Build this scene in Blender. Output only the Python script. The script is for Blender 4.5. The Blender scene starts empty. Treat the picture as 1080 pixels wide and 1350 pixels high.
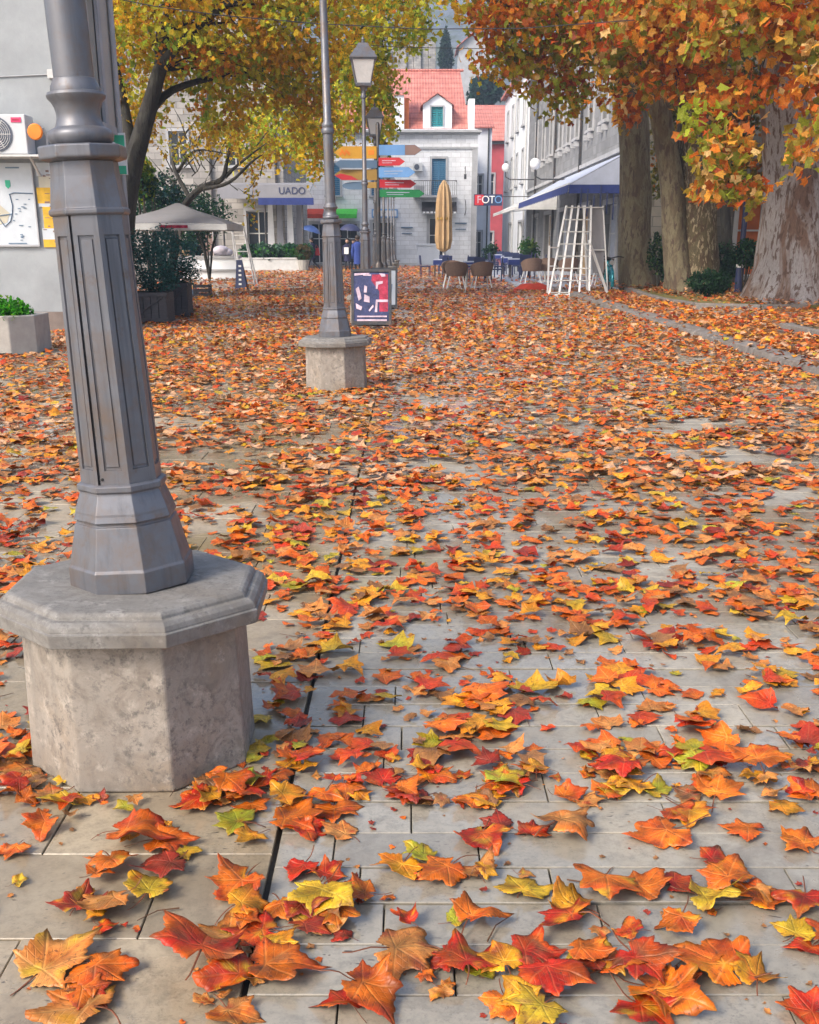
import bpy, math, random
import numpy as np
from mathutils import Vector, Matrix, noise as mnoise

R = math.radians
rng = random.Random(11)
nrg = np.random.default_rng(7)
scene = bpy.context.scene
COL = scene.collection

# ------------------------------------------------------------------ camera, sky, sun, exposure
# layout constants: the plan was first measured on a shorter-lens sketch; depth is rescaled by DEPTH below
CAM_H, FOC, PITCH = 1.40, 1180.0, math.atan(353.0 / 1180.0)
DEPTH, DEPTH0 = 1.297, 0.056
LENS_F, LENS_C = 1500.0, 850.0                     # focal length and principal row in photo pixels (cropped picture)
CAM_PITCH = math.atan((LENS_C - 322.0) / LENS_F)
cam_d = bpy.data.cameras.new("camera")
cam = bpy.data.objects.new("camera", cam_d)
COL.objects.link(cam)
cam.location = (0, 0, 1.385)
cam.rotation_euler = (math.pi / 2 - CAM_PITCH, 0, 0)
cam_d.sensor_fit = 'HORIZONTAL'
cam_d.sensor_width = 36.0
cam_d.lens = 36.0 * LENS_F / 1080.0
cam_d.shift_y = (LENS_C - 675.0) / 1350.0 * 1.25
cam_d.clip_start = 0.05
cam_d.clip_end = 3000
scene.camera = cam

SUN_DIR = Vector((-0.55, -0.52, 0.65)).normalized()
world = bpy.data.worlds.new("World")
scene.world = world
world.use_nodes = True
wn = world.node_tree
wn.nodes.clear()
wo = wn.nodes.new("ShaderNodeOutputWorld")
wb = wn.nodes.new("ShaderNodeBackground")
ws = wn.nodes.new("ShaderNodeTexSky")
ws.sky_type = 'NISHITA'
ws.sun_disc = False
ws.sun_elevation = math.asin(SUN_DIR.z)
ws.sun_rotation = math.atan2(SUN_DIR.x, SUN_DIR.y)
ws.air_density = 0.9
ws.dust_density = 4.0
ws.ozone_density = 1.0
wb.inputs["Strength"].default_value = 0.13
wn.links.new(ws.outputs[0], wb.inputs[0])
wn.links.new(wb.outputs[0], wo.inputs[0])

sun_d = bpy.data.lights.new("sun", 'SUN')
sun = bpy.data.objects.new("sun", sun_d)
COL.objects.link(sun)
sun.rotation_euler = (-SUN_DIR).to_track_quat('-Z', 'Y').to_euler()
sun_d.energy = 1.4
sun_d.angle = R(20)
sun_d.color = (1.0, 0.93, 0.82)

scene.view_settings.view_transform = 'Standard'
scene.view_settings.look = 'None'
scene.view_settings.exposure = 1.2
scene.view_settings.gamma = 1.0
scene.view_settings.use_curve_mapping = False
scene.render.engine = 'CYCLES'
scene.cycles.use_denoising = True
scene.cycles.max_bounces = 6
scene.cycles.diffuse_bounces = 3
scene.cycles.glossy_bounces = 3
scene.cycles.transmission_bounces = 4
scene.cycles.sample_clamp_indirect = 6

# ------------------------------------------------------------------ geometry helpers
def ray(px, py):
    a = (px - 540.0) / FOC
    b = (675.0 - py) / FOC
    return Vector((a, math.cos(PITCH) + b * math.sin(PITCH), -math.sin(PITCH) + b * math.cos(PITCH)))

def at(px, py, Y):
    d = ray(px, py)
    return Vector((0, 0, CAM_H)) + d * (Y / d.y)

def gr(px, py, h=0.0):
    d = ray(px, py)
    return Vector((0, 0, CAM_H)) + d * ((h - CAM_H) / d.z)

HAZE = 0.0008
ORIG = {}

def tag(o, label=None, cat=None, group=None, kind=None):
    if label: o["label"] = label
    if cat: o["category"] = cat
    if group: o["group"] = group
    if kind: o["kind"] = kind
    return o

def empty(name, loc, label=None, cat=None, group=None):
    o = bpy.data.objects.new(name, None)
    COL.objects.link(o)
    o.location = loc
    o.empty_display_size = 0.2
    ORIG[o.name] = Vector(loc)
    return tag(o, label, cat, group)

def link_mesh(name, me, mat, parent, origin):
    o = bpy.data.objects.new(name, me)
    COL.objects.link(o)
    if mat is not None and len(me.materials) == 0:
        for m in (mat if isinstance(mat, (list, tuple)) else [mat]):
            me.materials.append(m)
    if parent is not None:
        o.parent = parent
    else:
        o.location = origin
    ORIG[o.name] = Vector(origin)
    return o

class MB:
    def __init__(s):
        s.v, s.f, s.mi = [], [], []
        s.M = None
        s.cur = 0
    def add(s, pts, faces):
        n = len(s.v)
        if s.M is not None:
            pts = [s.M @ Vector(p) for p in pts]
        s.v.extend([tuple(p) for p in pts])
        for f in faces:
            s.f.append(tuple(i + n for i in f))
            s.mi.append(s.cur)
        return s
    def poly(s, pts):
        return s.add(pts, [tuple(range(len(pts)))])
    def box(s, c, d, rz=0, rx=0, ry=0):
        x, y, z = d[0] / 2, d[1] / 2, d[2] / 2
        m = Matrix.Translation(c) @ Matrix.Rotation(rz, 4, 'Z') @ Matrix.Rotation(ry, 4, 'Y') @ Matrix.Rotation(rx, 4, 'X')
        p = [m @ Vector(q) for q in ((-x, -y, -z), (x, -y, -z), (x, y, -z), (-x, y, -z), (-x, -y, z), (x, -y, z), (x, y, z), (-x, y, z))]
        return s.add(p, [(0, 3, 2, 1), (4, 5, 6, 7), (0, 1, 5, 4), (1, 2, 6, 5), (2, 3, 7, 6), (3, 0, 4, 7)])
    def bar(s, a, b, w, t=None):
        a, b = Vector(a), Vector(b)
        t = t or w
        d = (b - a)
        q = d.to_track_quat('Z', 'Y').to_matrix().to_4x4()
        m = Matrix.Translation((a + b) / 2) @ q
        L = d.length / 2
        p = [m @ Vector((sx * w / 2, sy * t / 2, sz * L)) for sz in (-1, 1) for sx, sy in ((-1, -1), (1, -1), (1, 1), (-1, 1))]
        return s.add(p, [(0, 3, 2, 1), (4, 5, 6, 7), (0, 1, 5, 4), (1, 2, 6, 5), (2, 3, 7, 6), (3, 0, 4, 7)])
    def lathe(s, prof, n=16, c=(0, 0, 0), phase=0.0, caps=True, sx=1, sy=1):
        c = Vector(c)
        p = []
        for (r, z) in prof:
            for k in range(n):
                a = phase + 2 * math.pi * k / n
                p.append(c + Vector((r * math.cos(a) * sx, r * math.sin(a) * sy, z)))
        f = []
        for i in range(len(prof) - 1):
            for k in range(n):
                k2 = (k + 1) % n
                f.append((i * n + k, i * n + k2, (i + 1) * n + k2, (i + 1) * n + k))
        if caps:
            f.append(tuple(range(n - 1, -1, -1)))
            f.append(tuple(range((len(prof) - 1) * n, len(prof) * n)))
        return s.add(p, f)
    def oct(s, prof, c=(0, 0, 0), caps=True):
        k = 1 / math.cos(math.pi / 8)
        return s.lathe([(a * k, z) for a, z in prof], 8, c, math.pi / 8, caps)
    def tube(s, pts, rad, n=6, caps=True, rough=0.0):
        pts = [Vector(p) for p in pts]
        if not isinstance(rad, (list, tuple)):
            rad = [rad] * len(pts)
        p, f = [], []
        prevx = None
        for i, q in enumerate(pts):
            t = (pts[min(i + 1, len(pts) - 1)] - pts[max(i - 1, 0)])
            t = t.normalized() if t.length > 1e-9 else Vector((0, 0, 1))
            if prevx is None:
                ref = Vector((1, 0, 0)) if abs(t.x) < 0.9 else Vector((0, 1, 0))
            else:
                ref = prevx
            x = (ref - t * ref.dot(t)).normalized()
            prevx = x
            y = t.cross(x)
            for k in range(n):
                a = 2 * math.pi * k / n
                r = rad[i]
                d = x * math.cos(a) + y * math.sin(a)
                if rough:
                    r *= 1 + rough * mnoise.noise(q * 1.3 + d * 2.2)
                p.append(q + d * r)
        for i in range(len(pts) - 1):
            for k in range(n):
                k2 = (k + 1) % n
                f.append((i * n + k, i * n + k2, (i + 1) * n + k2, (i + 1) * n + k))
        if caps:
            f.append(tuple(range(n - 1, -1, -1)))
            f.append(tuple(range((len(pts) - 1) * n, len(pts) * n)))
        return s.add(p, f)
    def extr(s, pts, vec):
        n = len(pts)
        pts = [Vector(p) for p in pts]
        vec = Vector(vec)
        q = pts + [p + vec for p in pts]
        f = [tuple(range(n - 1, -1, -1)), tuple(range(n, 2 * n))]
        for i in range(n):
            j = (i + 1) % n
            f.append((i, j, n + j, n + i))
        return s.add(q, f)
    def sphere(s, c, r, n=12, m=8, sz=1.0):
        prof = [(max(r * math.sin(math.pi * i / m), 1e-4), -r * sz * math.cos(math.pi * i / m)) for i in range(m + 1)]
        return s.lathe(prof, n, c, caps=False)
    def build(s, name, mat, parent=None, origin=None, smooth=False, bevel=0):
        if parent is not None:
            origin = ORIG[parent.name]
        elif origin is None:
            vs = np.array(s.v)
            origin = Vector(((vs[:, 0].min() + vs[:, 0].max()) / 2, (vs[:, 1].min() + vs[:, 1].max()) / 2, vs[:, 2].min()))
        origin = Vector(origin)
        me = bpy.data.meshes.new(name)
        me.from_pydata([(a - origin.x, b - origin.y, c - origin.z) for a, b, c in s.v], [], s.f)
        if any(s.mi):
            me.polygons.foreach_set("material_index", s.mi)
        if smooth:
            me.polygons.foreach_set("use_smooth", [True] * len(me.polygons))
            try: me.set_sharp_from_angle(angle=R(40))
            except Exception: pass
        me.update()
        o = link_mesh(name, me, mat, parent, origin)
        if bevel:
            b = o.modifiers.new("bevel", 'BEVEL')
            b.width = bevel; b.segments = 2; b.limit_method = 'ANGLE'; b.angle_limit = R(25)
        return o

def kids(o):
    return [c for c in bpy.data.objects if c.parent == o]

def copy_tree(o, parent=None, childmap=None):
    c = o.copy()
    COL.objects.link(c)
    ORIG[c.name] = ORIG.get(o.name, Vector())
    if parent is not None:
        c.parent = parent
    for ch in kids(o):
        copy_tree(ch, c)
    return c

def text(body, size, loc, rot, mat, parent=None, name="lettering", extrude=0.004, align='CENTER'):
    cu = bpy.data.curves.new(name, 'FONT')
    cu.body = body; cu.size = size; cu.extrude = extrude; cu.align_x = align; cu.align_y = 'CENTER'
    t = bpy.data.objects.new("tmp_text", cu)
    COL.objects.link(t)
    bpy.context.view_layer.update()
    me = bpy.data.meshes.new_from_object(t.evaluated_get(bpy.context.evaluated_depsgraph_get()))
    COL.objects.unlink(t); bpy.data.objects.remove(t)
    org = ORIG[parent.name] if parent is not None else Vector()
    m = Matrix.Translation(Vector(loc) - org) @ Matrix.Rotation(rot[2], 4, 'Z') @ Matrix.Rotation(rot[1], 4, 'Y') @ Matrix.Rotation(rot[0], 4, 'X')
    me.transform(m)
    me.name = name
    me.materials.clear(); me.materials.append(mat)
    o = bpy.data.objects.new(name, me)
    COL.objects.link(o)
    if parent is not None: o.parent = parent
    ORIG[o.name] = org
    return o

# ------------------------------------------------------------------ material helpers
def new_mat(name):
    m = bpy.data.materials.new(name)
    m.use_nodes = True
    nt = m.node_tree
    b = nt.nodes["Principled BSDF"]
    return m, nt, b

def N(nt, t, **kw):
    n = nt.nodes.new(t)
    for k, v in kw.items():
        if k.startswith("i_"):
            n.inputs[k[2:].replace("_", " ")].default_value = v
        else:
            setattr(n, k, v)
    return n

def mixc(nt, fac, a, b, mode='MIX'):
    n = nt.nodes.new("ShaderNodeMix")
    n.data_type = 'RGBA'; n.blend_type = mode
    for sock, v in ((0, fac), (6, a), (7, b)):
        if hasattr(v, "is_output") or hasattr(v, "links"):
            nt.links.new(v, n.inputs[sock])
        else:
            n.inputs[sock].default_value = (v if sock == 0 else (*v, 1) if len(v) == 3 else v)
    return n.outputs[2]

def ramp(nt, fac, stops):
    n = nt.nodes.new("ShaderNodeValToRGB")
    e = n.color_ramp.elements
    while len(e) > 1: e.remove(e[-1])
    for i, (p, c) in enumerate(stops):
        q = e[0] if i == 0 else e.new(p)
        q.position = p
        q.color = (c, c, c, 1) if isinstance(c, (int, float)) else (*c, 1)
    nt.links.new(fac, n.inputs[0])
    return n.outputs[0]

def math_n(nt, op, a, b=None, c=None, clamp=False):
    n = nt.nodes.new("ShaderNodeMath"); n.operation = op; n.use_clamp = clamp
    for i, v in enumerate((a, b, c)):
        if v is None: continue
        if isinstance(v, (int, float)): n.inputs[i].default_value = v
        else: nt.links.new(v, n.inputs[i])
    return n.outputs[0]

def bump(nt, b, h, strength=0.3, dist=0.01):
    n = nt.nodes.new("ShaderNodeBump")
    n.inputs["Strength"].default_value = strength
    n.inputs["Distance"].default_value = dist
    nt.links.new(h, n.inputs["Height"])
    nt.links.new(n.outputs[0], b.inputs["Normal"])

def coords(nt, kind="Object", scale=None):
    if kind == "World":
        g = nt.nodes.new("ShaderNodeNewGeometry"); o = g.outputs["Position"]
    else:
        o = nt.nodes.new("ShaderNodeTexCoord").outputs[kind]
    if scale:
        m = nt.nodes.new("ShaderNodeMapping"); m.inputs["Scale"].default_value = scale
        nt.links.new(o, m.inputs[0]); o = m.outputs[0]
    return o

def noise(nt, vec, scale, detail=5, rough=0.6, dist=0.0):
    n = nt.nodes.new("ShaderNodeTexNoise")
    n.inputs["Scale"].default_value = scale; n.inputs["Detail"].default_value = detail
    n.inputs["Roughness"].default_value = rough; n.inputs["Distortion"].default_value = dist
    nt.links.new(vec, n.inputs["Vector"])
    return n.outputs[0]

def simple(name, col, rough=0.6, metal=0.0, var=0.18, scale=4.0, bmp=0.0, bscale=40.0, spec=0.5, coord="World", stretch=None):
    m, nt, b = new_mat(name)
    v = coords(nt, coord, stretch)
    n = noise(nt, v, scale)
    lo = tuple(c * (1 - var) for c in col); hi = tuple(min(1, c * (1 + var)) for c in col)
    c = ramp(nt, n, [(0.3, lo), (0.7, hi)])
    nt.links.new(c, b.inputs["Base Color"])
    b.inputs["Metallic"].default_value = metal
    b.inputs["Specular IOR Level"].default_value = spec
    r = ramp(nt, noise(nt, v, scale * 2.3), [(0.3, max(rough - 0.1, 0.02)), (0.7, min(rough + 0.1, 1))])
    nt.links.new(r, b.inputs["Roughness"])
    if bmp:
        bump(nt, b, noise(nt, v, bscale, 4), bmp, 0.01)
    return m

def stone_blocks(name, col, bw=0.55, bh=0.28, mort=(0.25, 0.24, 0.22), var=0.25, msize=0.012, coordscale=1.0):
    m, nt, b = new_mat(name)
    g = coords(nt, "World")
    s = nt.nodes.new("ShaderNodeSeparateXYZ"); nt.links.new(g, s.inputs[0])
    u = math_n(nt, 'ADD', s.outputs[0], s.outputs[1])
    cb = nt.nodes.new("ShaderNodeCombineXYZ"); nt.links.new(u, cb.inputs[0]); nt.links.new(s.outputs[2], cb.inputs[1])
    br = nt.nodes.new("ShaderNodeTexBrick")
    br.inputs["Scale"].default_value = 1.0
    br.inputs["Brick Width"].default_value = bw; br.inputs["Row Height"].default_value = bh
    br.inputs["Mortar Size"].default_value = msize; br.inputs["Mortar Smooth"].default_value = 0.3
    br.inputs["Color1"].default_value = (*[c * (1 - var) for c in col], 1)
    br.inputs["Color2"].default_value = (*[min(1, c * (1 + var)) for c in col], 1)
    br.inputs["Mortar"].default_value = (*mort, 1)
    nt.links.new(cb.outputs[0], br.inputs["Vector"])
    nn = noise(nt, g, 0.9, 8, 0.7)
    c = mixc(nt, ramp(nt, nn, [(0.35, 0.0), (0.75, 0.55)]), br.outputs[0], tuple(c * 0.55 for c in col))
    nt.links.new(c, b.inputs["Base Color"])
    b.inputs["Roughness"].default_value = 0.85
    h = math_n(nt, 'MULTIPLY_ADD', noise(nt, g, 12), 0.4, math_n(nt, 'SUBTRACT', 1.0, br.outputs["Fac"]))
    bump(nt, b, h, 0.6, 0.02)
    return m

M = {}
# --- paving stone, wet in patches
def paving_mat(name, col, warm):
    m, nt, b = new_mat(name)
    g = coords(nt, "World")
    oi = nt.nodes.new("ShaderNodeObjectInfo"); ge = nt.nodes.new("ShaderNodeNewGeometry")
    rnd = math_n(nt, 'FRACT', math_n(nt, 'ADD', oi.outputs["Random"], ge.outputs["Random Per Island"]))
    base = ramp(nt, rnd, [(0.0, tuple(c * 0.82 for c in col)), (0.5, col), (1.0, tuple(min(1, c * 1.18) for c in col))])
    big = noise(nt, g, 2.1, 6, 0.65)
    c = mixc(nt, ramp(nt, big, [(0.42, 0.0), (0.68, 0.75)]), base, warm)
    fine = noise(nt, g, 26, 6, 0.75, 0.4)
    c = mixc(nt, ramp(nt, fine, [(0.46, 0.0), (0.66, 0.62)]), c, tuple(x * 0.5 for x in col))
    vo = nt.nodes.new("ShaderNodeTexVoronoi"); vo.inputs["Scale"].default_value = 42
    mp = nt.nodes.new("ShaderNodeMapping"); mp.inputs["Scale"].default_value = (0.55, 1.5, 1)
    nt.links.new(g, mp.inputs[0])
    wv = nt.nodes.new("ShaderNodeVectorMath"); wv.operation = 'ADD'
    nz = nt.nodes.new("ShaderNodeTexNoise"); nz.inputs["Scale"].default_value = 14; nt.links.new(g, nz.inputs["Vector"])
    sc = nt.nodes.new("ShaderNodeVectorMath"); sc.operation = 'SCALE'; sc.inputs[3].default_value = 0.06
    nt.links.new(nz.outputs[1], sc.inputs[0]); nt.links.new(mp.outputs[0], wv.inputs[0]); nt.links.new(sc.outputs[0], wv.inputs[1])
    nt.links.new(wv.outputs[0], vo.inputs["Vector"])
    sp2 = noise(nt, g, 85, 4, 0.8)
    c = mixc(nt, math_n(nt, 'MULTIPLY', ramp(nt, sp2, [(0.52, 0.0), (0.64, 0.6)]), ramp(nt, noise(nt, g, 4.1, 4, 0.7), [(0.38, 0.1), (0.62, 1.0)])), c, tuple(x * 0.32 for x in col))
    stn = noise(nt, g, 1.4, 7, 0.75, 1.2)
    c = mixc(nt, ramp(nt, stn, [(0.52, 0.0), (0.63, 0.45)]), c, (0.13, 0.10, 0.07))
    pm = math_n(nt, 'MULTIPLY', ramp(nt, vo.outputs["Distance"], [(0.10, 1.0), (0.2, 0.0)]), ramp(nt, noise(nt, g, 3.3), [(0.5, 0.0), (0.62, 1.0)]))
    c = mixc(nt, pm, c, (0.035, 0.033, 0.032))
    wet = noise(nt, g, 0.75, 4, 0.55)
    wf = ramp(nt, wet, [(0.40, 0.0), (0.52, 1.0)])
    c = mixc(nt, math_n(nt, 'MULTIPLY', wf, 0.30), c, tuple(x * 0.45 for x in col))
    nt.links.new(c, b.inputs["Base Color"])
    rr = math_n(nt, 'ADD', ramp(nt, wf, [(0.0, 0.44), (1.0, 0.05)]), math_n(nt, 'MULTIPLY', fine, math_n(nt, 'SUBTRACT', 0.2, math_n(nt, 'MULTIPLY', wf, 0.12))))
    nt.links.new(rr, b.inputs["Roughness"])
    b.inputs["Specular IOR Level"].default_value = 1.0
    hh = math_n(nt, 'SUBTRACT', math_n(nt, 'MULTIPLY', fine, 0.6), pm)
    hh = math_n(nt, 'MULTIPLY', hh, math_n(nt, 'SUBTRACT', 1.0, math_n(nt, 'MULTIPLY', wf, 0.88)))
    bump(nt, b, hh, 0.28, 0.006)
    return m
M['strip'] = paving_mat("paving_strip_stone", (0.37, 0.34, 0.275), (0.30, 0.25, 0.175))
M['slab'] = paving_mat("paving_slab_stone", (0.38, 0.315, 0.22), (0.26, 0.19, 0.11))
M['joint'] = simple("joint_dirt", (0.045, 0.038, 0.03), 0.7, var=0.4, scale=20)
M['plaza'] = paving_mat("plaza_stone", (0.46, 0.405, 0.33), (0.38, 0.32, 0.25))

# --- limestone of plinths and kerbs
def limestone(name, col):
    m, nt, b = new_mat(name)
    g = coords(nt, "Object")
    base = ramp(nt, noise(nt, g, 5, 6, 0.7), [(0.3, tuple(c * 0.72 for c in col)), (0.7, tuple(c * 1.12 for c in col))])
    br = ramp(nt, noise(nt, g, 2.2, 5, 0.6, 0.6), [(0.48, 0.0), (0.68, 0.8)])
    c = mixc(nt, br, base, (col[0] * 0.72, col[1] * 0.58, col[2] * 0.42))
    f = noise(nt, g, 40, 7, 0.8)
    mot = noise(nt, g, 11, 7, 0.75, 0.8)
    c = mixc(nt, ramp(nt, mot, [(0.46, 0.0), (0.62, 0.7)]), c, (col[0] * 0.55, col[1] * 0.52, col[2] * 0.5))
    c = mixc(nt, ramp(nt, noise(nt, g, 17, 6, 0.7), [(0.55, 0.0), (0.68, 0.6)]), c, tuple(min(1, x * 1.5) for x in col))
    patch = ramp(nt, noise(nt, g, 4.4, 3), [(0.36, 0.25), (0.56, 1.0)])
    c = mixc(nt, math_n(nt, 'MULTIPLY', ramp(nt, f, [(0.5, 0.0), (0.62, 0.8)]), patch), c, (0.09, 0.085, 0.08))
    # weather streaks running down
    st = noise(nt, coords(nt, "Object", (16, 16, 1.1)), 1.0, 4, 0.6)
    c = mixc(nt, ramp(nt, st, [(0.52, 0.0), (0.75, 0.5)]), c, (0.12, 0.115, 0.11))
    nt.links.new(c, b.inputs["Base Color"])
    b.inputs["Roughness"].default_value = 0.62
    bump(nt, b, f, 0.4, 0.006)
    return m
M['limestone'] = limestone("limestone", (0.32, 0.285, 0.245))
M['cap_stone'] = limestone("weathered_cap_stone", (0.225, 0.215, 0.20))
M['kerb'] = limestone("kerb_stone", (0.22, 0.20, 0.185))

# --- painted iron
def iron(name, col):
    m, nt, b = new_mat(name)
    g = coords(nt, "Object")
    c = ramp(nt, noise(nt, g, 3, 6, 0.65), [(0.3, tuple(x * 0.82 for x in col)), (0.7, tuple(x * 1.15 for x in col))])
    sp = ramp(nt, noise(nt, g, 14, 5, 0.7), [(0.60, 0.0), (0.72, 0.7)])
    c = mixc(nt, sp, c, (0.12, 0.075, 0.045))
    dr = noise(nt, coords(nt, "Object", (30, 30, 1.6)), 1.0, 5, 0.65)
    c = mixc(nt, ramp(nt, dr, [(0.50, 0.0), (0.72, 0.6)]), c, tuple(x * 0.42 for x in col))
    gr_ = noise(nt, g, 5.5, 7, 0.72)
    c = mixc(nt, ramp(nt, gr_, [(0.47, 0.0), (0.66, 0.75)]), c, (0.15, 0.105, 0.075))
    nt.links.new(c, b.inputs["Base Color"])
    b.inputs["Metallic"].default_value = 0.35
    nt.links.new(ramp(nt, noise(nt, g, 9), [(0.3, 0.32), (0.7, 0.52)]), b.inputs["Roughness"])
    bump(nt, b, noise(nt, g, 60, 3), 0.08, 0.004)
    return m
M['iron'] = iron("grey_painted_iron", (0.14, 0.145, 0.165))
M['dark_iron'] = iron("dark_painted_iron", (0.05, 0.053, 0.06))
M['gap'] = simple("dark_gap", (0.012, 0.012, 0.014), 0.8)

M['plaster'] = simple("grey_plaster", (0.31, 0.33, 0.345), 0.85, var=0.22, scale=0.9, bmp=0.45, bscale=14)
M['plaster_side'] = simple("beige_plaster", (0.42, 0.40, 0.36), 0.85, var=0.1, scale=1.1, bmp=0.25, bscale=25)
M['brown_base'] = simple("brown_skirting", (0.19, 0.15, 0.13), 0.8, var=0.2)
M['white'] = simple("white_paint", (0.74, 0.75, 0.76), 0.5, var=0.06)
M['offwhite'] = simple("off_white", (0.55, 0.55, 0.54), 0.6, var=0.12)
M['white_stone'] = stone_blocks("white_ashlar", (0.78, 0.80, 0.83), 0.7, 0.33, (0.5, 0.5, 0.52), 0.08)
M['white_render'] = simple("white_render", (0.76, 0.79, 0.83), 0.9, var=0.10, scale=0.7)
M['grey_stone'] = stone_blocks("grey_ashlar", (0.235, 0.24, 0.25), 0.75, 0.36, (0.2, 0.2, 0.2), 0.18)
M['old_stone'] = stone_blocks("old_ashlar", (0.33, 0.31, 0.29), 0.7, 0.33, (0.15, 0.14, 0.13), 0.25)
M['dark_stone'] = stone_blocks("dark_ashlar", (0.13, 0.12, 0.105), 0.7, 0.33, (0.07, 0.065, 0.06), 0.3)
M['trim_stone'] = simple("trim_stone", (0.38, 0.385, 0.40), 0.8, var=0.15, scale=2)
M['red_wall'] = simple("red_wall", (0.42, 0.07, 0.085), 0.85, var=0.15, scale=1)
M['teal'] = simple("teal_shutter", (0.02, 0.22, 0.25), 0.5, var=0.1)
M['blue_shutter'] = simple("blue_shutter", (0.05, 0.17, 0.30), 0.5, var=0.1)
M['dark_glass'] = simple("dark_glass", (0.03, 0.035, 0.045), 0.12, var=0.2, scale=1)
M['dark_wood'] = simple("dark_wood", (0.045, 0.04, 0.045), 0.6, var=0.35, scale=6, stretch=(1, 1, 6))
M['navy'] = simple("navy_paint", (0.02, 0.03, 0.09), 0.5)
M['navy_cloth'] = simple("navy_cloth", (0.02, 0.035, 0.16), 0.85)
M['wicker'] = simple("brown_wicker", (0.20, 0.13, 0.10), 0.8, var=0.3, scale=40, bmp=0.5, bscale=90)
M['beige_cloth'] = simple("beige_cloth", (0.38, 0.255, 0.135), 0.9, var=0.15)
M['grey_cloth'] = simple("grey_cloth", (0.23, 0.23, 0.25), 0.9, var=0.1, scale=1.5)
M['pale_cloth'] = simple("pale_cloth", (0.40, 0.44, 0.55), 0.85, var=0.08)
M['red'] = simple("red_paint", (0.50, 0.02, 0.03), 0.45, var=0.1)
M['red_cloth'] = simple("red_cloth", (0.48, 0.045, 0.02), 0.9, var=0.2)
M['green_paint'] = simple("green_paint", (0.015, 0.20, 0.06), 0.45)
M['bright_green'] = simple("bright_green_cloth", (0.06, 0.55, 0.05), 0.7)
M['mint'] = simple("mint_green", (0.03, 0.42, 0.24), 0.5)
M['sky_blue'] = simple("light_blue_paint", (0.13, 0.29, 0.56), 0.45, var=0.1)
M['slate_blue'] = simple("slate_blue_paint", (0.11, 0.18, 0.27), 0.45, var=0.1)
M['amber'] = simple("amber_paint", (0.60, 0.30, 0.02), 0.45, var=0.1)
M['ochre'] = simple("ochre_paint", (0.34, 0.20, 0.04), 0.5, var=0.12)
M['brown_paint'] = simple("brown_paint", (0.22, 0.14, 0.12), 0.5, var=0.1)
M['orange'] = simple("orange_paint", (0.75, 0.20, 0.01), 0.5)
M['concrete'] = simple("concrete", (0.36, 0.34, 0.31), 0.85, var=0.15, scale=6, bmp=0.3)
M['ac_white'] = simple("ac_white", (0.52, 0.54, 0.56), 0.5, var=0.05)
M['ac_grille'] = simple("ac_grille", (0.07, 0.085, 0.12), 0.5)
M['magenta'] = simple("magenta_print", (0.55, 0.03, 0.12), 0.5)
M['paper'] = simple("printed_paper", (0.52, 0.56, 0.60), 0.6, var=0.08, scale=3)
M['paper_tan'] = simple("tan_print", (0.50, 0.46, 0.36), 0.6, var=0.12, scale=3)
M['ink'] = simple("ink", (0.05, 0.06, 0.09), 0.6)
M['yellow_print'] = simple("yellow_print", (0.62, 0.36, 0.02), 0.6, var=0.2, scale=9)
M['poster_blue'] = simple("poster_blue", (0.035, 0.04, 0.11), 0.25, var=0.5, scale=6)
M['poster_red'] = simple("poster_red", (0.33, 0.02, 0.05), 0.25, var=0.5, scale=8)
M['poster_pink'] = simple("poster_pink", (0.55, 0.42, 0.50), 0.3, var=0.3, scale=8)
M['pane'] = simple("frosted_lantern_glass", (0.48, 0.47, 0.46), 0.25, var=0.08)
M['globe'] = simple("white_globe", (0.75, 0.76, 0.78), 0.3, var=0.04)
M['teal_bike'] = simple("teal_metal", (0.02, 0.27, 0.34), 0.3, metal=0.3)
M['rubber'] = simple("rubber", (0.02, 0.02, 0.022), 0.8)
M['wire'] = simple("wire_black", (0.03, 0.03, 0.035), 0.6)
M['skin'] = simple("skin", (0.45, 0.27, 0.2), 0.6)
M['coat_dark'] = simple("dark_coat", (0.02, 0.02, 0.06), 0.9)
M['coat_blue'] = simple("blue_coat", (0.025, 0.05, 0.22), 0.85)
M['trousers'] = simple("dark_trousers", (0.018, 0.02, 0.03), 0.9)
M['umbrella_blue'] = simple("umbrella_blue", (0.07, 0.13, 0.36), 0.5)
M['umbrella_dark'] = simple("umbrella_dark", (0.03, 0.035, 0.09), 0.5)
M['hair'] = simple("dark_hair", (0.03, 0.02, 0.015), 0.7)
M['soil'] = simple("bed_soil", (0.10, 0.075, 0.03), 0.95, var=0.4, scale=6, bmp=0.6, bscale=30)
M['moss'] = simple("mossy_ground", (0.15, 0.13, 0.03), 0.95, var=0.5, scale=4, bmp=0.6, bscale=30)
M['deck'] = simple("grey_deck", (0.36, 0.38, 0.43), 0.5, var=0.12)
M['ground'] = simple("ground", (0.20, 0.19, 0.16), 0.95, var=0.3, scale=0.3)
M['shop_orange'] = simple("orange_shopfront", (0.55, 0.13, 0.02), 0.6, var=0.3, scale=1.3)
M['bottle'] = simple("pale_bundle", (0.5, 0.46, 0.52), 0.8)

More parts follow.
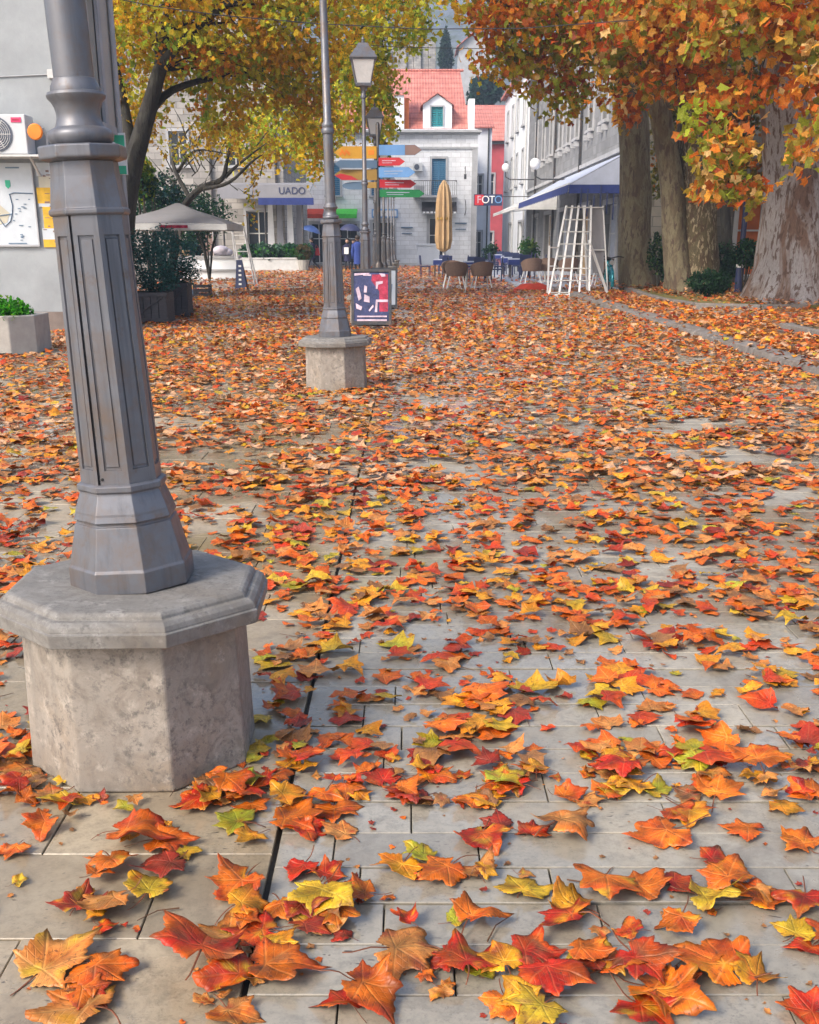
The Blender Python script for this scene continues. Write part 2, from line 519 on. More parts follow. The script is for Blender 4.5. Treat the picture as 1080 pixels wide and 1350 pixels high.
def roof_mat():
    m, nt, b = new_mat("clay_roof_tiles")
    g = coords(nt, "World")
    c = ramp(nt, noise(nt, g, 1.5, 6), [(0.3, (0.42, 0.13, 0.105)), (0.7, (0.62, 0.25, 0.20))])
    w = nt.nodes.new("ShaderNodeTexWave"); w.wave_type = 'BANDS'; w.bands_direction = 'Z'
    w.inputs["Scale"].default_value = 0.75; w.inputs["Distortion"].default_value = 0.4
    nt.links.new(g, w.inputs[0])
    w2 = nt.nodes.new("ShaderNodeTexWave"); w2.wave_type = 'BANDS'; w2.bands_direction = 'X'
    w2.inputs["Scale"].default_value = 1.4
    nt.links.new(g, w2.inputs[0])
    c2 = mixc(nt, ramp(nt, w.outputs[1], [(0.0, 0.55), (0.35, 0.0)]), c, (0.30, 0.09, 0.08))
    nt.links.new(c2, b.inputs["Base Color"])
    b.inputs["Roughness"].default_value = 0.8
    bump(nt, b, math_n(nt, 'ADD', w.outputs[1], w2.outputs[1]), 0.6, 0.05)
    return m
M['roof'] = roof_mat()

def hill_mat():
    m, nt, b = new_mat("hazed_limestone_hillside")
    g = coords(nt, "World")
    hazed_rock = ramp(nt, noise(nt, g, 0.05, 8, 0.7), [(0.3, (0.075, 0.09, 0.12)), (0.7, (0.15, 0.18, 0.225))])  # grey limestone coloured bluer: blue of the distant air put into its colour
    f = ramp(nt, noise(nt, g, 0.09, 8, 0.75), [(0.46, 0.0), (0.58, 0.85)])
    c = mixc(nt, f, hazed_rock, (0.07, 0.09, 0.06))
    nt.links.new(c, b.inputs["Base Color"]); b.inputs["Roughness"].default_value = 1.0
    bump(nt, b, noise(nt, g, 0.3, 8), 0.8, 1.5)
    return m
M['hill'] = hill_mat()

def bark_mat(name, a, bcol, ccol, sc=1.0, zone=1.0):
    m, nt, b = new_mat(name)
    g = coords(nt, "World")
    gs = coords(nt, "World", (1, 1, 0.32))
    n1 = noise(nt, gs, 2.6 * sc * zone, 5, 0.6, 0.7)
    n2 = noise(nt, gs, 6.0 * sc, 4, 0.6, 0.5)
    c = mixc(nt, ramp(nt, n1, [(0.44, 0.0), (0.52, 1.0)]), a, bcol)
    c = mixc(nt, ramp(nt, n2, [(0.54, 0.0), (0.59, 0.9)]), c, ccol)
    fine = noise(nt, coords(nt, "World", (1, 1, 0.3)), 22 * sc, 5, 0.7)
    c = mixc(nt, ramp(nt, fine, [(0.45, 0.0), (0.75, 0.6)]), c, tuple(x * 0.4 for x in a))
    nt.links.new(c, b.inputs["Base Color"]); b.inputs["Roughness"].default_value = 0.8
    bump(nt, b, math_n(nt, 'ADD', fine, math_n(nt, 'MULTIPLY', n2, 1.5)), 0.7, 0.04)
    return m
M['bark_grey'] = bark_mat("plane_bark_grey", (0.15, 0.092, 0.065), (0.29, 0.275, 0.275), (0.085, 0.05, 0.035), 1.8, 0.28)
M['bark_mottled'] = bark_mat("plane_bark_mottled", (0.10, 0.065, 0.035), (0.125, 0.10, 0.05), (0.42, 0.35, 0.22), 2.6)
M['bark_brown'] = bark_mat("plane_bark_brown", (0.13, 0.10, 0.06), (0.19, 0.165, 0.10), (0.085, 0.055, 0.04), 1.6)
M['bark_dark'] = bark_mat("dark_bark", (0.026, 0.022, 0.017), (0.045, 0.042, 0.033), (0.015, 0.012, 0.01))

# --- leaves: colour attribute "lc", leaf-plane UV for veins
def leaf_mat(name, veins, transl, rough=0.42, spec=0.5):
    m, nt, b = new_mat(name)
    at_ = nt.nodes.new("ShaderNodeAttribute"); at_.attribute_name = "lc"
    c = at_.outputs["Color"]
    g = coords(nt, "World")
    n1 = noise(nt, g, 34, 5, 0.7)
    if veins:
        uv = nt.nodes.new("ShaderNodeUVMap"); uv.uv_map = "UVMap"
        s = nt.nodes.new("ShaderNodeSeparateXYZ"); nt.links.new(uv.outputs[0], s.inputs[0])
        U, V = s.outputs[0], s.outputs[1]
        best = sec = None
        for ang in (90, 90 - 47, 90 + 47, 90 - 100, 90 + 100):
            ca, sa = math.cos(R(ang)), math.sin(R(ang))
            al = math_n(nt, 'ADD', math_n(nt, 'MULTIPLY', U, ca), math_n(nt, 'MULTIPLY', V, sa))
            pr = math_n(nt, 'ABSOLUTE', math_n(nt, 'SUBTRACT', math_n(nt, 'MULTIPLY', U, sa), math_n(nt, 'MULTIPLY', V, ca)))
            d = math_n(nt, 'ADD', pr, math_n(nt, 'MULTIPLY', math_n(nt, 'LESS_THAN', al, 0.0), 5.0))
            best = d if best is None else math_n(nt, 'MINIMUM', best, d)
            q = math_n(nt, 'PINGPONG', math_n(nt, 'SUBTRACT', al, math_n(nt, 'MULTIPLY', pr, 0.9)), 0.075)
            q = math_n(nt, 'ADD', q, math_n(nt, 'MULTIPLY', math_n(nt, 'GREATER_THAN', pr, 0.27), 1.0))
            q = math_n(nt, 'ADD', q, math_n(nt, 'MULTIPLY', math_n(nt, 'LESS_THAN', al, 0.06), 1.0))
            sec = q if sec is None else math_n(nt, 'MINIMUM', sec, q)
        main = ramp(nt, best, [(0.0, 1.0), (0.032, 0.0)])
        secd = math_n(nt, 'MULTIPLY', ramp(nt, sec, [(0.0, 1.0), (0.016, 0.0)]), 0.45)
        vein = math_n(nt, 'MAXIMUM', main, secd)
        hs = nt.nodes.new("ShaderNodeHueSaturation"); hs.inputs["Value"].default_value = 1.3; hs.inputs["Saturation"].default_value = 0.93; hs.inputs["Hue"].default_value = 0.515
        nt.links.new(c, hs.inputs["Color"])
        c = mixc(nt, math_n(nt, 'MULTIPLY', vein, 0.5), c, hs.outputs[0])
        spots = ramp(nt, noise(nt, g, 75, 4, 0.7), [(0.56, 0.0), (0.68, 0.8)])
        c = mixc(nt, spots, c, (0.09, 0.03, 0.012))
        bump(nt, b, math_n(nt, 'ADD', math_n(nt, 'MULTIPLY', vein, -1.0), math_n(nt, 'MULTIPLY', n1, 0.8)), 0.45, 0.004)
    hs2 = nt.nodes.new("ShaderNodeHueSaturation")
    nt.links.new(ramp(nt, n1, [(0.3, 0.55), (0.7, 1.35)]), hs2.inputs["Value"])
    nt.links.new(c, hs2.inputs["Color"]); c = hs2.outputs[0]
    nt.links.new(c, b.inputs["Base Color"])
    b.inputs["Roughness"].default_value = rough
    b.inputs["Specular IOR Level"].default_value = spec
    if transl:
        tr = nt.nodes.new("ShaderNodeBsdfTranslucent"); nt.links.new(c, tr.inputs[0])
        mx = nt.nodes.new("ShaderNodeMixShader"); mx.inputs[0].default_value = transl
        out = nt.nodes["Material Output"]
        nt.links.new(b.outputs[0], mx.inputs[1]); nt.links.new(tr.outputs[0], mx.inputs[2]); nt.links.new(mx.outputs[0], out.inputs[0])
    return m
M['leaf'] = leaf_mat("fallen_leaf", True, 0.0, 0.40, 0.32)
M['leaf_far'] = leaf_mat("fallen_leaf_far", False, 0.0, 0.45, 0.5)
M['foliage'] = leaf_mat("tree_foliage", False, 0.58, 0.55, 0.3)
M['stem'] = simple("leaf_stem", (0.10, 0.045, 0.02), 0.6)

# ------------------------------------------------------------------ leaf geometry (numpy)
def leaf_radius(th, jit, teeth=True):
    # th: angle from tip direction, -pi..pi
    lobes = [(0, 1.0, 34), (R(48), 0.95, 33), (-R(48), 0.95, 33), (R(98), 0.74, 34), (-R(98), 0.74, 34)]
    r = np.full_like(th, 0.16)
    for i, (a, L, be) in enumerate(lobes):
        L = L * jit[i]
        d = np.abs((th - a + np.pi) % (2 * np.pi) - np.pi)
        be = R(be)
        rr = np.where(d + be < np.pi * 0.98, L * math.sin(be) / np.maximum(np.sin(np.minimum(d + be, np.pi * 0.98)), 0.05), 0.0)
        rr = np.where(d < R(62), rr, 0)
        r = np.maximum(r, np.minimum(rr, L))
    r = np.maximum(r, 0.46 * (1 - np.clip((np.abs(th) - R(115)) / R(50), 0, 1)))
    if teeth:
        r = r * (1 + 0.11 * (2 * np.abs(((th * 12.5 / np.pi + 0.3 * np.sin(th * 3 + jit[0] * 20)) % 1) - 0.5) - 0.5))
    return r

def leaf_template(Na, rings, jit=(1, 1, 1, 1, 1), teeth=True):
    th = np.linspace(-np.pi, np.pi, Na, endpoint=False)
    if Na <= 12:
        th = np.array([R(a) for a in (-165, -100, -74, -47, -22, 0, 22, 47, 74, 100, 165)])[:Na]
    r = leaf_radius(th, jit, teeth)
    uv = [(0.0, 0.0)]
    for k in range(1, rings + 1):
        q = (k / rings) ** 0.85
        for t, rr in zip(th, r):
            uv.append((math.sin(t) * rr * q, math.cos(t) * rr * q))
    n = len(th)
    f = []
    for i in range(n):
        j = (i + 1) % n
        f.append((0, 1 + j, 1 + i))
        for k in range(rings - 1):
            a = 1 + k * n
            f.append((a + i, a + j, a + n + j)); f.append((a + i, a + n + j, a + n + i))
    return np.array(uv), np.array(f)

def shape_leaves(uv, P, rs, curl=1.0):
    """P: (L, ...) per-leaf arrays dict; returns (L,n,3) verts"""
    L = len(P['x'])
    u = np.repeat(uv[None, :, 0], L, 0); v = np.repeat(uv[None, :, 1], L, 0)
    r = np.hypot(u, v); th = np.arctan2(u, v)
    f = lambda a: a[:, None]
    z = f(P['fold']) * np.abs(u) + f(P['a2']) * r ** 2 * np.cos(2 * th + f(P['p2'])) + f(P['a3']) * r ** 2 * np.sin(3 * th + f(P['p3'])) + f(P['a5']) * r ** 2.5 * np.cos(5 * th + f(P['p2']) * 2)
    for k in range(4):
        z = z + f(P['cr'] * (0.05, 0.04, 0.03, 0.022)[k]) * np.sin(u * f(P['k%da' % k]) + v * f(P['k%db' % k]) + f(P['k%dc' % k])) * np.minimum(r * 2, 1)
    # roll about an axis in the leaf plane
    ca, sa = np.cos(P['ra']), np.sin(P['ra'])
    s = u * f(ca) + v * f(sa); t = -u * f(sa) + v * f(ca)
    k = P['roll']
    kk = np.where(np.abs(k) < 1e-3, 1e-3, k)
    ang = s * f(kk)
    s2 = np.sin(ang) / f(kk) - z * np.sin(ang)
    z2 = (1 - np.cos(ang)) / f(kk) + z * np.cos(ang)
    u2 = s2 * f(ca) - t * f(sa); v2 = s2 * f(sa) + t * f(ca)
    X = np.stack([u2, v2, z2], -1) * f(P['size'])[..., None]
    # tilt, yaw
    tx, ty, yw = P['tx'], P['ty'], P['yaw']
    def rot(X, a, i, j):
        c, s_ = np.cos(a)[:, None], np.sin(a)[:, None]
        A, B = X[..., i].copy(), X[..., j].copy()
        X[..., i] = A * c - B * s_; X[..., j] = A * s_ + B * c
    rot(X, tx, 1, 2); rot(X, ty, 0, 2); rot(X, yw, 0, 1)
    X[..., 2] -= X[..., 2].min(axis=1)[:, None]
    X[..., 0] += f(P['x']); X[..., 1] += f(P['y']); X[..., 2] += f(P['z'])
    return X

def leaf_params(x, y, z, size, curl=1.0, tilt=0.16):
    L = len(x)
    U = lambda a, b: nrg.uniform(a, b, L)
    cr = {}
    for k in range(4):
        q = (3.2, 4.6, 6.5, 9.0)[k]; a = U(0, 6.28)
        cr['k%da' % k] = q * np.cos(a); cr['k%db' % k] = q * np.sin(a); cr['k%dc' % k] = U(0, 6.28)
    return dict(cr, cr=U(0.5, 2.1) * curl, x=np.array(x), y=np.array(y), z=np.array(z), size=np.array(size), fold=U(-0.16, 0.2) * curl, a2=U(-0.2, 0.2) * curl, p2=U(0, 6.28),
                a3=U(-0.15, 0.15) * curl, p3=U(0, 6.28), a5=U(-0.12, 0.12) * curl, ra=U(0, 3.14), roll=np.where(U(0, 1) < 0.2, U(0.4, 1.3), U(-0.35, 0.45)) * curl,
                tx=nrg.normal(0, tilt, L), ty=nrg.normal(0, tilt, L), yaw=U(0, 6.28))

def mesh_from_np(name, V, F, cols=None, uvs=None, mats=()):
    me = bpy.data.meshes.new(name)
    V = V.reshape(-1, 3).astype(np.float32); F = F.astype(np.int32)
    me.vertices.add(len(V)); me.vertices.foreach_set("co", V.ravel())
    me.loops.add(F.size); me.loops.foreach_set("vertex_index", F.ravel())
    me.polygons.add(len(F))
    me.polygons.foreach_set("loop_start", np.arange(0, F.size, F.shape[1], dtype=np.int32))
    try: me.polygons.foreach_set("loop_total", np.full(len(F), F.shape[1], dtype=np.int32))
    except Exception: pass
    me.update(calc_edges=True)
    if cols is not None:
        a = me.color_attributes.new("lc", 'FLOAT_COLOR', 'POINT')
        c4 = np.ones((len(V), 4), np.float32); c4[:, :3] = cols.reshape(-1, 3)
        a.data.foreach_set("color", c4.ravel())
    if uvs is not None:
        l = me.uv_layers.new(name="UVMap")
        l.data.foreach_set("uv", uvs.astype(np.float32)[F.ravel()].ravel())
    for m in mats: me.materials.append(m)
    me.validate()
    return me

def bulk_leaves(uv, F, P, cols, edge_cols=None):
    X = shape_leaves(uv, P, None)
    L, n, _ = X.shape
    FF = (F[None] + (np.arange(L) * n)[:, None, None]).reshape(-1, 3)
    C = np.repeat(cols[:, None, :], n, 1)
    if edge_cols is not None:
        rr = np.clip(np.hypot(uv[:, 0], uv[:, 1]) / 0.8, 0, 1)[None, :, None]
        C = C * (1 - rr) + edge_cols[:, None, :] * rr
    return X, FF, C

# ================================================================== SETTING: ground, plaza, slabs
LAMP_POS = [(-0.765, 2.36), (-0.742, 9.10), (-0.80, 16.8), (-0.88, 24.3), (-0.88, 31.9), (-0.90, 39.5), (-0.92, 47.2), (-0.92, 55.0)]
SX0, SX1, SY0, SY1 = -6.3, 4.50, 0.15, 14.0
JX = -0.325

b = MB(); b.poly([(-248, -60, -0.10), (248, -60, -0.10), (248, 356, -0.10), (-248, 356, -0.10)])
tag(b.build("ground", M['ground'], origin=(0, 0, -0.10)), kind="structure")
b = MB()
for x0, x1, y0, y1 in ((-40, SX0, SY0, SY1), (4.86, 30, SY0, SY1), (-40, 30, SY1, 130), (-40, 30, -40, SY0)):
    b.poly([(x0, y0, 0), (x1, y0, 0), (x1, y1, 0), (x0, y1, 0)])
tag(b.build("plaza_pavement", M['plaza'], origin=(0, 0, 0)), kind="structure")
b = MB(); b.poly([(SX0, SY0, -0.022), (SX1 + 0.4, SY0, -0.022), (SX1 + 0.4, SY1, -0.022), (SX0, SY1, -0.022)])
pavement = tag(b.build("slab_pavement", M['joint'], origin=(0, 0, 0)), kind="structure")

def slab_pts(mb, x0, x1, y0, y1, z, tilt):
    e = 0.0016
    dz = lambda x, y: z + tilt[0] * (x - x0) + tilt[1] * (y - y0)
    lo = [(x0, y0), (x1, y0), (x1, y1), (x0, y1)]
    hi = [(x0 + e, y0 + e), (x1 - e, y0 + e), (x1 - e, y1 - e), (x0 + e, y1 - e)]
    p = [(x, y, -0.022) for x, y in lo] + [(x, y, dz(x, y) - 0.0022) for x, y in lo] + [(x, y, dz(x, y)) for x, y in hi]
    f = []
    for k in (0, 4):
        for i in range(4):
            j = (i + 1) % 4
            f.append((k + i, k + j, k + 4 + j, k + 4 + i))
    f.append((8, 9, 10, 11))
    mb.add(p, f)

slabs = []
y = SY0; r = 0
while y < SY1 - 0.1:
    d = rng.uniform(0.112, 0.13)
    x = JX + 0.007 - rng.uniform(0, 0.02)
    x = JX + 0.007
    first = True
    while x < SX1 - 0.02:
        L = rng.uniform(0.34, 0.92)
        if first: L *= rng.uniform(0.3, 1); first = False
        x1 = min(x + L, SX1)
        if SX1 - x1 < 0.15: x1 = SX1
        slabs.append((x, x1 - 0.0035, y, y + d, 'strip'))
        x = x1
    r += 1
    y += d + (0.008 if r % 3 == 0 else 0.0035)
y = SY0; r = 0
while y < SY1 - 0.1:
    d = rng.choice((0.24, 0.27, 0.30))
    x1 = JX - 0.007; first = True
    while x1 > SX0 + 0.02:
        L = rng.uniform(0.42, 0.75)
        if first and r % 2: L *= 0.55
        first = False
        x0 = max(x1 - L, SX0)
        if x0 - SX0 < 0.15: x0 = SX0
        slabs.append((x0 + 0.0035, x1, y, y + d, 'slab'))
        x1 = x0
    r += 1
    y += d + 0.0038
def slab_key(s):
    cx, cy = (s[0] + s[1]) / 2, (s[2] + s[3]) / 2
    seen = abs(cx) < 0.30 + cy * 0.53 and cy > 1.15
    return (0 if seen else 1, cy)
slabs.sort(key=slab_key)
rest = {'strip': MB(), 'slab': MB()}
for i, (x0, x1, y0, y1, k) in enumerate(slabs):
    z = rng.uniform(-0.0022, 0.0008); tl = (rng.uniform(-0.002, 0.002), rng.uniform(-0.004, 0.004))
    if i < 300:
        mb = MB(); slab_pts(mb, x0, x1, y0, y1, z, tl)
        mb.build("paving_slab", M[k], pavement)
    else:
        slab_pts(rest[k], x0, x1, y0, y1, z, tl)
mb = MB(); mb.cur = 0
mb.v = rest['strip'].v + rest['slab'].v
n0 = len(rest['strip'].v)
mb.f = rest['strip'].f + [tuple(i + n0 for i in f) for f in rest['slab'].f]
mb.mi = [0] * len(rest['strip'].f) + [1] * len(rest['slab'].f)
o = mb.build("paving_slabs", [M['strip'], M['slab']], pavement); o["kind"] = "stuff"

# gutter strip along the right edge of the paving: long stones
gutter = MB(); gutter.poly([(4.5, SY0, -0.02), (4.86, SY0, -0.02), (4.86, 30, -0.02), (4.5, 30, -0.02)])
gutter = tag(gutter.build("gutter_bed", M['joint'], origin=(4.68, 10, -0.02)), kind="structure")
y = 4.0
while y < 30:
    L = rng.uniform(0.7, 1.25)
    mb = MB()
    h = 0.07 + rng.uniform(-0.015, 0.025)
    sh = rng.uniform(-0.02, 0.02)
    mb.extr([(4.53 + sh, y, -0.02), (4.83 + sh, y, -0.02), (4.82 + sh, y, h + 0.02), (4.68 + sh, y, h + 0.035), (4.55 + sh, y, h)], (rng.uniform(-0.015, 0.015), L - 0.012, 0))
    mb.build("gutter_stone", M['kerb'], gutter, bevel=0.012)
    y += L

# raised tree beds with kerb stones
def bed(name, poly, mat, hgt=0.15, kerb=0.17):
    n = len(poly)
    mb = MB(); mb.extr([(x, y, -0.05) for x, y in poly], (0, 0, hgt + 0.05 - 0.02))
    cx = sum(p[0] for p in poly) / n; cy = sum(p[1] for p in poly) / n
    o = tag(mb.build(name, mat, origin=(cx, cy, 0)), kind="structure")
    for i in range(n):
        a = Vector((*poly[i], 0)); c = Vector((*poly[(i + 1) % n], 0))
        d = (c - a); L = d.length; d.normalize(); nn = Vector((d.y, -d.x, 0))
        m = max(1, int(L / 1.05)); st = L / m
        for k in range(m):
            if rng.random() < 0.04: continue
            p = a + d * (st * (k + 0.5)) + nn * (-0.02 + rng.uniform(-0.012, 0.012))
            q = MB(); q.box((p.x, p.y, hgt / 2 - 0.02), (st - 0.02, kerb, hgt + 0.06 + rng.uniform(-0.015, 0.015)), rz=math.atan2(d.y, d.x) + rng.uniform(-0.008, 0.008), rx=rng.uniform(-0.03, 0.03))
            q.build("kerb_stone", M['kerb'], o, bevel=0.015)
    return o
bed("tree_bed", [(6.9, 32.0), (6.55, 27.5), (6.15, 22.5), (6.35, 20.3), (7.6, 19.7), (13, 20.6), (13, 32.0)], M['moss'])
bed("tree_bed", [(6.05, 14.7), (6.15, 9.0), (11, 9.0), (11, 15.3)], M['soil'], 0.17)

# terrace platform under the café tables on the right
mb = MB(); mb.extr([(3.75, 29.0, -0.02), (7.95, 29.0, -0.02), (7.95, 62, -0.02), (3.75, 62, -0.02)], (0, 0, 0.09))
tag(mb.build("terrace_platform", M['deck'], origin=(5.8, 45, -0.02), bevel=0.01), kind="structure")

# hillside
xs = np.linspace(-230, 230, 70); ys = np.concatenate([np.linspace(104, 200, 24), np.linspace(205, 340, 24)])
vv = []; ff = []
for yy in ys:
    for xx in xs:
        t = max(yy - 104, 0)
        h = 0.40 * t - 0.4
        h += 9 * mnoise.fractal(Vector((xx * 0.018, yy * 0.018, 0)), 1.0, 2.0, 5) * min(1, t / 60)
        vv.append((xx, yy, h))
nx = len(xs)
for j in range(len(ys) - 1):
    for i in range(nx - 1):
        a = j * nx + i
        ff.append((a, a + 1, a + nx + 1, a + nx))
mb = MB(); mb.add(vv, ff)
tag(mb.build("hillside", M['hill'], origin=(0, 300, 0), smooth=True), kind="structure")

# thin valley haze
hm = bpy.data.materials.new("valley_haze"); hm.use_nodes = True
hn = hm.node_tree; hn.nodes.clear()
ho = hn.nodes.new("ShaderNodeOutputMaterial"); hv = hn.nodes.new("ShaderNodeVolumePrincipled")
hv.inputs["Color"].default_value = (0.62, 0.78, 1.0, 1); hv.inputs["Density"].default_value = HAZE
hn.links.new(hv.outputs[0], ho.inputs["Volume"])
mb = MB(); mb.box((0, 148, 59.5), (500, 420, 121))
if HAZE > 0: tag(mb.build("haze", hm, origin=(0, 300, 0)), kind="stuff")

# ================================================================== STREET LAMPS
def lamp_proto():
    t = empty("street_lamp", (0, 0, 0))
    p = MB(); p.oct([(0.300, -0.01), (0.298, 0.05), (0.288, 0.437)])
    pl = p.build("plinth", M['limestone'], t, bevel=0.006)
    c = MB(); c.oct([(0.335, 0.437), (0.353, 0.440), (0.355, 0.474), (0.349, 0.476), (0.349, 0.480), (0.345, 0.490), (0.334, 0.498), (0.322, 0.500), (0.320, 0.507), (0.312, 0.514), (0.303, 0.516)])
    c.build("plinth_cap", M['cap_stone'], pl, bevel=0.002)
    # iron foot
    f = MB(); f.oct([(0.158, 0.516), (0.157, 0.572), (0.152, 0.578), (0.128, 0.688), (0.123, 0.690), (0.123, 0.698), (0.129, 0.70), (0.124, 0.716), (0.123, 0.722), (0.107, 0.768), (0.106, 0.774), (0.111, 0.778), (0.111, 0.792), (0.103, 0.797)])
    f.build("post_foot", M['iron'], t, bevel=0.0018)
    # panelled shaft
    z0, z1, a0, a1 = 0.797, 1.470, 0.100, 0.0850
    s = MB(); tn = math.tan(math.pi / 8)
    for k in range(8):
        an = -math.pi / 2 + k * math.pi / 4
        nn = Vector((math.cos(an), math.sin(an), 0)); tt = Vector((-nn.y, nn.x, 0))
        def P(u, w, dep=0.0):
            a = a0 + (a1 - a0) * w
            return nn * (a - dep) + tt * (u * a * tn) + Vector((0, 0, z0 + (z1 - z0) * w))
        gap = k == 0
        U0 = -0.80 if gap else -1.0
        ua, ub, wa, wb_ = (-0.48 if gap else -0.62), 0.62, 0.055, 0.93
        if gap:
            s.poly([P(-1, 0), P(-0.97, 0), P(-0.97, 1), P(-1, 1)])
            s.poly([P(-0.97, 0), P(-0.97, 0, 0.016), P(-0.97, 1, 0.016), P(-0.97, 1)])
            s.poly([P(-0.97, 0, 0.016), P(-0.80, 0, 0.016), P(-0.80, 1, 0.016), P(-0.97, 1, 0.016)])
            s.poly([P(-0.80, 0, 0.016), P(-0.80, 0), P(-0.80, 1), P(-0.80, 1, 0.016)])
        s.poly([P(U0, 0), P(1, 0), P(ub, wa), P(ua, wa)])
        s.poly([P(1, 0), P(1, 1), P(ub, wb_), P(ub, wa)])
        s.poly([P(1, 1), P(U0, 1), P(ua, wb_), P(ub, wb_)])
        s.poly([P(U0, 1), P(U0, 0), P(ua, wa), P(ua, wb_)])
        dp = 0.0055; e = 0.02; ew = 0.0015
        I = [P(ua, wa), P(ub, wa), P(ub, wb_), P(ua, wb_)]
        J = [P(ua + e, wa + ew, dp), P(ub - e, wa + ew, dp), P(ub - e, wb_ - ew, dp), P(ua + e, wb_ - ew, dp)]
        for i in range(4):
            j = (i + 1) % 4
            s.poly([I[i], I[j], J[j], J[i]])
        # panel rises again a little inside the groove
        K = [P(ua + 0.14, wa + 0.012, dp), P(ub - 0.14, wa + 0.012, dp), P(ub - 0.14, wb_ - 0.012, dp), P(ua + 0.14, wb_ - 0.012, dp)]
        Q = [P(ua + 0.18, wa + 0.015, 0.002), P(ub - 0.18, wa + 0.015, 0.002), P(ub - 0.18, wb_ - 0.015, 0.002), P(ua + 0.18, wb_ - 0.015, 0.002)]
        for A_, B_ in ((J, K), (K, Q)):
            for i in range(4):
                j = (i + 1) % 4
                s.poly([A_[i], A_[j], B_[j], B_[i]])
        s.poly(Q)
    sh = s.build("shaft", M['iron'], t)
    # screws on the access door
    q = MB(); q.lathe([(0.004, 0), (0.004, 0.004), (0.001, 0.005)], 8)
    for v in range(len(q.v)):
        x, y, z = q.v[v]; q.v[v] = (x - 0.028, -0.0985 - z, 0.812 + y)
    q.build("screw", M['gap'], sh)
    n = MB(); n.oct([(0.089, 1.470), (0.093, 1.476), (0.093, 1.487), (0.088, 1.492), (0.087, 1.503), (0.086, 1.512), (0.079, 1.56), (0.077, 1.590)])
    n.build("shaft_neck", M['iron'], t, bevel=0.0015)
    cp = MB(); cp.oct([(0.080, 1.590), (0.097, 1.597), (0.099, 1.602), (0.099, 1.634), (0.095, 1.638), (0.06, 1.639)])
    cp.build("cap_plate", M['iron'], t, bevel=0.002)
    bal = MB(); bal.lathe([(0.062, 1.636), (0.070, 1.640), (0.078, 1.650), (0.080, 1.660), (0.076, 1.670), (0.066, 1.676), (0.060, 1.679), (0.0555, 1.690), (0.0525, 1.702), (0.0525, 1.712), (0.055, 1.724), (0.061, 1.736), (0.069, 1.744), (0.071, 1.750), (0.068, 1.756), (0.060, 1.758), (0.0595, 1.763), (0.058, 1.770), (0.053, 1.778), (0.052, 1.784), (0.0485, 1.786)], 32)
    bal.build("baluster", M['iron'], t, smooth=True)
    po = MB(); po.lathe([(0.0480, 1.784), (0.0475, 2.40), (0.058, 2.405), (0.064, 2.425), (0.058, 2.445), (0.050, 2.455), (0.058, 2.475), (0.054, 2.49), (0.0385, 2.51), (0.033, 3.80), (0.05, 3.81), (0.055, 3.84), (0.04, 3.87), (0.036, 3.93), (0.075, 3.985), (0.085, 4.0)], 24)
    po.build("pole", M['iron'], t, smooth=True)
    la = empty_part("lantern", t)
    fr = MB()
    def sq(a, z): return [(-a, -a, z), (a, -a, z), (a, a, z), (-a, a, z)]
    fr.extr(sq(0.13, 3.995), (0, 0, 0.03)); fr.extr(sq(0.215, 4.398), (0, 0, 0.022))
    fr.extr(sq(0.14, 4.02), (0, 0, 0.018))
    for sx, sy in ((-1, -1), (1, -1), (1, 1), (-1, 1)):
        fr.bar((sx * 0.126, sy * 0.126, 4.03), (sx * 0.198, sy * 0.198, 4.40), 0.018)
    lf = fr.build("lantern_frame", M['iron'], la)
    ro = MB()
    ro.add(sq(0.235, 4.418) + sq(0.235, 4.436) + sq(0.10, 4.62) + sq(0.085, 4.66), [(0, 3, 2, 1), (12, 13, 14, 15)] + [(k * 4 + i, k * 4 + (i + 1) % 4, k * 4 + 4 + (i + 1) % 4, k * 4 + 4 + i) for k in range(3) for i in range(4)])
    ro.lathe([(0.03, 4.655), (0.035, 4.69), (0.022, 4.70), (0.03, 4.725), (0.018, 4.75), (0.002, 4.775)], 12)
    ro.build("lantern_roof", M['brown_paint'] if False else M['iron'], la)
    for k in range(4):
        g = MB(); g.M = Matrix.Rotation(k * math.pi / 2, 4, 'Z')
        w0, w1 = 0.114, 0.186
        A = [(-w0, -0.124, 4.04), (w0, -0.124, 4.04), (w1, -0.196, 4.396), (-w1, -0.196, 4.396)]
        g.extr(A, (0, 0.006, 0))
        g.build("lantern_pane", M['pane'], la)
    return t

def empty_part(name, parent):
    o = bpy.data.objects.new(name, None)
    COL.objects.link(o); o.parent = parent
    ORIG[o.name] = ORIG[parent.name]
    return o

lamp0 = lamp_proto()
def all_below(o):
    for c in kids(o):
        yield c
        yield from all_below(c)
ZS = [0, .437, .478, .516, .797, 1.47, 1.503, 1.59, 1.638, 1.66, 1.679, 1.71, 1.75, 1.786, 9]
ZT_ = [0, .424, .468, .511, .793, 1.453, 1.478, 1.577, 1.613, 1.637, 1.655, 1.683, 1.725, 1.763, 8.977]
for c in all_below(lamp0):
    if c.type == 'MESH':
        for v in c.data.vertices: v.co.z = float(np.interp(v.co.z, ZS, ZT_))
LAMP_LABELS = [
    "nearest grey iron street lamp on a stained octagonal stone plinth, its top out of frame",
    "second grey street lamp, its plinth standing alone on leafy paving before the poster boards",
    "third street lamp with four-sided lantern, rising behind the poster boards",
    "fourth street lamp, its lantern just above the coloured direction signs",
    "fifth street lamp, only its lantern tip showing over the blue signs",
    "sixth street lamp in the row, slim post seen below the green sign",
    "seventh street lamp in the row, half hidden among far posts",
    "farthest street lamp of the row, close to the white building"]
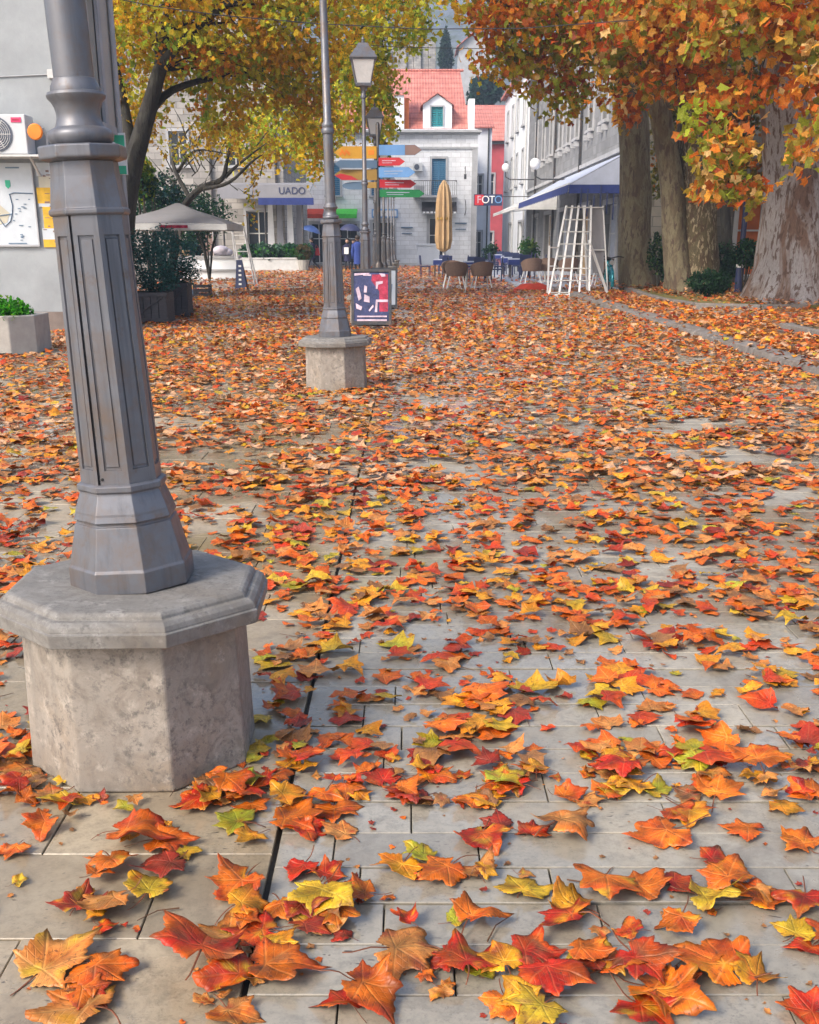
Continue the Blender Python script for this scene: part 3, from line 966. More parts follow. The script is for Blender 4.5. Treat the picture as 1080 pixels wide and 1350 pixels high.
for i, (x, y) in enumerate(LAMP_POS):
    o = lamp0 if i == 0 else copy_tree(lamp0)
    o.location = (x, y, 0)
    o.rotation_euler = (0, 0, R([1.5, -4, 3, 2, 0, 4, 1, 0][i]))
    if i == 1: o.rotation_euler = (0, R(-0.9), R(-4))
    tag(o, LAMP_LABELS[i], "street lamp", "street lamps in a row down the plaza")

for c in kids(lamp0):                                  # the nearest post leans a little on its plinth
    if not c.name.startswith("plinth"):
        c.rotation_euler = (0, R(-2.0), 0); c.location.x = 0.511 * math.sin(R(2.0))

# ================================================================== BUILDINGS
def wall_open(mb, O, U, W, H, ops, nrm, rev=0.18):
    """wall rectangle from O along U (unit) with openings (u0,u1,z0,z1); reveals go against nrm"""
    O, U, nrm = Vector(O), Vector(U), Vector(nrm)
    us = sorted({0, W, *[o[0] for o in ops], *[o[1] for o in ops]})
    zs = sorted({0, H, *[o[2] for o in ops], *[o[3] for o in ops]})
    P = lambda u, z, d=0: O + U * u + Vector((0, 0, z)) - nrm * d
    for i in range(len(us) - 1):
        for j in range(len(zs) - 1):
            cu, cz = (us[i] + us[i + 1]) / 2, (zs[j] + zs[j + 1]) / 2
            if any(o[0] < cu < o[1] and o[2] < cz < o[3] for o in ops): continue
            mb.poly([P(us[i], zs[j]), P(us[i + 1], zs[j]), P(us[i + 1], zs[j + 1]), P(us[i], zs[j + 1])])
    for u0, u1, z0, z1 in ops:
        c = [(u0, z0), (u1, z0), (u1, z1), (u0, z1)]
        for k in range(4):
            a, d = c[k], c[(k + 1) % 4]
            mb.poly([P(*a), P(*d), P(*d, rev), P(*a, rev)])

def window(parent, O, U, nrm, op, kind='glass', sill=True, surround=0.12, shutter=None, rev=0.18, name="window"):
    O, U, nrm = Vector(O), Vector(U), Vector(nrm)
    u0, u1, z0, z1 = op
    P = lambda u, z, d=0: O + U * u + Vector((0, 0, z)) + nrm * d
    rz = math.atan2(U.y, U.x)
    w, h = u1 - u0, z1 - z0
    m = MB()
    def bx(uc, zc, dc, sw, sh, sd):
        c = P(uc, zc, dc); m.box(c, (sw, sd, sh), rz=rz)
    if surround:
        s = surround
        bx(u0 - s / 2, (z0 + z1) / 2, 0.02, s, h, 0.08); bx(u1 + s / 2, (z0 + z1) / 2, 0.02, s, h, 0.08)
        bx((u0 + u1) / 2, z1 + s / 2, 0.022, w + 2 * s, s, 0.088)
    if sill: bx((u0 + u1) / 2, z0 - 0.06, 0.07, w + 0.4, 0.12, 0.22)
    if not m.v: bx((u0 + u1) / 2, z1 - 0.02, -rev + 0.03, w, 0.04, 0.03)
    o = m.build(name, M['trim_stone'], parent)
    m = MB()
    if kind == 'shutter':
        for sx in (0, 1):
            ua = u0 + sx * w / 2
            n = max(4, int(h / 0.14))
            bx(ua + 0.03, (z0 + z1) / 2, -0.06, 0.06, h - 0.01, 0.05); bx(ua + w / 2 - 0.035, (z0 + z1) / 2, -0.06, 0.06, h - 0.01, 0.05)
            for k in range(n):
                bx(ua + w / 4, z0 + h * (k + 0.5) / n, -0.07, w / 2 - 0.13, h / n * 0.8, 0.03)
        m.build("shutter", M[shutter or 'teal'], o)
    else:
        bx((u0 + u1) / 2, (z0 + z1) / 2, -rev + 0.012, w, h, 0.02)
        m.build("pane", M['dark_glass'] if kind == 'glass' else M[kind], o)
        m = MB()
        for uc, sw in ((u0 + 0.035, 0.07), (u1 - 0.035, 0.07), ((u0 + u1) / 2, 0.07)): bx(uc, (z0 + z1) / 2, -rev + 0.045, sw, h, 0.05)
        for k in (0.03 / h, 0.62, 1 - 0.03 / h): bx((u0 + u1) / 2, z0 + h * k, -rev + 0.047, w, 0.06, 0.05)
        m.build("frame", M['offwhite'] if kind != 'dark_wood' else M['dark_wood'], o)
    return o

def back_box(mb, x0, x1, y0, y1, h, skip):
    """remaining sides and top of a block"""
    s = {'S': [(x0, y0), (x1, y0)], 'E': [(x1, y0), (x1, y1)], 'N': [(x1, y1), (x0, y1)], 'W': [(x0, y1), (x0, y0)]}
    for k, (a, d) in s.items():
        if k in skip: continue
        mb.poly([(*a, 0), (*d, 0), (*d, h), (*a, h)])
    mb.poly([(x0, y0, h), (x1, y0, h), (x1, y1, h), (x0, y1, h)])

# ---- left plaster building with the map
LX1, LY0, LY1, LH = -5.40, 15.24, 17.75, 8.5
pb = empty("plaster_building", (-10, LY0, 0), "grey plaster building corner on the left with posters and an air conditioner", "building")
m = MB(); m.poly([(-16, LY0, 0), (LX1, LY0, 0), (LX1, LY0, LH), (-16, LY0, LH)])
back_box(m, -16, LX1, LY0, LY1, LH, ('S', 'E'))
m.build("wall", M['plaster'], pb)
m = MB()
sop = (0.55, 1.65, 3.35, 5.6)
wall_open(m, (LX1, LY0, 0), (0, 1, 0), LY1 - LY0, LH, [sop], (1, 0, 0))
m.build("side_wall", M['plaster_side'], pb)
window(pb, (LX1, LY0, 0), (0, 1, 0), (1, 0, 0), sop, 'glass', True, 0.14)
m = MB(); m.box((-10.7, LY0 - 0.015, 0.16), (10.6, 0.03, 0.32)); m.build("skirting", M['brown_base'], pb)
m = MB(); m.tube([(LX1 + 0.06, LY1 - 0.12, 0.02), (LX1 + 0.06, LY1 - 0.12, LH)], 0.05, 10); m.build("drainpipe", M['trim_stone'], pb, smooth=True)
m = MB(); m.tube([(LX1, LY0 + 1.2, 3.05), (LX1 + 0.16, LY0 + 1.22, 3.08), (LX1 + 0.3, LY0 + 1.25, 3.02)], 0.025, 8); m.build("pipe_stub", M['offwhite'], pb)

# air conditioner on bracket shelf
ac = empty("air_conditioner", (-6.35, LY0 - 0.2, 2.70), "white air conditioner unit with dark round fan grille on the plaster wall", "air conditioner")
m = MB(); m.box((-6.42, LY0 - 0.22, 3.0), (0.92, 0.32, 0.57)); m.build("casing", M['ac_white'], ac, bevel=0.015)
m = MB()
for k in range(7):
    rr = 0.035 + k * 0.031
    m.tube([(-6.43 + rr * math.cos(a), LY0 - 0.395, 3.0 + rr * math.sin(a)) for a in np.linspace(0, 2 * math.pi, 25)], 0.0055, 4, caps=False)
for k in range(6):
    a = k * math.pi / 3
    m.bar((-6.43, LY0 - 0.393, 3.0), (-6.43 + 0.23 * math.cos(a), LY0 - 0.393, 3.0 + 0.23 * math.sin(a)), 0.01)
gq = m.build("fan_grille", M['offwhite'], ac)
m = MB(); m.lathe([(0.25, 0), (0.25, 0.01)], 32)
m.v = [(-6.43 + x, LY0 - 0.383 - z, 3.0 + y) for x, y, z in m.v]; m.build("fan_recess", M['ac_grille'], ac)
m = MB(); m.lathe([(0.035, 0), (0.03, 0.02)], 16); m.v = [(-6.43 + x, LY0 - 0.396 - z, 3.0 + y) for x, y, z in m.v]; m.build("fan_hub", M['offwhite'], ac)
m = MB(); m.box((-6.10, LY0 - 0.385, 3.205), (0.155, 0.008, 0.07)); m.build("badge", M['magenta'], ac)
m = MB(); m.box((-6.10, LY0 - 0.391, 3.205), (0.10, 0.004, 0.018)); m.build("badge_print", M['poster_red'], ac)
m = MB(); m.box((-6.3, LY0 - 0.2, 2.695), (1.25, 0.4, 0.03))
for xx in (-6.7, -5.95): m.bar((xx, LY0 - 0.37, 2.69), (xx, LY0 - 0.012, 2.42), 0.03)
m.build("bracket_shelf", M['offwhite'], ac)
m = MB(); m.tube([(-5.87, LY0 - 0.2, 3.1), (-5.80, LY0 - 0.1, 3.12), (-5.78, LY0 - 0.03, 3.0), (-5.78, LY0 - 0.03, 2.74)], 0.016, 8); m.build("hose", M['offwhite'], ac)

# cable and junction box on the plaster wall
t = empty("wall_cable", (-5.62, LY0, 0.5), "thin grey cable with a junction box running down the plaster wall", "cable")
m = MB(); m.tube([(-5.60, LY0 - 0.012, 8.4), (-5.61, LY0 - 0.012, 5.0), (-5.59, LY0 - 0.012, 3.6), (-5.60, LY0 - 0.012, 1.2)], 0.011, 6); m.tube([(-5.60, LY0 - 0.012, 3.9), (-6.6, LY0 - 0.012, 3.86), (-8.5, LY0 - 0.012, 3.92)], 0.009, 6); m.build("wire", M['trim_stone'], t)
m = MB(); m.box((-5.60, LY0 - 0.035, 3.9), (0.13, 0.07, 0.13)); m.build("junction_box", M['offwhite'], t, bevel=0.008)
# orange disc
m = MB(); m.lathe([(0.118, 0), (0.118, 0.02), (0.10, 0.03)], 20); m.v = [(-5.80 + x, LY0 - 0.42 - z, 3.03 + y) for x, y, z in m.v]
tag(m.build("round_marker", M['orange']), "round orange disc beside the air conditioner", "disc")

# map board
mp = empty("map_board", (-6.55, LY0 - 0.02, 1.33), "large pale town map poster fixed to the grey wall", "map")
m = MB(); m.box((-6.62, LY0 - 0.02, 1.985), (1.10, 0.03, 1.26)); m.build("sheet", M['paper'], mp)
m = MB(); m.box((-6.62, LY0 - 0.038, 1.365), (1.12, 0.012, 0.03)); m.box((-6.07, LY0 - 0.0385, 1.985), (0.02, 0.013, 1.26)); m.build("frame", M['trim_stone'], mp)
m = MB()
land = [(-7.17, 2.45), (-6.75, 2.45), (-6.62, 2.22), (-6.66, 2.0), (-6.5, 1.86), (-6.56, 1.72), (-6.8, 1.66), (-7.17, 1.70)]
m.extr([(x, LY0 - 0.038, z) for x, z in land], (0, 0.002, 0)); m.build("map_land", M['paper_tan'], mp)
m = MB()
m.tube([(x, LY0 - 0.042, z) for x, z in [(-6.09, 2.16), (-6.40, 2.17), (-6.47, 2.15), (-6.44, 1.98), (-6.46, 1.85), (-6.62, 1.83), (-6.7, 1.82), (-6.6, 1.66), (-6.50, 1.74), (-6.46, 1.84)]], 0.008, 4)
for k in range(16):
    xx, zz = rng.uniform(-6.45, -6.15), rng.uniform(1.45, 2.08)
    m.box((xx, LY0 - 0.041, zz), (rng.uniform(0.02, 0.07), 0.003, 0.012))
m.box((-6.42, LY0 - 0.041, 1.40), (0.30, 0.003, 0.015))
m.box((-6.38, LY0 - 0.041, 2.545), (0.22, 0.003, 0.02))
m.build("map_print", M['slate_blue'], mp)["kind"] = "stuff"
m = MB(); m.box((-6.70, LY0 - 0.042, 2.54), (0.20, 0.004, 0.05)); m.build("map_title", M['green_paint'], mp)
m = MB(); m.extr([(-6.52, LY0 - 0.042, 2.36), (-6.44, LY0 - 0.042, 2.36), (-6.44, LY0 - 0.042, 2.27), (-6.48, LY0 - 0.042, 2.23), (-6.52, LY0 - 0.042, 2.27)], (0, 0.004, 0)); m.build("map_emblem", M['mint'], mp)
# yellow sticker strip
st = empty("sticker_strip", (-5.86, LY0 - 0.02, 1.35), "vertical strip of yellow and white flyers right of the town map", "poster")
zz = 2.62
for k, (hh, mt) in enumerate(((0.20, 'paper'), (0.17, 'paper_tan'), (0.24, 'yellow_print'), (0.05, 'paper'), (0.33, 'yellow_print'), (0.17, 'paper'), (0.12, 'yellow_print'))):
    m = MB(); m.box((-5.87 + rng.uniform(-0.02, 0.02), LY0 - 0.012, zz - hh / 2), (0.26 + rng.uniform(-0.04, 0.04), 0.012 + 0.001 * k, hh)); m.build("flyer", M[mt], st); zz -= hh
m = MB()
for k in range(14): m.box((rng.uniform(-5.96, -5.78), LY0 - 0.021, rng.uniform(1.38, 2.58)), (rng.uniform(0.03, 0.1), 0.003, rng.uniform(0.01, 0.03)))
m.build("flyer_print", M['brown_paint'], st)["kind"] = "stuff"
# mint green wall sign projecting past the lamp
sg = empty("wall_sign", (LX1 + 0.02, LY1 - 0.9, 2.5), "white wall sign with mint green bands on the building corner", "sign")
m = MB(); m.box((LX1 + 0.13, LY1 - 0.5, 2.93), (0.26, 0.05, 0.70)); m.build("panel", M['white'], sg)
for zz_, hh_ in ((3.14, 0.20), (2.66, 0.14)):
    m = MB(); m.box((LX1 + 0.13, LY1 - 0.53, zz_), (0.24, 0.02, hh_)); m.build("green_band", M['mint'], sg)

# ---- concrete planter with bright green plant (far left)
cp = empty("concrete_planter", (-5.6, 12.2, 0), "low concrete planter with bright green foliage at left edge", "planter")
m = MB()
octp = [(-6.3, 11.75), (-5.25, 11.75), (-4.98, 12.0), (-4.98, 12.65), (-6.3, 12.65)]
m.extr([(x, y, 0) for x, y in octp], (0, 0, 0.50)); m.build("trough", M['concrete'], cp, bevel=0.015)
m = MB(); m.extr([(x * 0.998 - 0.012, y, -0.0) for x, y in octp], (0, 0, 0.03)); m.build("base_strip", M['gap'], cp)

def leaf_cloud(name, parent, centers, n, size, cols, jitter=0.25, origin=None, mat='foliage', Na=11, rings=1, droop=0.5, shell=True, elong=1.0, gain=1.0):
    """centers: (x,y,z, rx,ry,rz); leaves spread in these ellipsoids"""
    uv, F = leaf_template(Na, rings, teeth=False)
    uv = uv * np.array([[1.0 / elong, 1.0]])
    w = np.array([c[3] * c[4] * c[5] for c in centers]) ** 0.75; w = w / w.sum()
    idx = nrg.choice(len(centers), n, p=w)
    C = np.array(centers)[idx]
    d = nrg.normal(0, 1, (n, 3)); d /= np.linalg.norm(d, axis=1)[:, None]
    rr = nrg.uniform(0.25 if shell else 0.0, 1.0, n) ** (0.5)
    rr *= 1 + nrg.normal(0, jitter * 0.4, n)
    pos = C[:, :3] + d * rr[:, None] * C[:, 3:6]
    # keep clumps: pull towards random sub-centres
    k = max(6, n // 60)
    sub = pos[nrg.choice(n, k)]
    pick = nrg.integers(0, k, n)
    near = pos
    P = leaf_params(pos[:, 0], pos[:, 1], np.zeros(n), nrg.uniform(0.65, 1.2, n) * size, 1.2, 0.9)
    P['tx'] = nrg.normal(-droop, 0.8, n); P['ty'] = nrg.normal(0, 0.8, n)
    X = shape_leaves(uv, P, None)
    X[..., 2] += (pos[:, 2] - X[..., 2].mean(1))[:, None]
    FF = (F[None] + (np.arange(n) * X.shape[1])[:, None, None]).reshape(-1, 3)
    pal = np.minimum(np.array([c[:3] for c in cols]) * gain, 0.8); pw = np.array([c[3] for c in cols]); pw = pw / pw.sum()
    # colour by slow noise + random, so that the crown has patches of one colour
    cid = nrg.choice(len(pal), n, p=pw)
    nz = np.array([mnoise.noise(Vector(p) * 0.8) for p in pos])
    cum = np.cumsum(pw)
    patch = np.searchsorted(cum, np.clip(0.5 + nz * 0.95, 0, 0.999))
    cid = np.where(nrg.uniform(0, 1, n) < 0.6, patch, cid)
    cc = pal[cid] * nrg.uniform(0.65, 1.3, (n, 1))
    cols_ = np.repeat(cc[:, None, :], X.shape[1], 1)
    org = np.array(ORIG[parent.name]) if parent is not None else np.array(origin)
    me = mesh_from_np(name, X - org, FF, cols_, None, [M[mat]])
    o = bpy.data.objects.new(name, me); COL.objects.link(o)
    if parent is not None: o.parent = parent
    else: o.location = org
    ORIG[o.name] = Vector(org)
    return o
leaf_cloud("foliage", cp, [(-5.7, 12.15, 0.55, 0.60, 0.42, 0.20), (-5.35, 12.1, 0.52, 0.3, 0.36, 0.14), (-5.9, 11.85, 0.48, 0.4, 0.25, 0.14)], 2600, 0.045, [(0.10, 0.42, 0.01, 3), (0.05, 0.28, 0.01, 2), (0.26, 0.50, 0.02, 1.5), (0.02, 0.14, 0.01, 1)], droop=0.2, Na=11)

# ---- dark slatted planters with bluish shrubs
def slat_planter(x, y, w, h, label, fol, seed):
    t = empty("wooden_planter", (x, y, 0), label, "planter", "dark slatted planters by the plaster building")
    m = MB(); m.box((x, y, h / 2 + 0.02), (w - 0.05, w - 0.05, h)); m.build("liner", M['rubber'], t)
    n = 5
    for side in range(4):
        for k in range(n):
            u = (k + 0.5) / n * w - w / 2
            dx, dy = [(u, -w / 2), (w / 2, u), (u, w / 2), (-w / 2, u)][side]
            s = (w / n - 0.012, 0.02) if side in (0, 2) else (0.02, w / n - 0.012)
            m = MB(); m.box((x + dx, y + dy, h / 2 + 0.02 + rng.uniform(-0.01, 0.01)), (s[0], s[1], h - 0.02)); m.build("slat", M['dark_wood'], t)
    m = MB(); m.box((x, y - w / 2 - 0.02, h - 0.02), (w + 0.06, 0.03, 0.06)); m.box((x, y - w / 2 - 0.02, 0.07), (w + 0.06, 0.03, 0.06)); m.bar((x - w * 0.42, y - w / 2 - 0.022, 0.1), (x + w * 0.42, y - w / 2 - 0.022, h - 0.06), 0.05, 0.025); m.build("brace", M['dark_wood'], t)
    s = empty("potted_shrub", (x, y, h), fol, "shrub", "bushy blue-green shrubs in the dark planters")
    m = MB()
    for k in range(9):
        a = rng.uniform(0, 6.28); m.tube([(x, y, h - 0.05), (x + 0.12 * math.cos(a), y + 0.12 * math.sin(a), h + 0.3), (x + 0.35 * math.cos(a), y + 0.35 * math.sin(a), h + rng.uniform(0.5, 0.95))], [0.014, 0.01, 0.004], 5)
    m.build("stem", M['bark_dark'], s)
    leaf_cloud("foliage", s, [(x, y, h + 0.45, 0.50, 0.45, 0.48), (x + 0.15, y, h + 0.2, 0.4, 0.35, 0.25), (x - 0.12, y - 0.1, h + 0.8, 0.3, 0.3, 0.32)], 3800, 0.055, [(0.03, 0.12, 0.10, 3), (0.05, 0.17, 0.14, 2), (0.02, 0.07, 0.04, 2), (0.09, 0.2, 0.17, 0.7)], elong=3.5, droop=0.0)
slat_planter(-4.80, 16.95, 0.70, 0.54, "nearer dark slatted planter with diagonal brace", "bluish needle-leaved shrub in the nearer dark planter", 1)
slat_planter(-4.72, 18.45, 0.56, 0.64, "taller dark slatted planter standing just behind the braced one", "dark bluish shrub in the taller rear planter", 2)

# ---- white stone building closing the plaza
WY = 72.0; WX0, WX1, WH = -12.0, 5.15, 9.55
wbld = empty("white_building", (-3, WY, 0), "white stone building with pink tiled roof, teal dormer shutter and blue balcony door", "building")
ops = {'balc': (WX0 * -1 + 1.70, WX0 * -1 + 2.75, 4.92, 7.5), 'door': (-WX0 + 1.5, -WX0 + 2.65, 0.0, 3.3), 'left': (-WX0 - 6.3, -WX0 - 5.3, 4.9, 7.2),
       'left2': (-WX0 - 9.6, -WX0 - 8.6, 4.9, 7.2), 'mid': (-WX0 - 2.9, -WX0 - 1.9, 4.9, 7.2), 'shop': (-WX0 - 7.6, -WX0 - 6.4, 0.0, 2.9), 'shop2': (-WX0 - 5.6, -WX0 - 4.0, 0.0, 2.9), 'shop3': (-WX0 - 2.9, -WX0 - 1.2, 0.0, 3.0)}
m = MB(); wall_open(m, (WX0, WY, 0), (1, 0, 0), WX1 - WX0, WH, list(ops.values()), (0, -1, 0), 0.25)
back_box(m, WX0, WX1, WY, WY + 12, WH, ('S',))
m.build("wall", M['white_stone'], wbld)
Wargs = ((WX0, WY, 0), (1, 0, 0), (0, -1, 0))
window(wbld, *Wargs, ops['balc'], 'shutter', False, 0.16, 'blue_shutter')
for k in ('left', 'left2', 'mid'): window(wbld, *Wargs, ops[k], 'shutter', True, 0.14, 'blue_shutter')
for k in ('door', 'shop', 'shop2', 'shop3'): window(wbld, *Wargs, ops[k], 'glass', False, 0.18, name="doorway")
m = MB(); m.box(((WX0 + WX1) / 2, WY - 0.1, 9.38), (WX1 - WX0 + 0.5, 0.55, 0.16)); m.box(((WX0 + WX1) / 2, WY - 0.05, 9.23), (WX1 - WX0 + 0.3, 0.3, 0.14)); m.box(((WX0 + WX1) / 2, WY - 0.03, 8.25), (WX1 - WX0 + 0.06, 0.12, 0.14))
m.build("cornice", M['trim_stone'], wbld)
m = MB(); m.box((4.95, WY - 0.04, 4.1), (0.42, 0.12, 8.1)); m.build("corner_quoin", M['trim_stone'], wbld)
m = MB()
ex0, ex1 = -2.6, 4.55
pts = [(ex0, WY + 0.5, 9.55), (ex1, WY + 0.5, 9.55), (ex1 - 0.5, WY + 6.0, 14.5), (ex0 + 0.5, WY + 6.0, 14.5), (ex0, WY + 11.5, 9.55), (ex1, WY + 11.5, 9.55)]
m.add(pts, [(0, 1, 2, 3), (1, 5, 2), (5, 4, 3, 2), (4, 0, 3)])
lowr = [(WX0, WY + 0.2, 9.6), (ex0 - 0.05, WY + 0.2, 9.6), (ex0 - 0.05, WY + 5, 12.2), (WX0 + 2, WY + 5, 12.2), (WX0, WY + 11.8, 9.6), (ex0 - 0.05, WY + 11.8, 9.6)]
m.add(lowr, [(0, 1, 2, 3), (1, 5, 2), (5, 4, 3, 2), (4, 0, 3)])
rf = m.build("roof", M['roof'], wbld)
m = MB()
for k in range(24): m.lathe([(0.13, 0), (0.11, 0.3)], 6); 
m.v = []; m.f = []; m.mi = []
for k in range(21):
    xx = ex0 + 0.6 + k * 0.3
    m.tube([(xx, WY + 6.0, 14.5), (xx + 0.32, WY + 6.0, 14.53)], [0.13, 0.11], 6)
m.build("ridge_tiles", M['roof'], rf)
m = MB(); m.box((-0.78, WY + 0.9, 10.75), (0.75, 1.2, 2.3)); m.build("parapet_wall", M['white_render'], wbld)
m = MB(); m.box((4.66, WY + 0.9, 10.6), (0.45, 1.4, 2.1)); m.build("parapet_wall", M['white_render'], wbld)
m = MB(); m.box((-0.22, WY + 1.2, 10.7), (0.34, 1.2, 2.1)); m.build("orange_flank", M['shop_orange'], wbld)
m = MB(); m.add([(-1.3, WY + 0.2, 11.9), (-0.02, WY + 0.2, 11.9), (-0.02, WY + 2.2, 12.6), (-1.3, WY + 2.2, 12.6), (-1.3, WY + 0.2, 11.98), (-0.02, WY + 0.2, 11.98), (-0.02, WY + 2.2, 12.68), (-1.3, WY + 2.2, 12.68)], [(0, 3, 2, 1), (4, 5, 6, 7), (0, 1, 5, 4), (1, 2, 6, 5), (2, 3, 7, 6), (3, 0, 4, 7)]); m.build("roof", M['roof'], wbld)
# dormer
m = MB(); dx0, dx1 = 1.02, 3.2
wall_open(m, (dx0, WY + 0.62, 9.56), (1, 0, 0), dx1 - dx0, 1.75, [(0.62, 1.5, 0.22, 1.6)], (0, -1, 0), 0.15)
m.add([(dx0, WY + 0.62, 9.56), (dx0, WY + 3.2, 9.56), (dx0, WY + 3.2, 11.31), (dx0, WY + 0.62, 11.31)], [(0, 1, 2, 3)])
m.add([(dx1, WY + 0.62, 9.56), (dx1, WY + 3.2, 9.56), (dx1, WY + 3.2, 11.31), (dx1, WY + 0.62, 11.31)], [(0, 1, 2, 3)])
m.add([(dx0, WY + 0.62, 11.31), (dx1, WY + 0.62, 11.31), ((dx0 + dx1) / 2, WY + 0.62, 12.0)], [(0, 1, 2)])
do = m.build("dormer", M['white_render'], wbld)
window(do, (dx0, WY + 0.62, 9.56), (1, 0, 0), (0, -1, 0), (0.62, 1.5, 0.22, 1.6), 'shutter', False, 0.1, 'teal')
m = MB(); cx = (dx0 + dx1) / 2
for sx in (-1, 1):
    e = cx + sx * 1.28
    A = [(e, WY + 0.45, 11.2), (cx, WY + 0.45, 12.06), (cx, WY + 4, 12.06), (e, WY + 4, 11.2)]
    m.extr(A, (0, 0, 0.09))
m.build("dormer_roof", M['roof'], do)
# balcony
ba = empty_part("balcony", wbld)
m = MB(); m.box((1.95, WY - 0.5, 4.80), (3.3, 1.0, 0.16)); m.box((0.7, WY - 0.35, 4.62), (0.2, 0.7, 0.2)); m.box((3.2, WY - 0.35, 4.62), (0.2, 0.7, 0.2)); m.build("slab", M['trim_stone'], ba)
m = MB()
for k in range(23): m.bar((0.35 + k * 3.2 / 22, WY - 0.95, 4.88), (0.35 + k * 3.2 / 22, WY - 0.95, 5.86), 0.03)
m.box((1.95, WY - 0.95, 5.9), (3.26, 0.05, 0.05))
for sx in (0.35, 3.55): m.bar((sx, WY - 0.95, 5.9), (sx, WY, 5.9), 0.04)
m.build("railing", M['dark_iron'], ba)
m = MB(); m.box((0.75, WY - 0.5, 5.25), (0.8, 0.35, 0.6)); m.build("cooling_unit", M['ac_white'], wbld)
m = MB(); m.box((0.62, WY - 0.17, 6.9), (0.7, 0.32, 0.55)); m.build("cooling_unit", M['ac_white'], wbld)
m = MB(); m.lathe([(0.2, 0), (0.2, 0.02)], 16); m.v = [(0.55 + x, WY - 0.335 - z, 6.9 + y) for x, y, z in m.v]; m.build("fan_grille", M['ac_grille'], wbld)
m = MB(); m.extr([(0.95, WY - 0.02, 4.45), (0.95, WY - 0.9, 3.75), (0.95, WY - 0.9, 3.65), (0.95, WY - 0.02, 3.65)], (2.65, 0, 0)); ca = m.build("canopy", M['dark_wood'], wbld)
m = MB()
for k in range(9): m.lathe([(0.12, 0), (0.12, 0.02)], 10); 
m.v = []; m.f = []; m.mi = []
for k in range(9): m.box((1.09 + k * 0.295, WY - 0.915, 3.66), (0.2, 0.02, 0.13))
m.build("scallop", M['white'], ca)
for xx, zz in ((3.95, 2.9), (-0.2, 2.6)):
    m = MB(); m.box((xx, WY - 0.05, zz), (0.9, 0.08, 0.09)); m.box((xx, WY - 0.05, zz - 0.42), (0.8, 0.06, 0.06))
    m.build("wall_plaque", M['slate_blue'], wbld)
m = MB(); m.tube([(4.2, WY - 0.1, 6.8), (4.2, WY - 0.6, 6.9), (4.2, WY - 0.62, 6.4)], 0.03, 6); m.box((4.2, WY - 0.62, 6.2), (0.18, 0.18, 0.35)); m.tube([(4.25, WY - 0.05, 4.6), (4.25, WY - 0.5, 4.5), (4.3, WY - 0.55, 3.9), (4.25, WY - 0.05, 3.5)], 0.03, 6); m.build("wall_bracket", M['dark_iron'], wbld)
for xx, ww, mt, nm in ((-7.2, 1.25, 'red_cloth', 'red'), (-4.85, 1.7, 'bright_green', 'green')):
    m = MB(); m.extr([(xx - ww / 2, WY - 0.02, 3.95), (xx - ww / 2, WY - 1.0, 3.55), (xx - ww / 2, WY - 1.0, 3.25), (xx - ww / 2, WY - 0.96, 3.25), (xx - ww / 2, WY - 0.96, 3.5), (xx - ww / 2, WY - 0.02, 3.85)], (ww, 0, 0))
    tag(m.build("shop_awning", M[mt]), f"small {nm} shop awning on the white building behind the walkers", "awning")
sg = empty("shop_sign", (-1.9, WY - 0.1, 3.3), "white shop sign framed in blue behind the far lamp posts", "sign")
m = MB(); m.box((-1.9, WY - 0.1, 3.62), (2.0, 0.12, 0.62)); m.build("frame", M['sky_blue'], sg)
m = MB(); m.box((-1.9, WY - 0.17, 3.62), (1.8, 0.04, 0.42)); m.build("panel", M['white'], sg)
# stone trough by the wall
m = MB(); m.box((1.35, 66.5, 0.65), (1.6, 1.1, 1.3)); m.box((1.35, 66.5, 1.36), (1.8, 1.3, 0.14))
tag(m.build("stone_trough", M['white_render'], bevel=0.03), "white stone block standing before the white building", "trough")

# ---- narrow white house and red house behind
nb = empty("narrow_house", (6.3, 84, 0), "narrow white house with a drainpipe between the white and red buildings", "building")
m = MB(); nops = [(0.45, 1.2, 5.2, 7.2), (0.45, 1.2, 0.0, 2.5)]
wall_open(m, (5.3, 84, 0), (1, 0, 0), 1.95, 11.0, nops, (0, -1, 0)); back_box(m, 5.3, 7.25, 84, 92, 11.0, ('S',)); m.build("wall", M['white_render'], nb)
for o_ in nops: window(nb, (5.3, 84, 0), (1, 0, 0), (0, -1, 0), o_, 'glass', o_[2] > 0)
m = MB(); m.tube([(6.95, 83.93, 0), (6.95, 83.93, 11)], 0.06, 6); m.build("drainpipe", M['dark_iron'], nb)
m = MB(); m.extr([(5.1, 83.7, 10.95), (7.45, 83.7, 10.95), (7.45, 88, 12.8), (5.1, 88, 12.8)], (0, 0, 0.12)); m.build("roof", M['roof'], nb)
rb = empty("red_house", (9, 97, 0), "red painted house with pink tiled roof at the end of the side street", "building")
m = MB(); rops = [(1.9, 2.7, 6.2, 8.2), (1.9, 2.7, 0, 2.6), (4.5, 5.3, 6.2, 8.2)]
wall_open(m, (6, 97, 0), (1, 0, 0), 8, 11.3, rops, (0, -1, 0)); back_box(m, 6, 14, 97, 106, 11.3, ('S',)); m.build("wall", M['red_wall'], rb)
for o_ in rops: window(rb, (6, 97, 0), (1, 0, 0), (0, -1, 0), o_, 'glass', True)
m = MB(); m.add([(5.6, 96.5, 11.25), (14.4, 96.5, 11.25), (14.4, 101.5, 15.2), (5.6, 101.5, 15.2), (5.6, 106.5, 11.25), (14.4, 106.5, 11.25)], [(0, 1, 2, 3), (3, 2, 5, 4), (0, 3, 4), (1, 5, 2)]); m.build("roof", M['roof'], rb)
m = MB(); m.box((10, 96.8, 11.1), (8.4, 0.3, 0.25)); m.build("eaves_board", M['dark_wood'], rb)

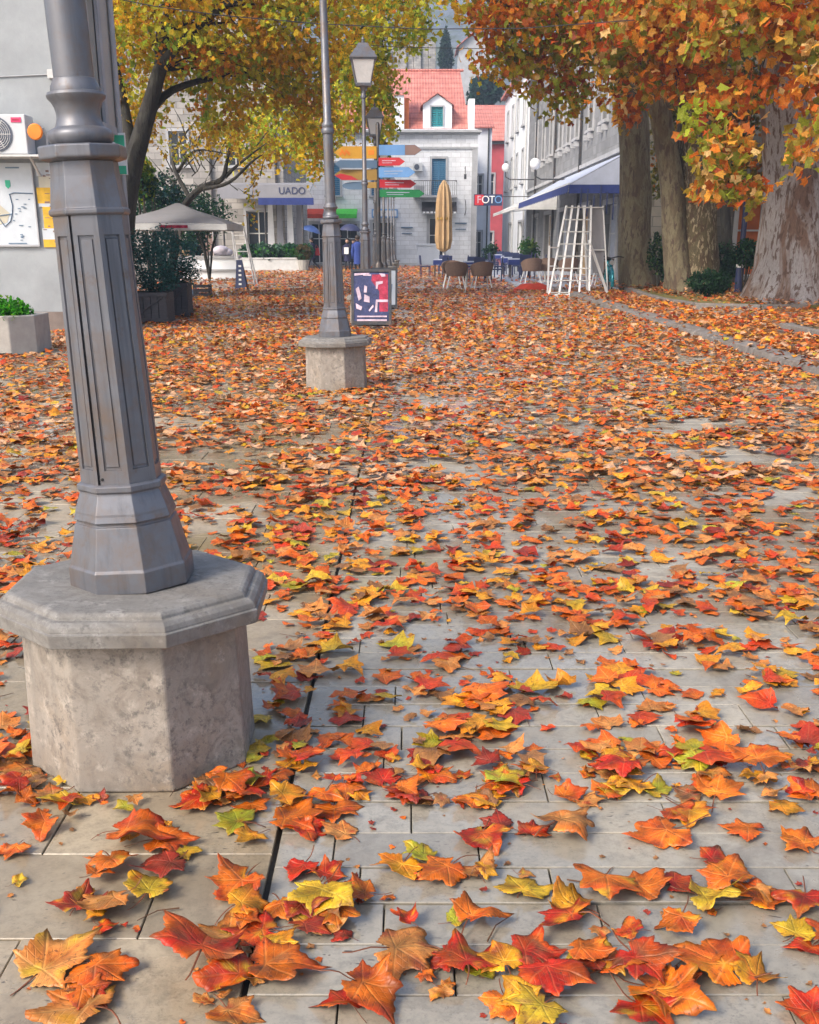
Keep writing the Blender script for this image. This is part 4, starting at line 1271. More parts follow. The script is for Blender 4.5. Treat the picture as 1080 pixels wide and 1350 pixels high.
# ---- grey stone row on the right
FX = 8.0
sb = empty("stone_building", (FX + 6, 33, 0), "long grey stone building with tall narrow windows on the right of the terrace", "building")
wu = [6.2, 9.2, 12.6, 15.0, 17.4, 20.8, 23.8, 27.0]
fops = [(u - 0.5, u + 0.5, 6.15, 8.5) for u in wu]
gops = [(3.0, 5.4, 0.0, 2.9), (8.6, 11.2, 0, 3.0), (14.4, 16.8, 0, 3.0), (19.6, 22.2, 0, 3.0), (25.2, 27.6, 0, 3.0)]
m = MB(); wall_open(m, (FX, 33, 0), (0, 1, 0), 31, 11.2, fops + gops, (-1, 0, 0), 0.3)
sops = [(1.3, 2.6, 0.0, 2.8), (3.6, 5.4, 0.3, 2.8), (6.4, 7.8, 0.0, 2.8), (1.4, 2.5, 5.9, 8.1), (4.2, 5.3, 5.9, 8.1), (7.0, 8.1, 5.9, 8.1), (9.2, 11.4, 0, 2.8), (10.0, 11.1, 5.9, 8.1)]
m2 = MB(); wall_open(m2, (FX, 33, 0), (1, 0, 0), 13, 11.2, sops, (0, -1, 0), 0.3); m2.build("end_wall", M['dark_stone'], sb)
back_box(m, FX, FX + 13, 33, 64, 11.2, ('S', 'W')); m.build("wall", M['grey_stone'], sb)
for o_ in fops: window(sb, (FX, 33, 0), (0, 1, 0), (-1, 0, 0), o_, 'glass', True, 0.13, rev=0.3)
for k, o_ in enumerate(gops): window(sb, (FX, 33, 0), (0, 1, 0), (-1, 0, 0), o_, ('deck', 'beige_cloth', 'pale_cloth', 'beige_cloth', 'pale_cloth')[k], False, 0.2, rev=0.3, name="doorway")
for k, o_ in enumerate(sops): window(sb, (FX, 33, 0), (1, 0, 0), (0, -1, 0), o_, ('glass', 'shop_orange', 'red_wall', 'glass', 'glass', 'glass', 'red_wall', 'glass')[k], o_[2] > 0, 0.15, rev=0.3)
m = MB(); m.box((FX - 0.1, 48.5, 11.25), (0.6, 31.4, 0.2)); m.box((FX + 6.5, 32.9, 11.25), (13.4, 0.6, 0.2)); m.box((FX - 0.04, 48.5, 4.75), (0.14, 31, 0.16)); m.build("cornice", M['trim_stone'], sb)
m = MB()
for u in wu:
    for s in (-0.45, 0.45): m.box((FX - 0.12, 33 + u + s, 5.86), (0.24, 0.16, 0.22))
m.build("corbels", M['trim_stone'], sb)
for yy in (44.2, 51.8, 59.5):
    m = MB(); m.tube([(FX - 0.09, yy, 0), (FX - 0.09, yy, 11)], 0.06, 6); m.build("drainpipe", M['dark_iron'], sb)
m = MB(); m.extr([(FX - 0.4, 32.6, 11.35), (FX + 13.4, 32.6, 11.35), (FX + 13.4, 64, 11.35), (FX - 0.4, 64, 11.35)], (0, 0, 0.1)); m.build("roof_slab", M['roof'], sb)
# slim white house further along
sl = empty("white_townhouse", (FX + 4, 64, 0), "tall white rendered townhouse at the far end of the grey stone row", "building")
tops = [(u - 0.45, u + 0.45, z, z + 2.1) for u in (2.5, 6.0, 9.5, 13) for z in (5.5, 9.2)] + [(1.5, 4, 0, 2.9), (8, 10.5, 0, 2.9)]
m = MB(); wall_open(m, (FX - 0.05, 64.05, 0), (0, 1, 0), 16, 12.6, tops, (-1, 0, 0), 0.25); back_box(m, FX - 0.05, FX + 10, 64.05, 80.05, 12.6, ('W',)); m.build("wall", M['white_render'], sl)
for o_ in tops: window(sl, (FX - 0.05, 64.05, 0), (0, 1, 0), (-1, 0, 0), o_, 'glass', o_[2] > 0, 0.12, rev=0.25)
for yy in (64.6, 71.5): 
    m = MB(); m.tube([(FX - 0.14, yy, 0), (FX - 0.14, yy, 12.5)], 0.06, 6); m.build("drainpipe", M['offwhite'], sl)
m = MB(); m.box((FX + 4.9, 72, 12.7), (10.6, 16.6, 0.2)); m.build("roof_slab", M['roof'], sl)
# brick shopfront building behind the trees, right edge
bb = empty("shop_building", (13.4, 20, 0), "reddish shop building in the shade behind the plane trees", "building")
bops = [(2, 4.6, 0, 2.9), (6.4, 9, 0, 2.9), (10.8, 13.4, 0, 2.9), (15.2, 17.8, 0, 2.9)] + [(u, u + 1.1, 5.4, 7.6) for u in (2.7, 7.1, 11.5, 15.9)]
m = MB(); wall_open(m, (13.4, 12, 0), (0, 1, 0), 20.5, 10.5, bops, (-1, 0, 0), 0.3); back_box(m, 13.4, 24, 12, 32.5, 10.5, ('W',)); m.build("wall", M['old_stone'], bb)
for k, o_ in enumerate(bops): window(bb, (13.4, 12, 0), (0, 1, 0), (-1, 0, 0), o_, 'glass' if k > 3 else ('red_wall', 'shop_orange', 'glass', 'red_wall')[k], k > 3, 0.16, rev=0.3)

# ---- awnings of the right terrace
def awning(name, label, y0, y1, x0, zb, xf, zf, top, val, vh):
    t = empty(name, (x0, (y0 + y1) / 2, zf), label, "awning")
    m = MB(); th = 0.03
    m.extr([(x0, y0, zb), (xf, y0, zf), (xf, y0, zf + th), (x0, y0, zb + th)], (0, y1 - y0, 0)); m.build("canopy", M[top], t)
    m = MB(); n = int((y1 - y0) / 0.5)
    for k in range(n):
        a = y0 + (y1 - y0) * k / n; c = y0 + (y1 - y0) * (k + 1) / n
        m.extr([(xf - 0.02, a, zf + 0.01), (xf - 0.02, c, zf + 0.01), (xf - 0.05, c, zf - vh * 0.8), (xf - 0.05, (a + c) / 2, zf - vh), (xf - 0.05, a, zf - vh * 0.8)], (0.012, 0, 0))
    m.extr([(x0, y0 - 0.03, zf), (xf, y0 - 0.03, zf), (xf, y0 - 0.03, zf - vh), (x0, y0 - 0.03, zf - vh)], (0, 0.012, 0))
    m.build("valance", M[val], t)
    m = MB(); m.extr([(x0, y0 - 0.012, zb - 0.02), (xf, y0 - 0.012, zf - 0.01), (xf, y0 - 0.012, zf - vh * 0.3), (x0, y0 - 0.012, zf - vh * 0.3)], (0, 0.012, 0)); m.build("end_panel", M[top], t)
    m = MB()
    for yy in np.linspace(y0 + 0.3, y1 - 0.3, 4):
        m.bar((x0 - 0.03, yy, zb - 0.7), (xf + 0.06, yy, zf - 0.02), 0.04)
    m.bar((xf, y0, zf + 0.03), (xf, y1, zf + 0.03), 0.06); m.build("folding_arm", M['white'], t)
    return t
awning("terrace_awning", "pale awning with dark blue valance projecting over the right terrace", 34.6, 50.0, 7.96, 4.55, 5.85, 3.45, 'pale_cloth', 'navy_cloth', 0.30)
awning("terrace_awning", "plain white awning further along the stone row", 50.8, 64.0, 7.96, 4.3, 5.75, 3.30, 'offwhite', 'offwhite', 0.14)
m = MB()
for k in range(7): m.box((6.3 + 0.24 * k, 34.55, 2.95 - 0.12 * (k % 3)), (0.05, 0.02, 0.75 + 0.2 * (k % 2)))
tag(m.build("hanging_strips", M['navy']), "dark hanging strips under the near end of the terrace awning", "banner")
m = MB(); m.box((7.75, 32.9, 5.0), (0.5, 0.06, 2.5)); tag(m.build("banner", M['navy_cloth']), "dark blue vertical banner at the corner of the stone building", "banner")

# FOTO sign
fs = empty("photo_sign", (6.0, 60, 4.0), "projecting FOTO sign in red and dark blue above the white awning", "sign")
p = at(642, 264, 58.0)
m = MB(); m.box((p.x + 0.14, 58, p.z), (1.75, 0.22, 0.66)); m.build("box", M['navy'], fs)
m = MB(); m.box((p.x - 0.42, 57.875, p.z), (0.55, 0.03, 0.60)); m.build("red_square", M['red'], fs)
for k, ch in enumerate("FOTO"):
    text(ch, 0.62, (p.x - 0.42 + 0.40 * k, 57.85, p.z), (math.pi / 2, 0, 0), M['poster_pink'] if k == 0 else M['white'] if k < 3 else M['sky_blue'], fs)
m = MB(); m.tube([(p.x + 0.9, 58, p.z + 0.2), (FX - 0.02, 58, p.z + 0.2)], 0.03, 6); m.build("bracket", M['dark_iron'], fs)
# globe wall lamps
for k, (px, py, Y) in enumerate(((707, 217, 46.0), (668, 222, 60.0))):
    p = at(px, py, Y)
    t = empty("globe_lamp", (p.x, Y, p.z), ("nearer" if k == 0 else "farther") + " white globe lamp on a bracket, " + ("above the blue valance" if k == 0 else "near the white townhouse"), "wall lamp", "globe lamps on the stone row")
    m = MB(); m.sphere((p.x, Y, p.z), 0.26, 16, 10); m.build("globe", M['globe'], t, smooth=True)
    m = MB(); m.tube([(p.x, Y, p.z - 0.24), (p.x, Y, p.z - 0.55), (p.x + 0.3, Y, p.z - 0.7), (FX, Y, p.z - 0.7)], 0.035, 6); m.tube([(p.x, Y, p.z + 0.24), (p.x, Y, p.z + 0.4)], 0.03, 6); m.build("bracket", M['dark_iron'], t)

# ---- old stone building behind the left trees
ob = empty("old_stone_building", (-14, 54, 0), "old grey stone building half hidden behind the yellow trees on the left", "building")
oops = [(u, u + 1.0, 5.6, 7.4) for u in (2.0, 5.2, 8.4, 11.6)] + [(u, u + 1.0, 10.2, 12.2) for u in (2.0, 5.2, 8.4, 11.6)] + [(9.2, 10.6, 0, 3.2), (12.6, 13.9, 0, 3.2), (4, 5.2, 0, 3)]
m = MB(); wall_open(m, (-22, 54, 0), (1, 0, 0), 14.8, 15.5, oops, (0, -1, 0), 0.3); back_box(m, -22, -7.2, 54, 66, 15.5, ('S',)); m.build("wall", M['old_stone'], ob)
for k, o_ in enumerate(oops): window(ob, (-22, 54, 0), (1, 0, 0), (0, -1, 0), o_, 'glass' if k != 8 else 'brown_paint', o_[2] > 0, 0.15, rev=0.3)
for xx in (-11.3, -7.6): m = MB(); m.tube([(xx, 53.9, 0), (xx, 53.9, 11)], 0.07, 6); m.build("drainpipe", M['dark_iron'], ob)
m = MB(); m.add([(-22.3, 53.6, 15.5), (-6.9, 53.6, 15.5), (-6.9, 60, 18), (-22.3, 60, 18), (-22.3, 66.4, 15.5), (-6.9, 66.4, 15.5)], [(0, 1, 2, 3), (3, 2, 5, 4), (0, 3, 4), (1, 5, 2)]); m.build("roof", M['roof'], ob)
aw = empty("cafe_awning", (-8, 52.5, 3.6), "long grey café awning with blue valance and dark letters before old stone building", "awning")
m = MB(); m.extr([(-10.4, 53.95, 4.7), (-10.4, 51.0, 3.85), (-10.4, 51.0, 3.80), (-10.4, 53.95, 4.64)], (4.9, 0, 0)); m.extr([(-10.4, 50.97, 4.42), (-5.6, 50.97, 4.42), (-5.2, 50.97, 3.72), (-10.4, 50.97, 3.72)], (0, 0.03, 0)); m.build("canopy", M['grey_cloth'], aw)
m = MB(); m.extr([(-8.2, 50.93, 3.76), (-5.2, 50.93, 3.76), (-5.2, 50.93, 3.4), (-8.2, 50.93, 3.4)], (0, 0.025, 0)); m.build("valance", M['navy_cloth'], aw)
for xx in (-10.2, -7.9, -5.85): m = MB(); m.tube([(xx, 51.2, 0), (xx, 51.2, 3.8)], 0.05, 8); m.build("post", M['dark_iron'], aw)
text("UADO", 0.5, (-6.35, 50.95, 4.10), (math.pi / 2, 0, 0), M['navy'], aw)
for k, xx in enumerate((-7.5, -6.95, -6.45, -8.1)):
    m = MB(); m.extr([(xx, 52.5 + 0.2 * k, 0.9), (xx + 0.42, 52.5 + 0.2 * k, 0.9), (xx + 0.34, 52.5 + 0.2 * k, 3.5), (xx + 0.08, 52.5 + 0.2 * k, 3.5)], (0, 0.06, 0)); m.build("curtain", M['white'] if k % 2 else M['grey_cloth'], aw)

# ---- hill town: ruined wall, small house, cypress, trees
m = MB()
p0, p1 = at(488, 82, 150), at(575, 84, 150)
nseg = 9
for k in range(nseg):
    xx = p0.x + (p1.x - p0.x) * (k + 0.5) / nseg
    hh = rng.uniform(1.2, 3.0)
    m.box((xx, 150 + 0.3 * (k % 2), p0.z - 3 + hh / 2), ((p1.x - p0.x) / nseg * 0.99, 2.2, hh + 6))
tag(m.build("ruined_wall", M['old_stone'], bevel=0.1), "ruined grey fortress wall on the hillside above the pink roof", "wall")
hp = at(628, 86, 132)
hh = empty("hill_house", (hp.x, 132, hp.z - 6), "small pale house with gabled roof on the hillside", "building")
m = MB(); hops = [(1.2, 1.8, 6.4, 7.6), (2.6, 3.2, 6.4, 7.6)]
wall_open(m, (hp.x - 2.2, 132, hp.z - 6), (1, 0, 0), 4.4, 8.2, hops, (0, -1, 0)); m.add([(hp.x - 2.2, 132, hp.z + 2.2), (hp.x + 2.2, 132, hp.z + 2.2), (hp.x, 132, hp.z + 4.0)], [(0, 1, 2)])
m.add([(hp.x + s * 2.2, y, z) for s in (-1, 1) for y, z in ((132, hp.z - 6), (138, hp.z - 6), (138, hp.z + 2.2), (132, hp.z + 2.2))], [(0, 1, 2, 3), (4, 5, 6, 7)]); m.build("wall", M['trim_stone'], hh)
for o_ in hops: window(hh, (hp.x - 2.2, 132, hp.z - 6), (1, 0, 0), (0, -1, 0), o_, 'glass', False, 0.08)
m = MB()
for s in (-1, 1): m.extr([(hp.x + s * 2.6, 131.6, hp.z + 1.95), (hp.x, 131.6, hp.z + 4.1), (hp.x, 138.5, hp.z + 4.1), (hp.x + s * 2.6, 138.5, hp.z + 1.95)], (0, 0, 0.15))
m.build("roof", M['roof'], hh)

def cypress(px, pyb, pyt, Y, wpx, label):
    b0, t0 = at(px, pyb, Y), at(px, pyt, Y)
    H = t0.z - b0.z; rad = wpx * Y / 1180 / 2
    t = empty("cypress", (b0.x, Y, b0.z), label, "tree")
    m = MB(); m.tube([(b0.x, Y, b0.z - 3), (b0.x, Y, b0.z + H * 0.9)], [0.3, 0.03], 6); m.build("trunk", M['bark_dark'], t)
    cs = []
    for k in range(9):
        f = k / 8
        rr = rad * (1 - f) ** 0.7 * (0.6 + 0.5 * min(1, f * 5)) + 0.12
        cs.append((b0.x, Y, b0.z + H * (0.06 + 0.88 * f), rr, rr, H * 0.10))
    leaf_cloud("crown", t, cs, 2600, 0.33, [(0.02, 0.055, 0.03, 3), (0.03, 0.075, 0.04, 2), (0.012, 0.035, 0.02, 2)], elong=2.2, droop=-0.4, jitter=0.15)
cypress(588, 96, 36, 140, 20, "slim dark cypress on the hillside above the pink roof")
cypress(656, 70, 28, 150, 14, "smaller distant cypress seen between the autumn branches")
def round_tree(px, py, Y, rpx, label, n=2500, sz=0.4):
    p = at(px, py, Y); rad = rpx * Y / 1180
    t = empty("broadleaf_tree", (p.x, Y, p.z - rad * 1.6), label, "tree", "dark green trees on the slope")
    m = MB(); m.tube([(p.x, Y, p.z - rad * 2.5), (p.x, Y, p.z)], [0.35, 0.15], 6); m.build("trunk", M['bark_dark'], t)
    cs = [(p.x + rng.uniform(-.5, .5) * rad, Y + rng.uniform(-.5, .5) * rad, p.z + rng.uniform(-.4, .5) * rad, rad * .7, rad * .7, rad * .6) for k in range(5)]
    leaf_cloud("crown", t, cs, n, sz, [(0.025, 0.075, 0.055, 3), (0.035, 0.10, 0.06, 2), (0.015, 0.045, 0.035, 2)])
round_tree(645, 128, 112, 22, "dark green tree rising behind the red house roof")
round_tree(628, 140, 113, 14, "small dark green tree beside the pink roof's right parapet")
round_tree(470, 95, 120, 20, "dark green tree on the slope behind the third lamp lantern")

# ================================================================== PLANE TREES
def limb(parent, pts, rad, mat, n=14, rough=0.10, name="limb", sub=4):
    # resample for a smooth, knobbly limb
    P = [Vector(p) for p in pts]
    out, rr = [], []
    for i in range(len(P) - 1):
        for k in range(sub):
            f = k / sub
            a = P[max(i - 1, 0)]; b_ = P[i]; c = P[i + 1]; d = P[min(i + 2, len(P) - 1)]
            q = 0.5 * ((2 * b_) + (c - a) * f + (2 * a - 5 * b_ + 4 * c - d) * f * f + (3 * b_ - a - 3 * c + d) * f ** 3)
            out.append(q); rr.append(rad[i] * (1 - f) + rad[i + 1] * f)
    out.append(P[-1]); rr.append(rad[-1])
    m = MB(); m.tube(out, rr, n, rough=rough)
    return m.build(name, M[mat], parent, smooth=True)

def flare(parent, base, r, mat, toes=7, h=0.9, name="trunk_flare"):
    m = MB()
    n = 28; rows = 7; p = []; f = []
    ph = rng.uniform(0, 6)
    for i in range(rows + 1):
        t = i / rows
        for k in range(n):
            a = 2 * math.pi * k / n
            bump_ = 0.5 + 0.5 * math.cos(toes * a + ph + 0.6 * math.sin(2 * a))
            rr = r * (0.84 + 0.16 * (1 - t) + (1 - t) ** 2 * (0.16 + 0.26 * bump_))
            p.append((base.x + rr * math.cos(a), base.y + rr * math.sin(a), base.z - 0.1 + h * t))
    for i in range(rows):
        for k in range(n):
            k2 = (k + 1) % n
            f.append((i * n + k, i * n + k2, (i + 1) * n + k2, (i + 1) * n + k))
    m.add(p, f); return m.build(name, M[mat], parent, smooth=True)

def clusters(lst):
    out = []
    for px, py, Y, rx, ry, *dz in lst:
        p = at(px, py, Y); s = Y / 1180 * 1.02
        out.append((p.x, p.y, p.z, rx * s, (dz[0] if dz else max(rx, ry) * s), ry * s))
    return out

def twigs(parent, cl, origin_pts, n, mat, name="twigs"):
    m = MB()
    for k in range(n):
        c = rng.choice(cl); a = Vector(rng.choice(origin_pts))
        e = Vector((c[0] + rng.uniform(-.8, .8) * c[3], c[1] + rng.uniform(-.8, .8) * c[4], c[2] + rng.uniform(-.9, .5) * c[5]))
        mid = a.lerp(e, 0.5) + Vector((rng.uniform(-.3, .3), rng.uniform(-.3, .3), rng.uniform(0.1, 0.6)))
        q = a.lerp(mid, 0.5) + Vector((0, 0, 0.1))
        m.tube([a, q, mid, mid.lerp(e, 0.6) + Vector((0, 0, 0.1)), e], [0.032, 0.022, 0.014, 0.008, 0.003], 5)
    o = m.build(name, M[mat], parent); o["kind"] = "stuff"
    return o

GOLD = [(0.56, 0.357, 0.017, 3), (0.44, 0.243, 0.014, 3), (0.347, 0.325, 0.022, 2), (0.667, 0.487, 0.043, 1.6), (0.213, 0.308, 0.029, 1.8), (0.48, 0.179, 0.017, 1)]
LIME = [(0.319, 0.377, 0.029, 3), (0.478, 0.478, 0.043, 2.2), (0.174, 0.275, 0.029, 1.5), (0.652, 0.493, 0.043, 1.5)]
RUST = [(0.546, 0.169, 0.016, 3), (0.429, 0.111, 0.013, 2.2), (0.585, 0.286, 0.039, 2), (0.338, 0.26, 0.033, 1.8), (0.676, 0.429, 0.169, 1.0), (0.221, 0.26, 0.026, 1.5), (0.364, 0.065, 0.013, 1)]

# tree left: leaning trunk
bD = at(150, 355, 24); bD.z = 0
tD = empty("plane_tree", (bD.x, 24, 0), "leaning plane tree with golden foliage behind the plaster building", "tree")
ptsD = [(bD.x, 24, -0.1), at(157, 300, 24), at(168, 235, 24), at(187, 165, 24), at(206, 95, 24), at(216, 40, 24), at(228, -60, 24), at(240, -170, 24)]
limb(tD, ptsD, [0.40, 0.34, 0.27, 0.21, 0.16, 0.13, 0.10, 0.04], 'bark_dark', name="trunk")
limb(tD, [at(172, 225, 24), at(160, 150, 24.5), at(140, 60, 25), at(120, -40, 25)], [0.2, 0.16, 0.11, 0.05], 'bark_dark')
limb(tD, [at(208, 90, 24), at(228, 66, 23.6), at(290, 10, 23), at(400, -30, 22.5)], [0.13, 0.11, 0.08, 0.04], 'bark_dark')
limb(tD, [at(190, 155, 24), at(225, 120, 24.3), at(300, 100, 25), at(380, 90, 25.5)], [0.12, 0.085, 0.06, 0.03], 'bark_dark')
clD = clusters([(215, 25, 24, 80, 50), (300, 45, 24, 95, 55), (178, 110, 25.5, 34, 75), (150, 190, 26, 30, 50), (255, 90, 25.5, 50, 35), (385, 40, 24, 75, 55), (345, 105, 25, 70, 42), (400, 105, 25, 50, 45), (415, 165, 25, 30, 40), (290, 150, 26, 40, 32),
                (240, -70, 24, 140, 60), (420, -60, 24, 120, 60), (120, -10, 25, 60, 70)])
leaf_cloud("crown", tD, clD, 18500, 0.108, GOLD, jitter=0.45, gain=1.55)
twigs(tD, clD, [ptsD[4], ptsD[5], ptsD[6], at(300, 100, 25), at(290, 10, 23)], 40, 'bark_dark')
# second left tree behind, greener, hanging over the third lamp
bE = at(436, 400, 33); bE.z = 0
tE = empty("plane_tree", (bE.x, 33, 0), "yellow-green plane tree reaching over the third lamp lantern", "tree")
limb(tE, [(bE.x, 33, -0.1), at(436, 300, 33), at(433, 220, 33), at(429, 140, 33), at(426, 50, 33), at(440, -40, 32)], [0.24, 0.19, 0.17, 0.15, 0.12, 0.06], 'bark_dark', name="trunk")
limb(tE, [at(429, 135, 33), at(450, 80, 32), at(500, 20, 31), at(560, -20, 30)], [0.12, 0.09, 0.06, 0.03], 'bark_dark')
clE = clusters([(470, 55, 31, 48, 50), (455, 130, 32, 42, 50), (505, 150, 32, 20, 45), (410, 205, 33, 24, 34), (430, 175, 33, 36, 34), (525, 20, 30, 50, 38), (545, 45, 30, 22, 28), (370, 170, 34, 45, 45), (330, 185, 34, 35, 36), (470, -50, 31, 120, 50), (490, 110, 31.5, 36, 42)])
leaf_cloud("crown", tE, clE, 12500, 0.115, LIME + GOLD[:2], jitter=0.45, gain=1.5)
twigs(tE, clE, [at(450, 80, 32), at(500, 20, 31), at(428, 140, 33)], 26, 'bark_dark')
# bare dark branching tree by the parasol
tF = empty("bare_tree", (-7.6, 30, 0), "small bare tree with dark crooked branches above the parasol", "tree")
limb(tF, [(-7.9, 30, 0), at(232, 310, 30), at(240, 275, 30), at(262, 250, 30), at(290, 238, 30), at(297, 215, 30), at(302, 190, 30)], [0.17, 0.14, 0.12, 0.10, 0.08, 0.06, 0.03], 'bark_dark', 8, name="trunk")
for pts in ([at(248, 262, 30), at(225, 215, 30.4), at(240, 180, 30.8), at(262, 155, 31)], [at(290, 238, 30), at(320, 212, 30), at(350, 190, 29.6)], [at(266, 250, 30), at(300, 242, 29.6), at(330, 215, 29.4), at(345, 205, 29.2)], [at(232, 228, 30.4), at(255, 200, 30), at(300, 205, 29.8)]):
    limb(tF, pts, [0.075, 0.055, 0.035, 0.012][:len(pts)] if len(pts) == 4 else [0.06, 0.04, 0.012], 'bark_dark', 6)
m = MB()
for k in range(34):
    a = at(rng.uniform(225, 345), rng.uniform(180, 262), rng.uniform(29.5, 30.8)); e = a + Vector((rng.uniform(-.8, .9), rng.uniform(-.4, .4), rng.uniform(0.1, 0.9)))
    m.tube([a, a.lerp(e, 0.5) + Vector((0, 0, rng.uniform(-.12, .12))), e], [0.02, 0.014, 0.004], 4)
o = m.build("twigs", M['bark_dark'], tF); o["kind"] = "stuff"
clF = clusters([(300, 190, 30, 70, 25), (330, 250, 30, 8, 40), (290, 170, 30, 40, 25), (240, 205, 30, 26, 14)])
leaf_cloud("crown", tF, clF, 1100, 0.085, GOLD, jitter=0.6)

# right trees
def base_pt(px, py, z=0.12): return gr(px, py, z)
tA = empty("plane_tree", (6.95, 28, 0.1), "plane tree with smooth brown trunk nearest the white trellis", "tree")
limb(tA, [(6.98, 28, 0.0), at(838, 330, 28), at(840, 250, 28), at(838, 170, 28), at(830, 90, 28), at(825, 0, 27.5), at(820, -100, 27)], [0.56, 0.49, 0.46, 0.43, 0.38, 0.32, 0.2], 'bark_brown', 20, name="trunk")
flare(tA, Vector((6.98, 28, 0.05)), 0.5, 'bark_brown')
limb(tA, [at(838, 130, 28), at(790, 60, 26.5), at(720, 20, 25), at(640, 0, 23.5)], [0.22, 0.16, 0.10, 0.04], 'bark_brown', 10)
clA = clusters([(770, 25, 25, 95, 50), (700, 45, 24.5, 65, 42), (655, 85, 24.5, 34, 26), (720, 95, 25, 52, 38), (635, 15, 24, 32, 18), (745, 140, 26, 30, 26), (680, 10, 24, 70, 30), (780, 90, 26, 50, 45), (700, -70, 25, 130, 60)])
leaf_cloud("crown", tA, clA, 6300, 0.135, RUST + LIME[:2] + GOLD[:3], jitter=0.6, gain=1.3)
twigs(tA, clA, [at(790, 60, 26.5), at(720, 20, 25), at(660, 0, 23.8)], 20, 'bark_dark')
tB = empty("plane_tree", (7.7, 25, 0.1), "forked plane tree with flaking mottled bark in the middle of the bed", "tree")
limb(tB, [(7.72, 25.1, 0.0), at(915, 330, 25.1), at(918, 250, 25.1), at(928, 150, 25.1), at(945, 60, 25), at(960, -60, 24.5)], [0.78, 0.66, 0.60, 0.52, 0.42, 0.26], 'bark_mottled', 20, name="trunk")
limb(tB, [(7.35, 24.6, 0.0), at(893, 330, 24.7), at(888, 240, 24.7), at(876, 160, 24.7), at(862, 90, 24.6), at(846, 10, 24.5), at(830, -80, 24)], [0.40, 0.33, 0.30, 0.28, 0.26, 0.22, 0.14], 'bark_brown', 18)
flare(tB, Vector((7.68, 25.0, 0.05)), 0.6, 'bark_mottled')
clB = clusters([(850, 25, 22, 80, 50), (835, 95, 23, 42, 40), (905, 25, 21, 60, 45), (890, 110, 22, 40, 26), (830, 150, 24, 22, 20), (930, 75, 22, 40, 40), (880, -70, 23, 110, 60), (955, 130, 20, 28, 26), (935, 255, 20, 26, 16)])
leaf_cloud("crown", tB, clB, 4500, 0.148, RUST, jitter=0.6, gain=1.3)
twigs(tB, clB, [at(862, 90, 24.6), at(945, 60, 25), at(846, 10, 24.5)], 16, 'bark_dark')
tC = empty("plane_tree", (8.75, 21, 0.1), "massive pale plane tree trunk with flared roots at the right edge", "tree")
limb(tC, [(8.80, 21.2, 0.0), at(1052, 350, 21.2), at(1055, 290, 21.2), at(1052, 230, 21.2), at(1040, 160, 21.2), at(1035, 80, 21.1), at(1040, -20, 21), at(1040, -120, 21)], [0.98, 0.90, 0.82, 0.66, 0.48, 0.44, 0.38, 0.26], 'bark_grey', 28, name="trunk")
limb(tC, [at(1075, 270, 21.3), at(1098, 190, 21.4), at(1120, 90, 21.4), at(1150, -40, 21)], [0.6, 0.5, 0.42, 0.28], 'bark_brown', 18)
flare(tC, Vector((8.82, 21.2, 0.05)), 0.95, 'bark_grey', 9, 1.3)
clC = clusters([(985, 30, 19, 70, 42), (1045, 30, 18.5, 55, 42), (960, 200, 18.5, 42, 34), (980, 255, 18.5, 36, 22), (1065, 100, 18, 24, 44), (1068, 190, 18, 22, 40), (1000, 120, 19, 34, 30), (930, 160, 19, 36, 28), (1010, -70, 19, 110, 60), (1130, 40, 18, 60, 90), (955, 240, 18.6, 30, 26)])
leaf_cloud("crown", tC, clC, 3600, 0.150, RUST + LIME[:1], jitter=0.6, gain=1.3)
twigs(tC, clC, [at(1035, 80, 20.9), at(1040, -20, 20.8), at(1000, 60, 20)], 10, 'bark_dark')

tG = empty("plane_tree", (11.2, 31, 0), "slender plane tree with dark olive leaves at the back between the big trunks", "tree")
limb(tG, [(11.0, 31, 0), at(962, 330, 31), at(958, 230, 31), at(965, 120, 31), at(955, 20, 31), at(950, -60, 31)], [0.22, 0.18, 0.16, 0.14, 0.10, 0.05], 'bark_dark', 10, name="trunk")
clG = clusters([(905, 190, 31, 40, 50, 0.8), (965, 150, 31, 45, 60, 0.8), (880, 235, 31.5, 24, 30, 0.5), (985, 225, 31, 26, 32, 0.6), (1000, 90, 31, 40, 60, 0.8), (900, 110, 31, 45, 45, 0.8)])
leaf_cloud("crown", tG, clG, 4200, 0.13, [(0.12, 0.12, 0.02, 3), (0.20, 0.15, 0.02, 2), (0.30, 0.10, 0.015, 2), (0.06, 0.08, 0.02, 2)], jitter=0.4)
# shrubs in the bed
def shrub(px, py, Y, rx, ry, label, n=900, cols=None):
    p = at(px, py, Y); s = Y / 1180
    t = empty("shrub", (p.x, Y, 0.12), label, "shrub", "low shrubs under the plane trees")
    m = MB()
    for k in range(6):
        a = rng.uniform(0, 6.28); m.tube([(p.x, Y, 0.1), (p.x + rx * s * 0.5 * math.cos(a), Y + 0.2 * math.sin(a), p.z)], [0.02, 0.008], 5)
    m.build("stem", M['bark_dark'], t)
    leaf_cloud("foliage", t, [(p.x, Y, p.z, rx * s, max(rx, ry) * s * 0.8, ry * s), (p.x + rx * s * 0.4, Y, p.z - ry * s * 0.3, rx * s * 0.6, rx * s * 0.6, ry * s * 0.6)], n, 0.06, cols or [(0.02, 0.07, 0.03, 3), (0.035, 0.10, 0.04, 2), (0.012, 0.04, 0.02, 2)])
shrub(937, 372, 23.2, 28, 15, "low dark green shrub at the foot of the mottled trunk", 1500)
shrub(988, 335, 24, 18, 18, "rounded green shrub beside the blue post", 1000)
shrub(872, 335, 26.5, 16, 26, "upright green shrub between the two left trunks", 1000, [(0.03, 0.09, 0.03, 3), (0.10, 0.16, 0.03, 1.5), (0.02, 0.05, 0.02, 2)])
shrub(955, 345, 29.5, 26, 24, "tall dark shrub behind the mottled trunk, left of the blue post", 1400)
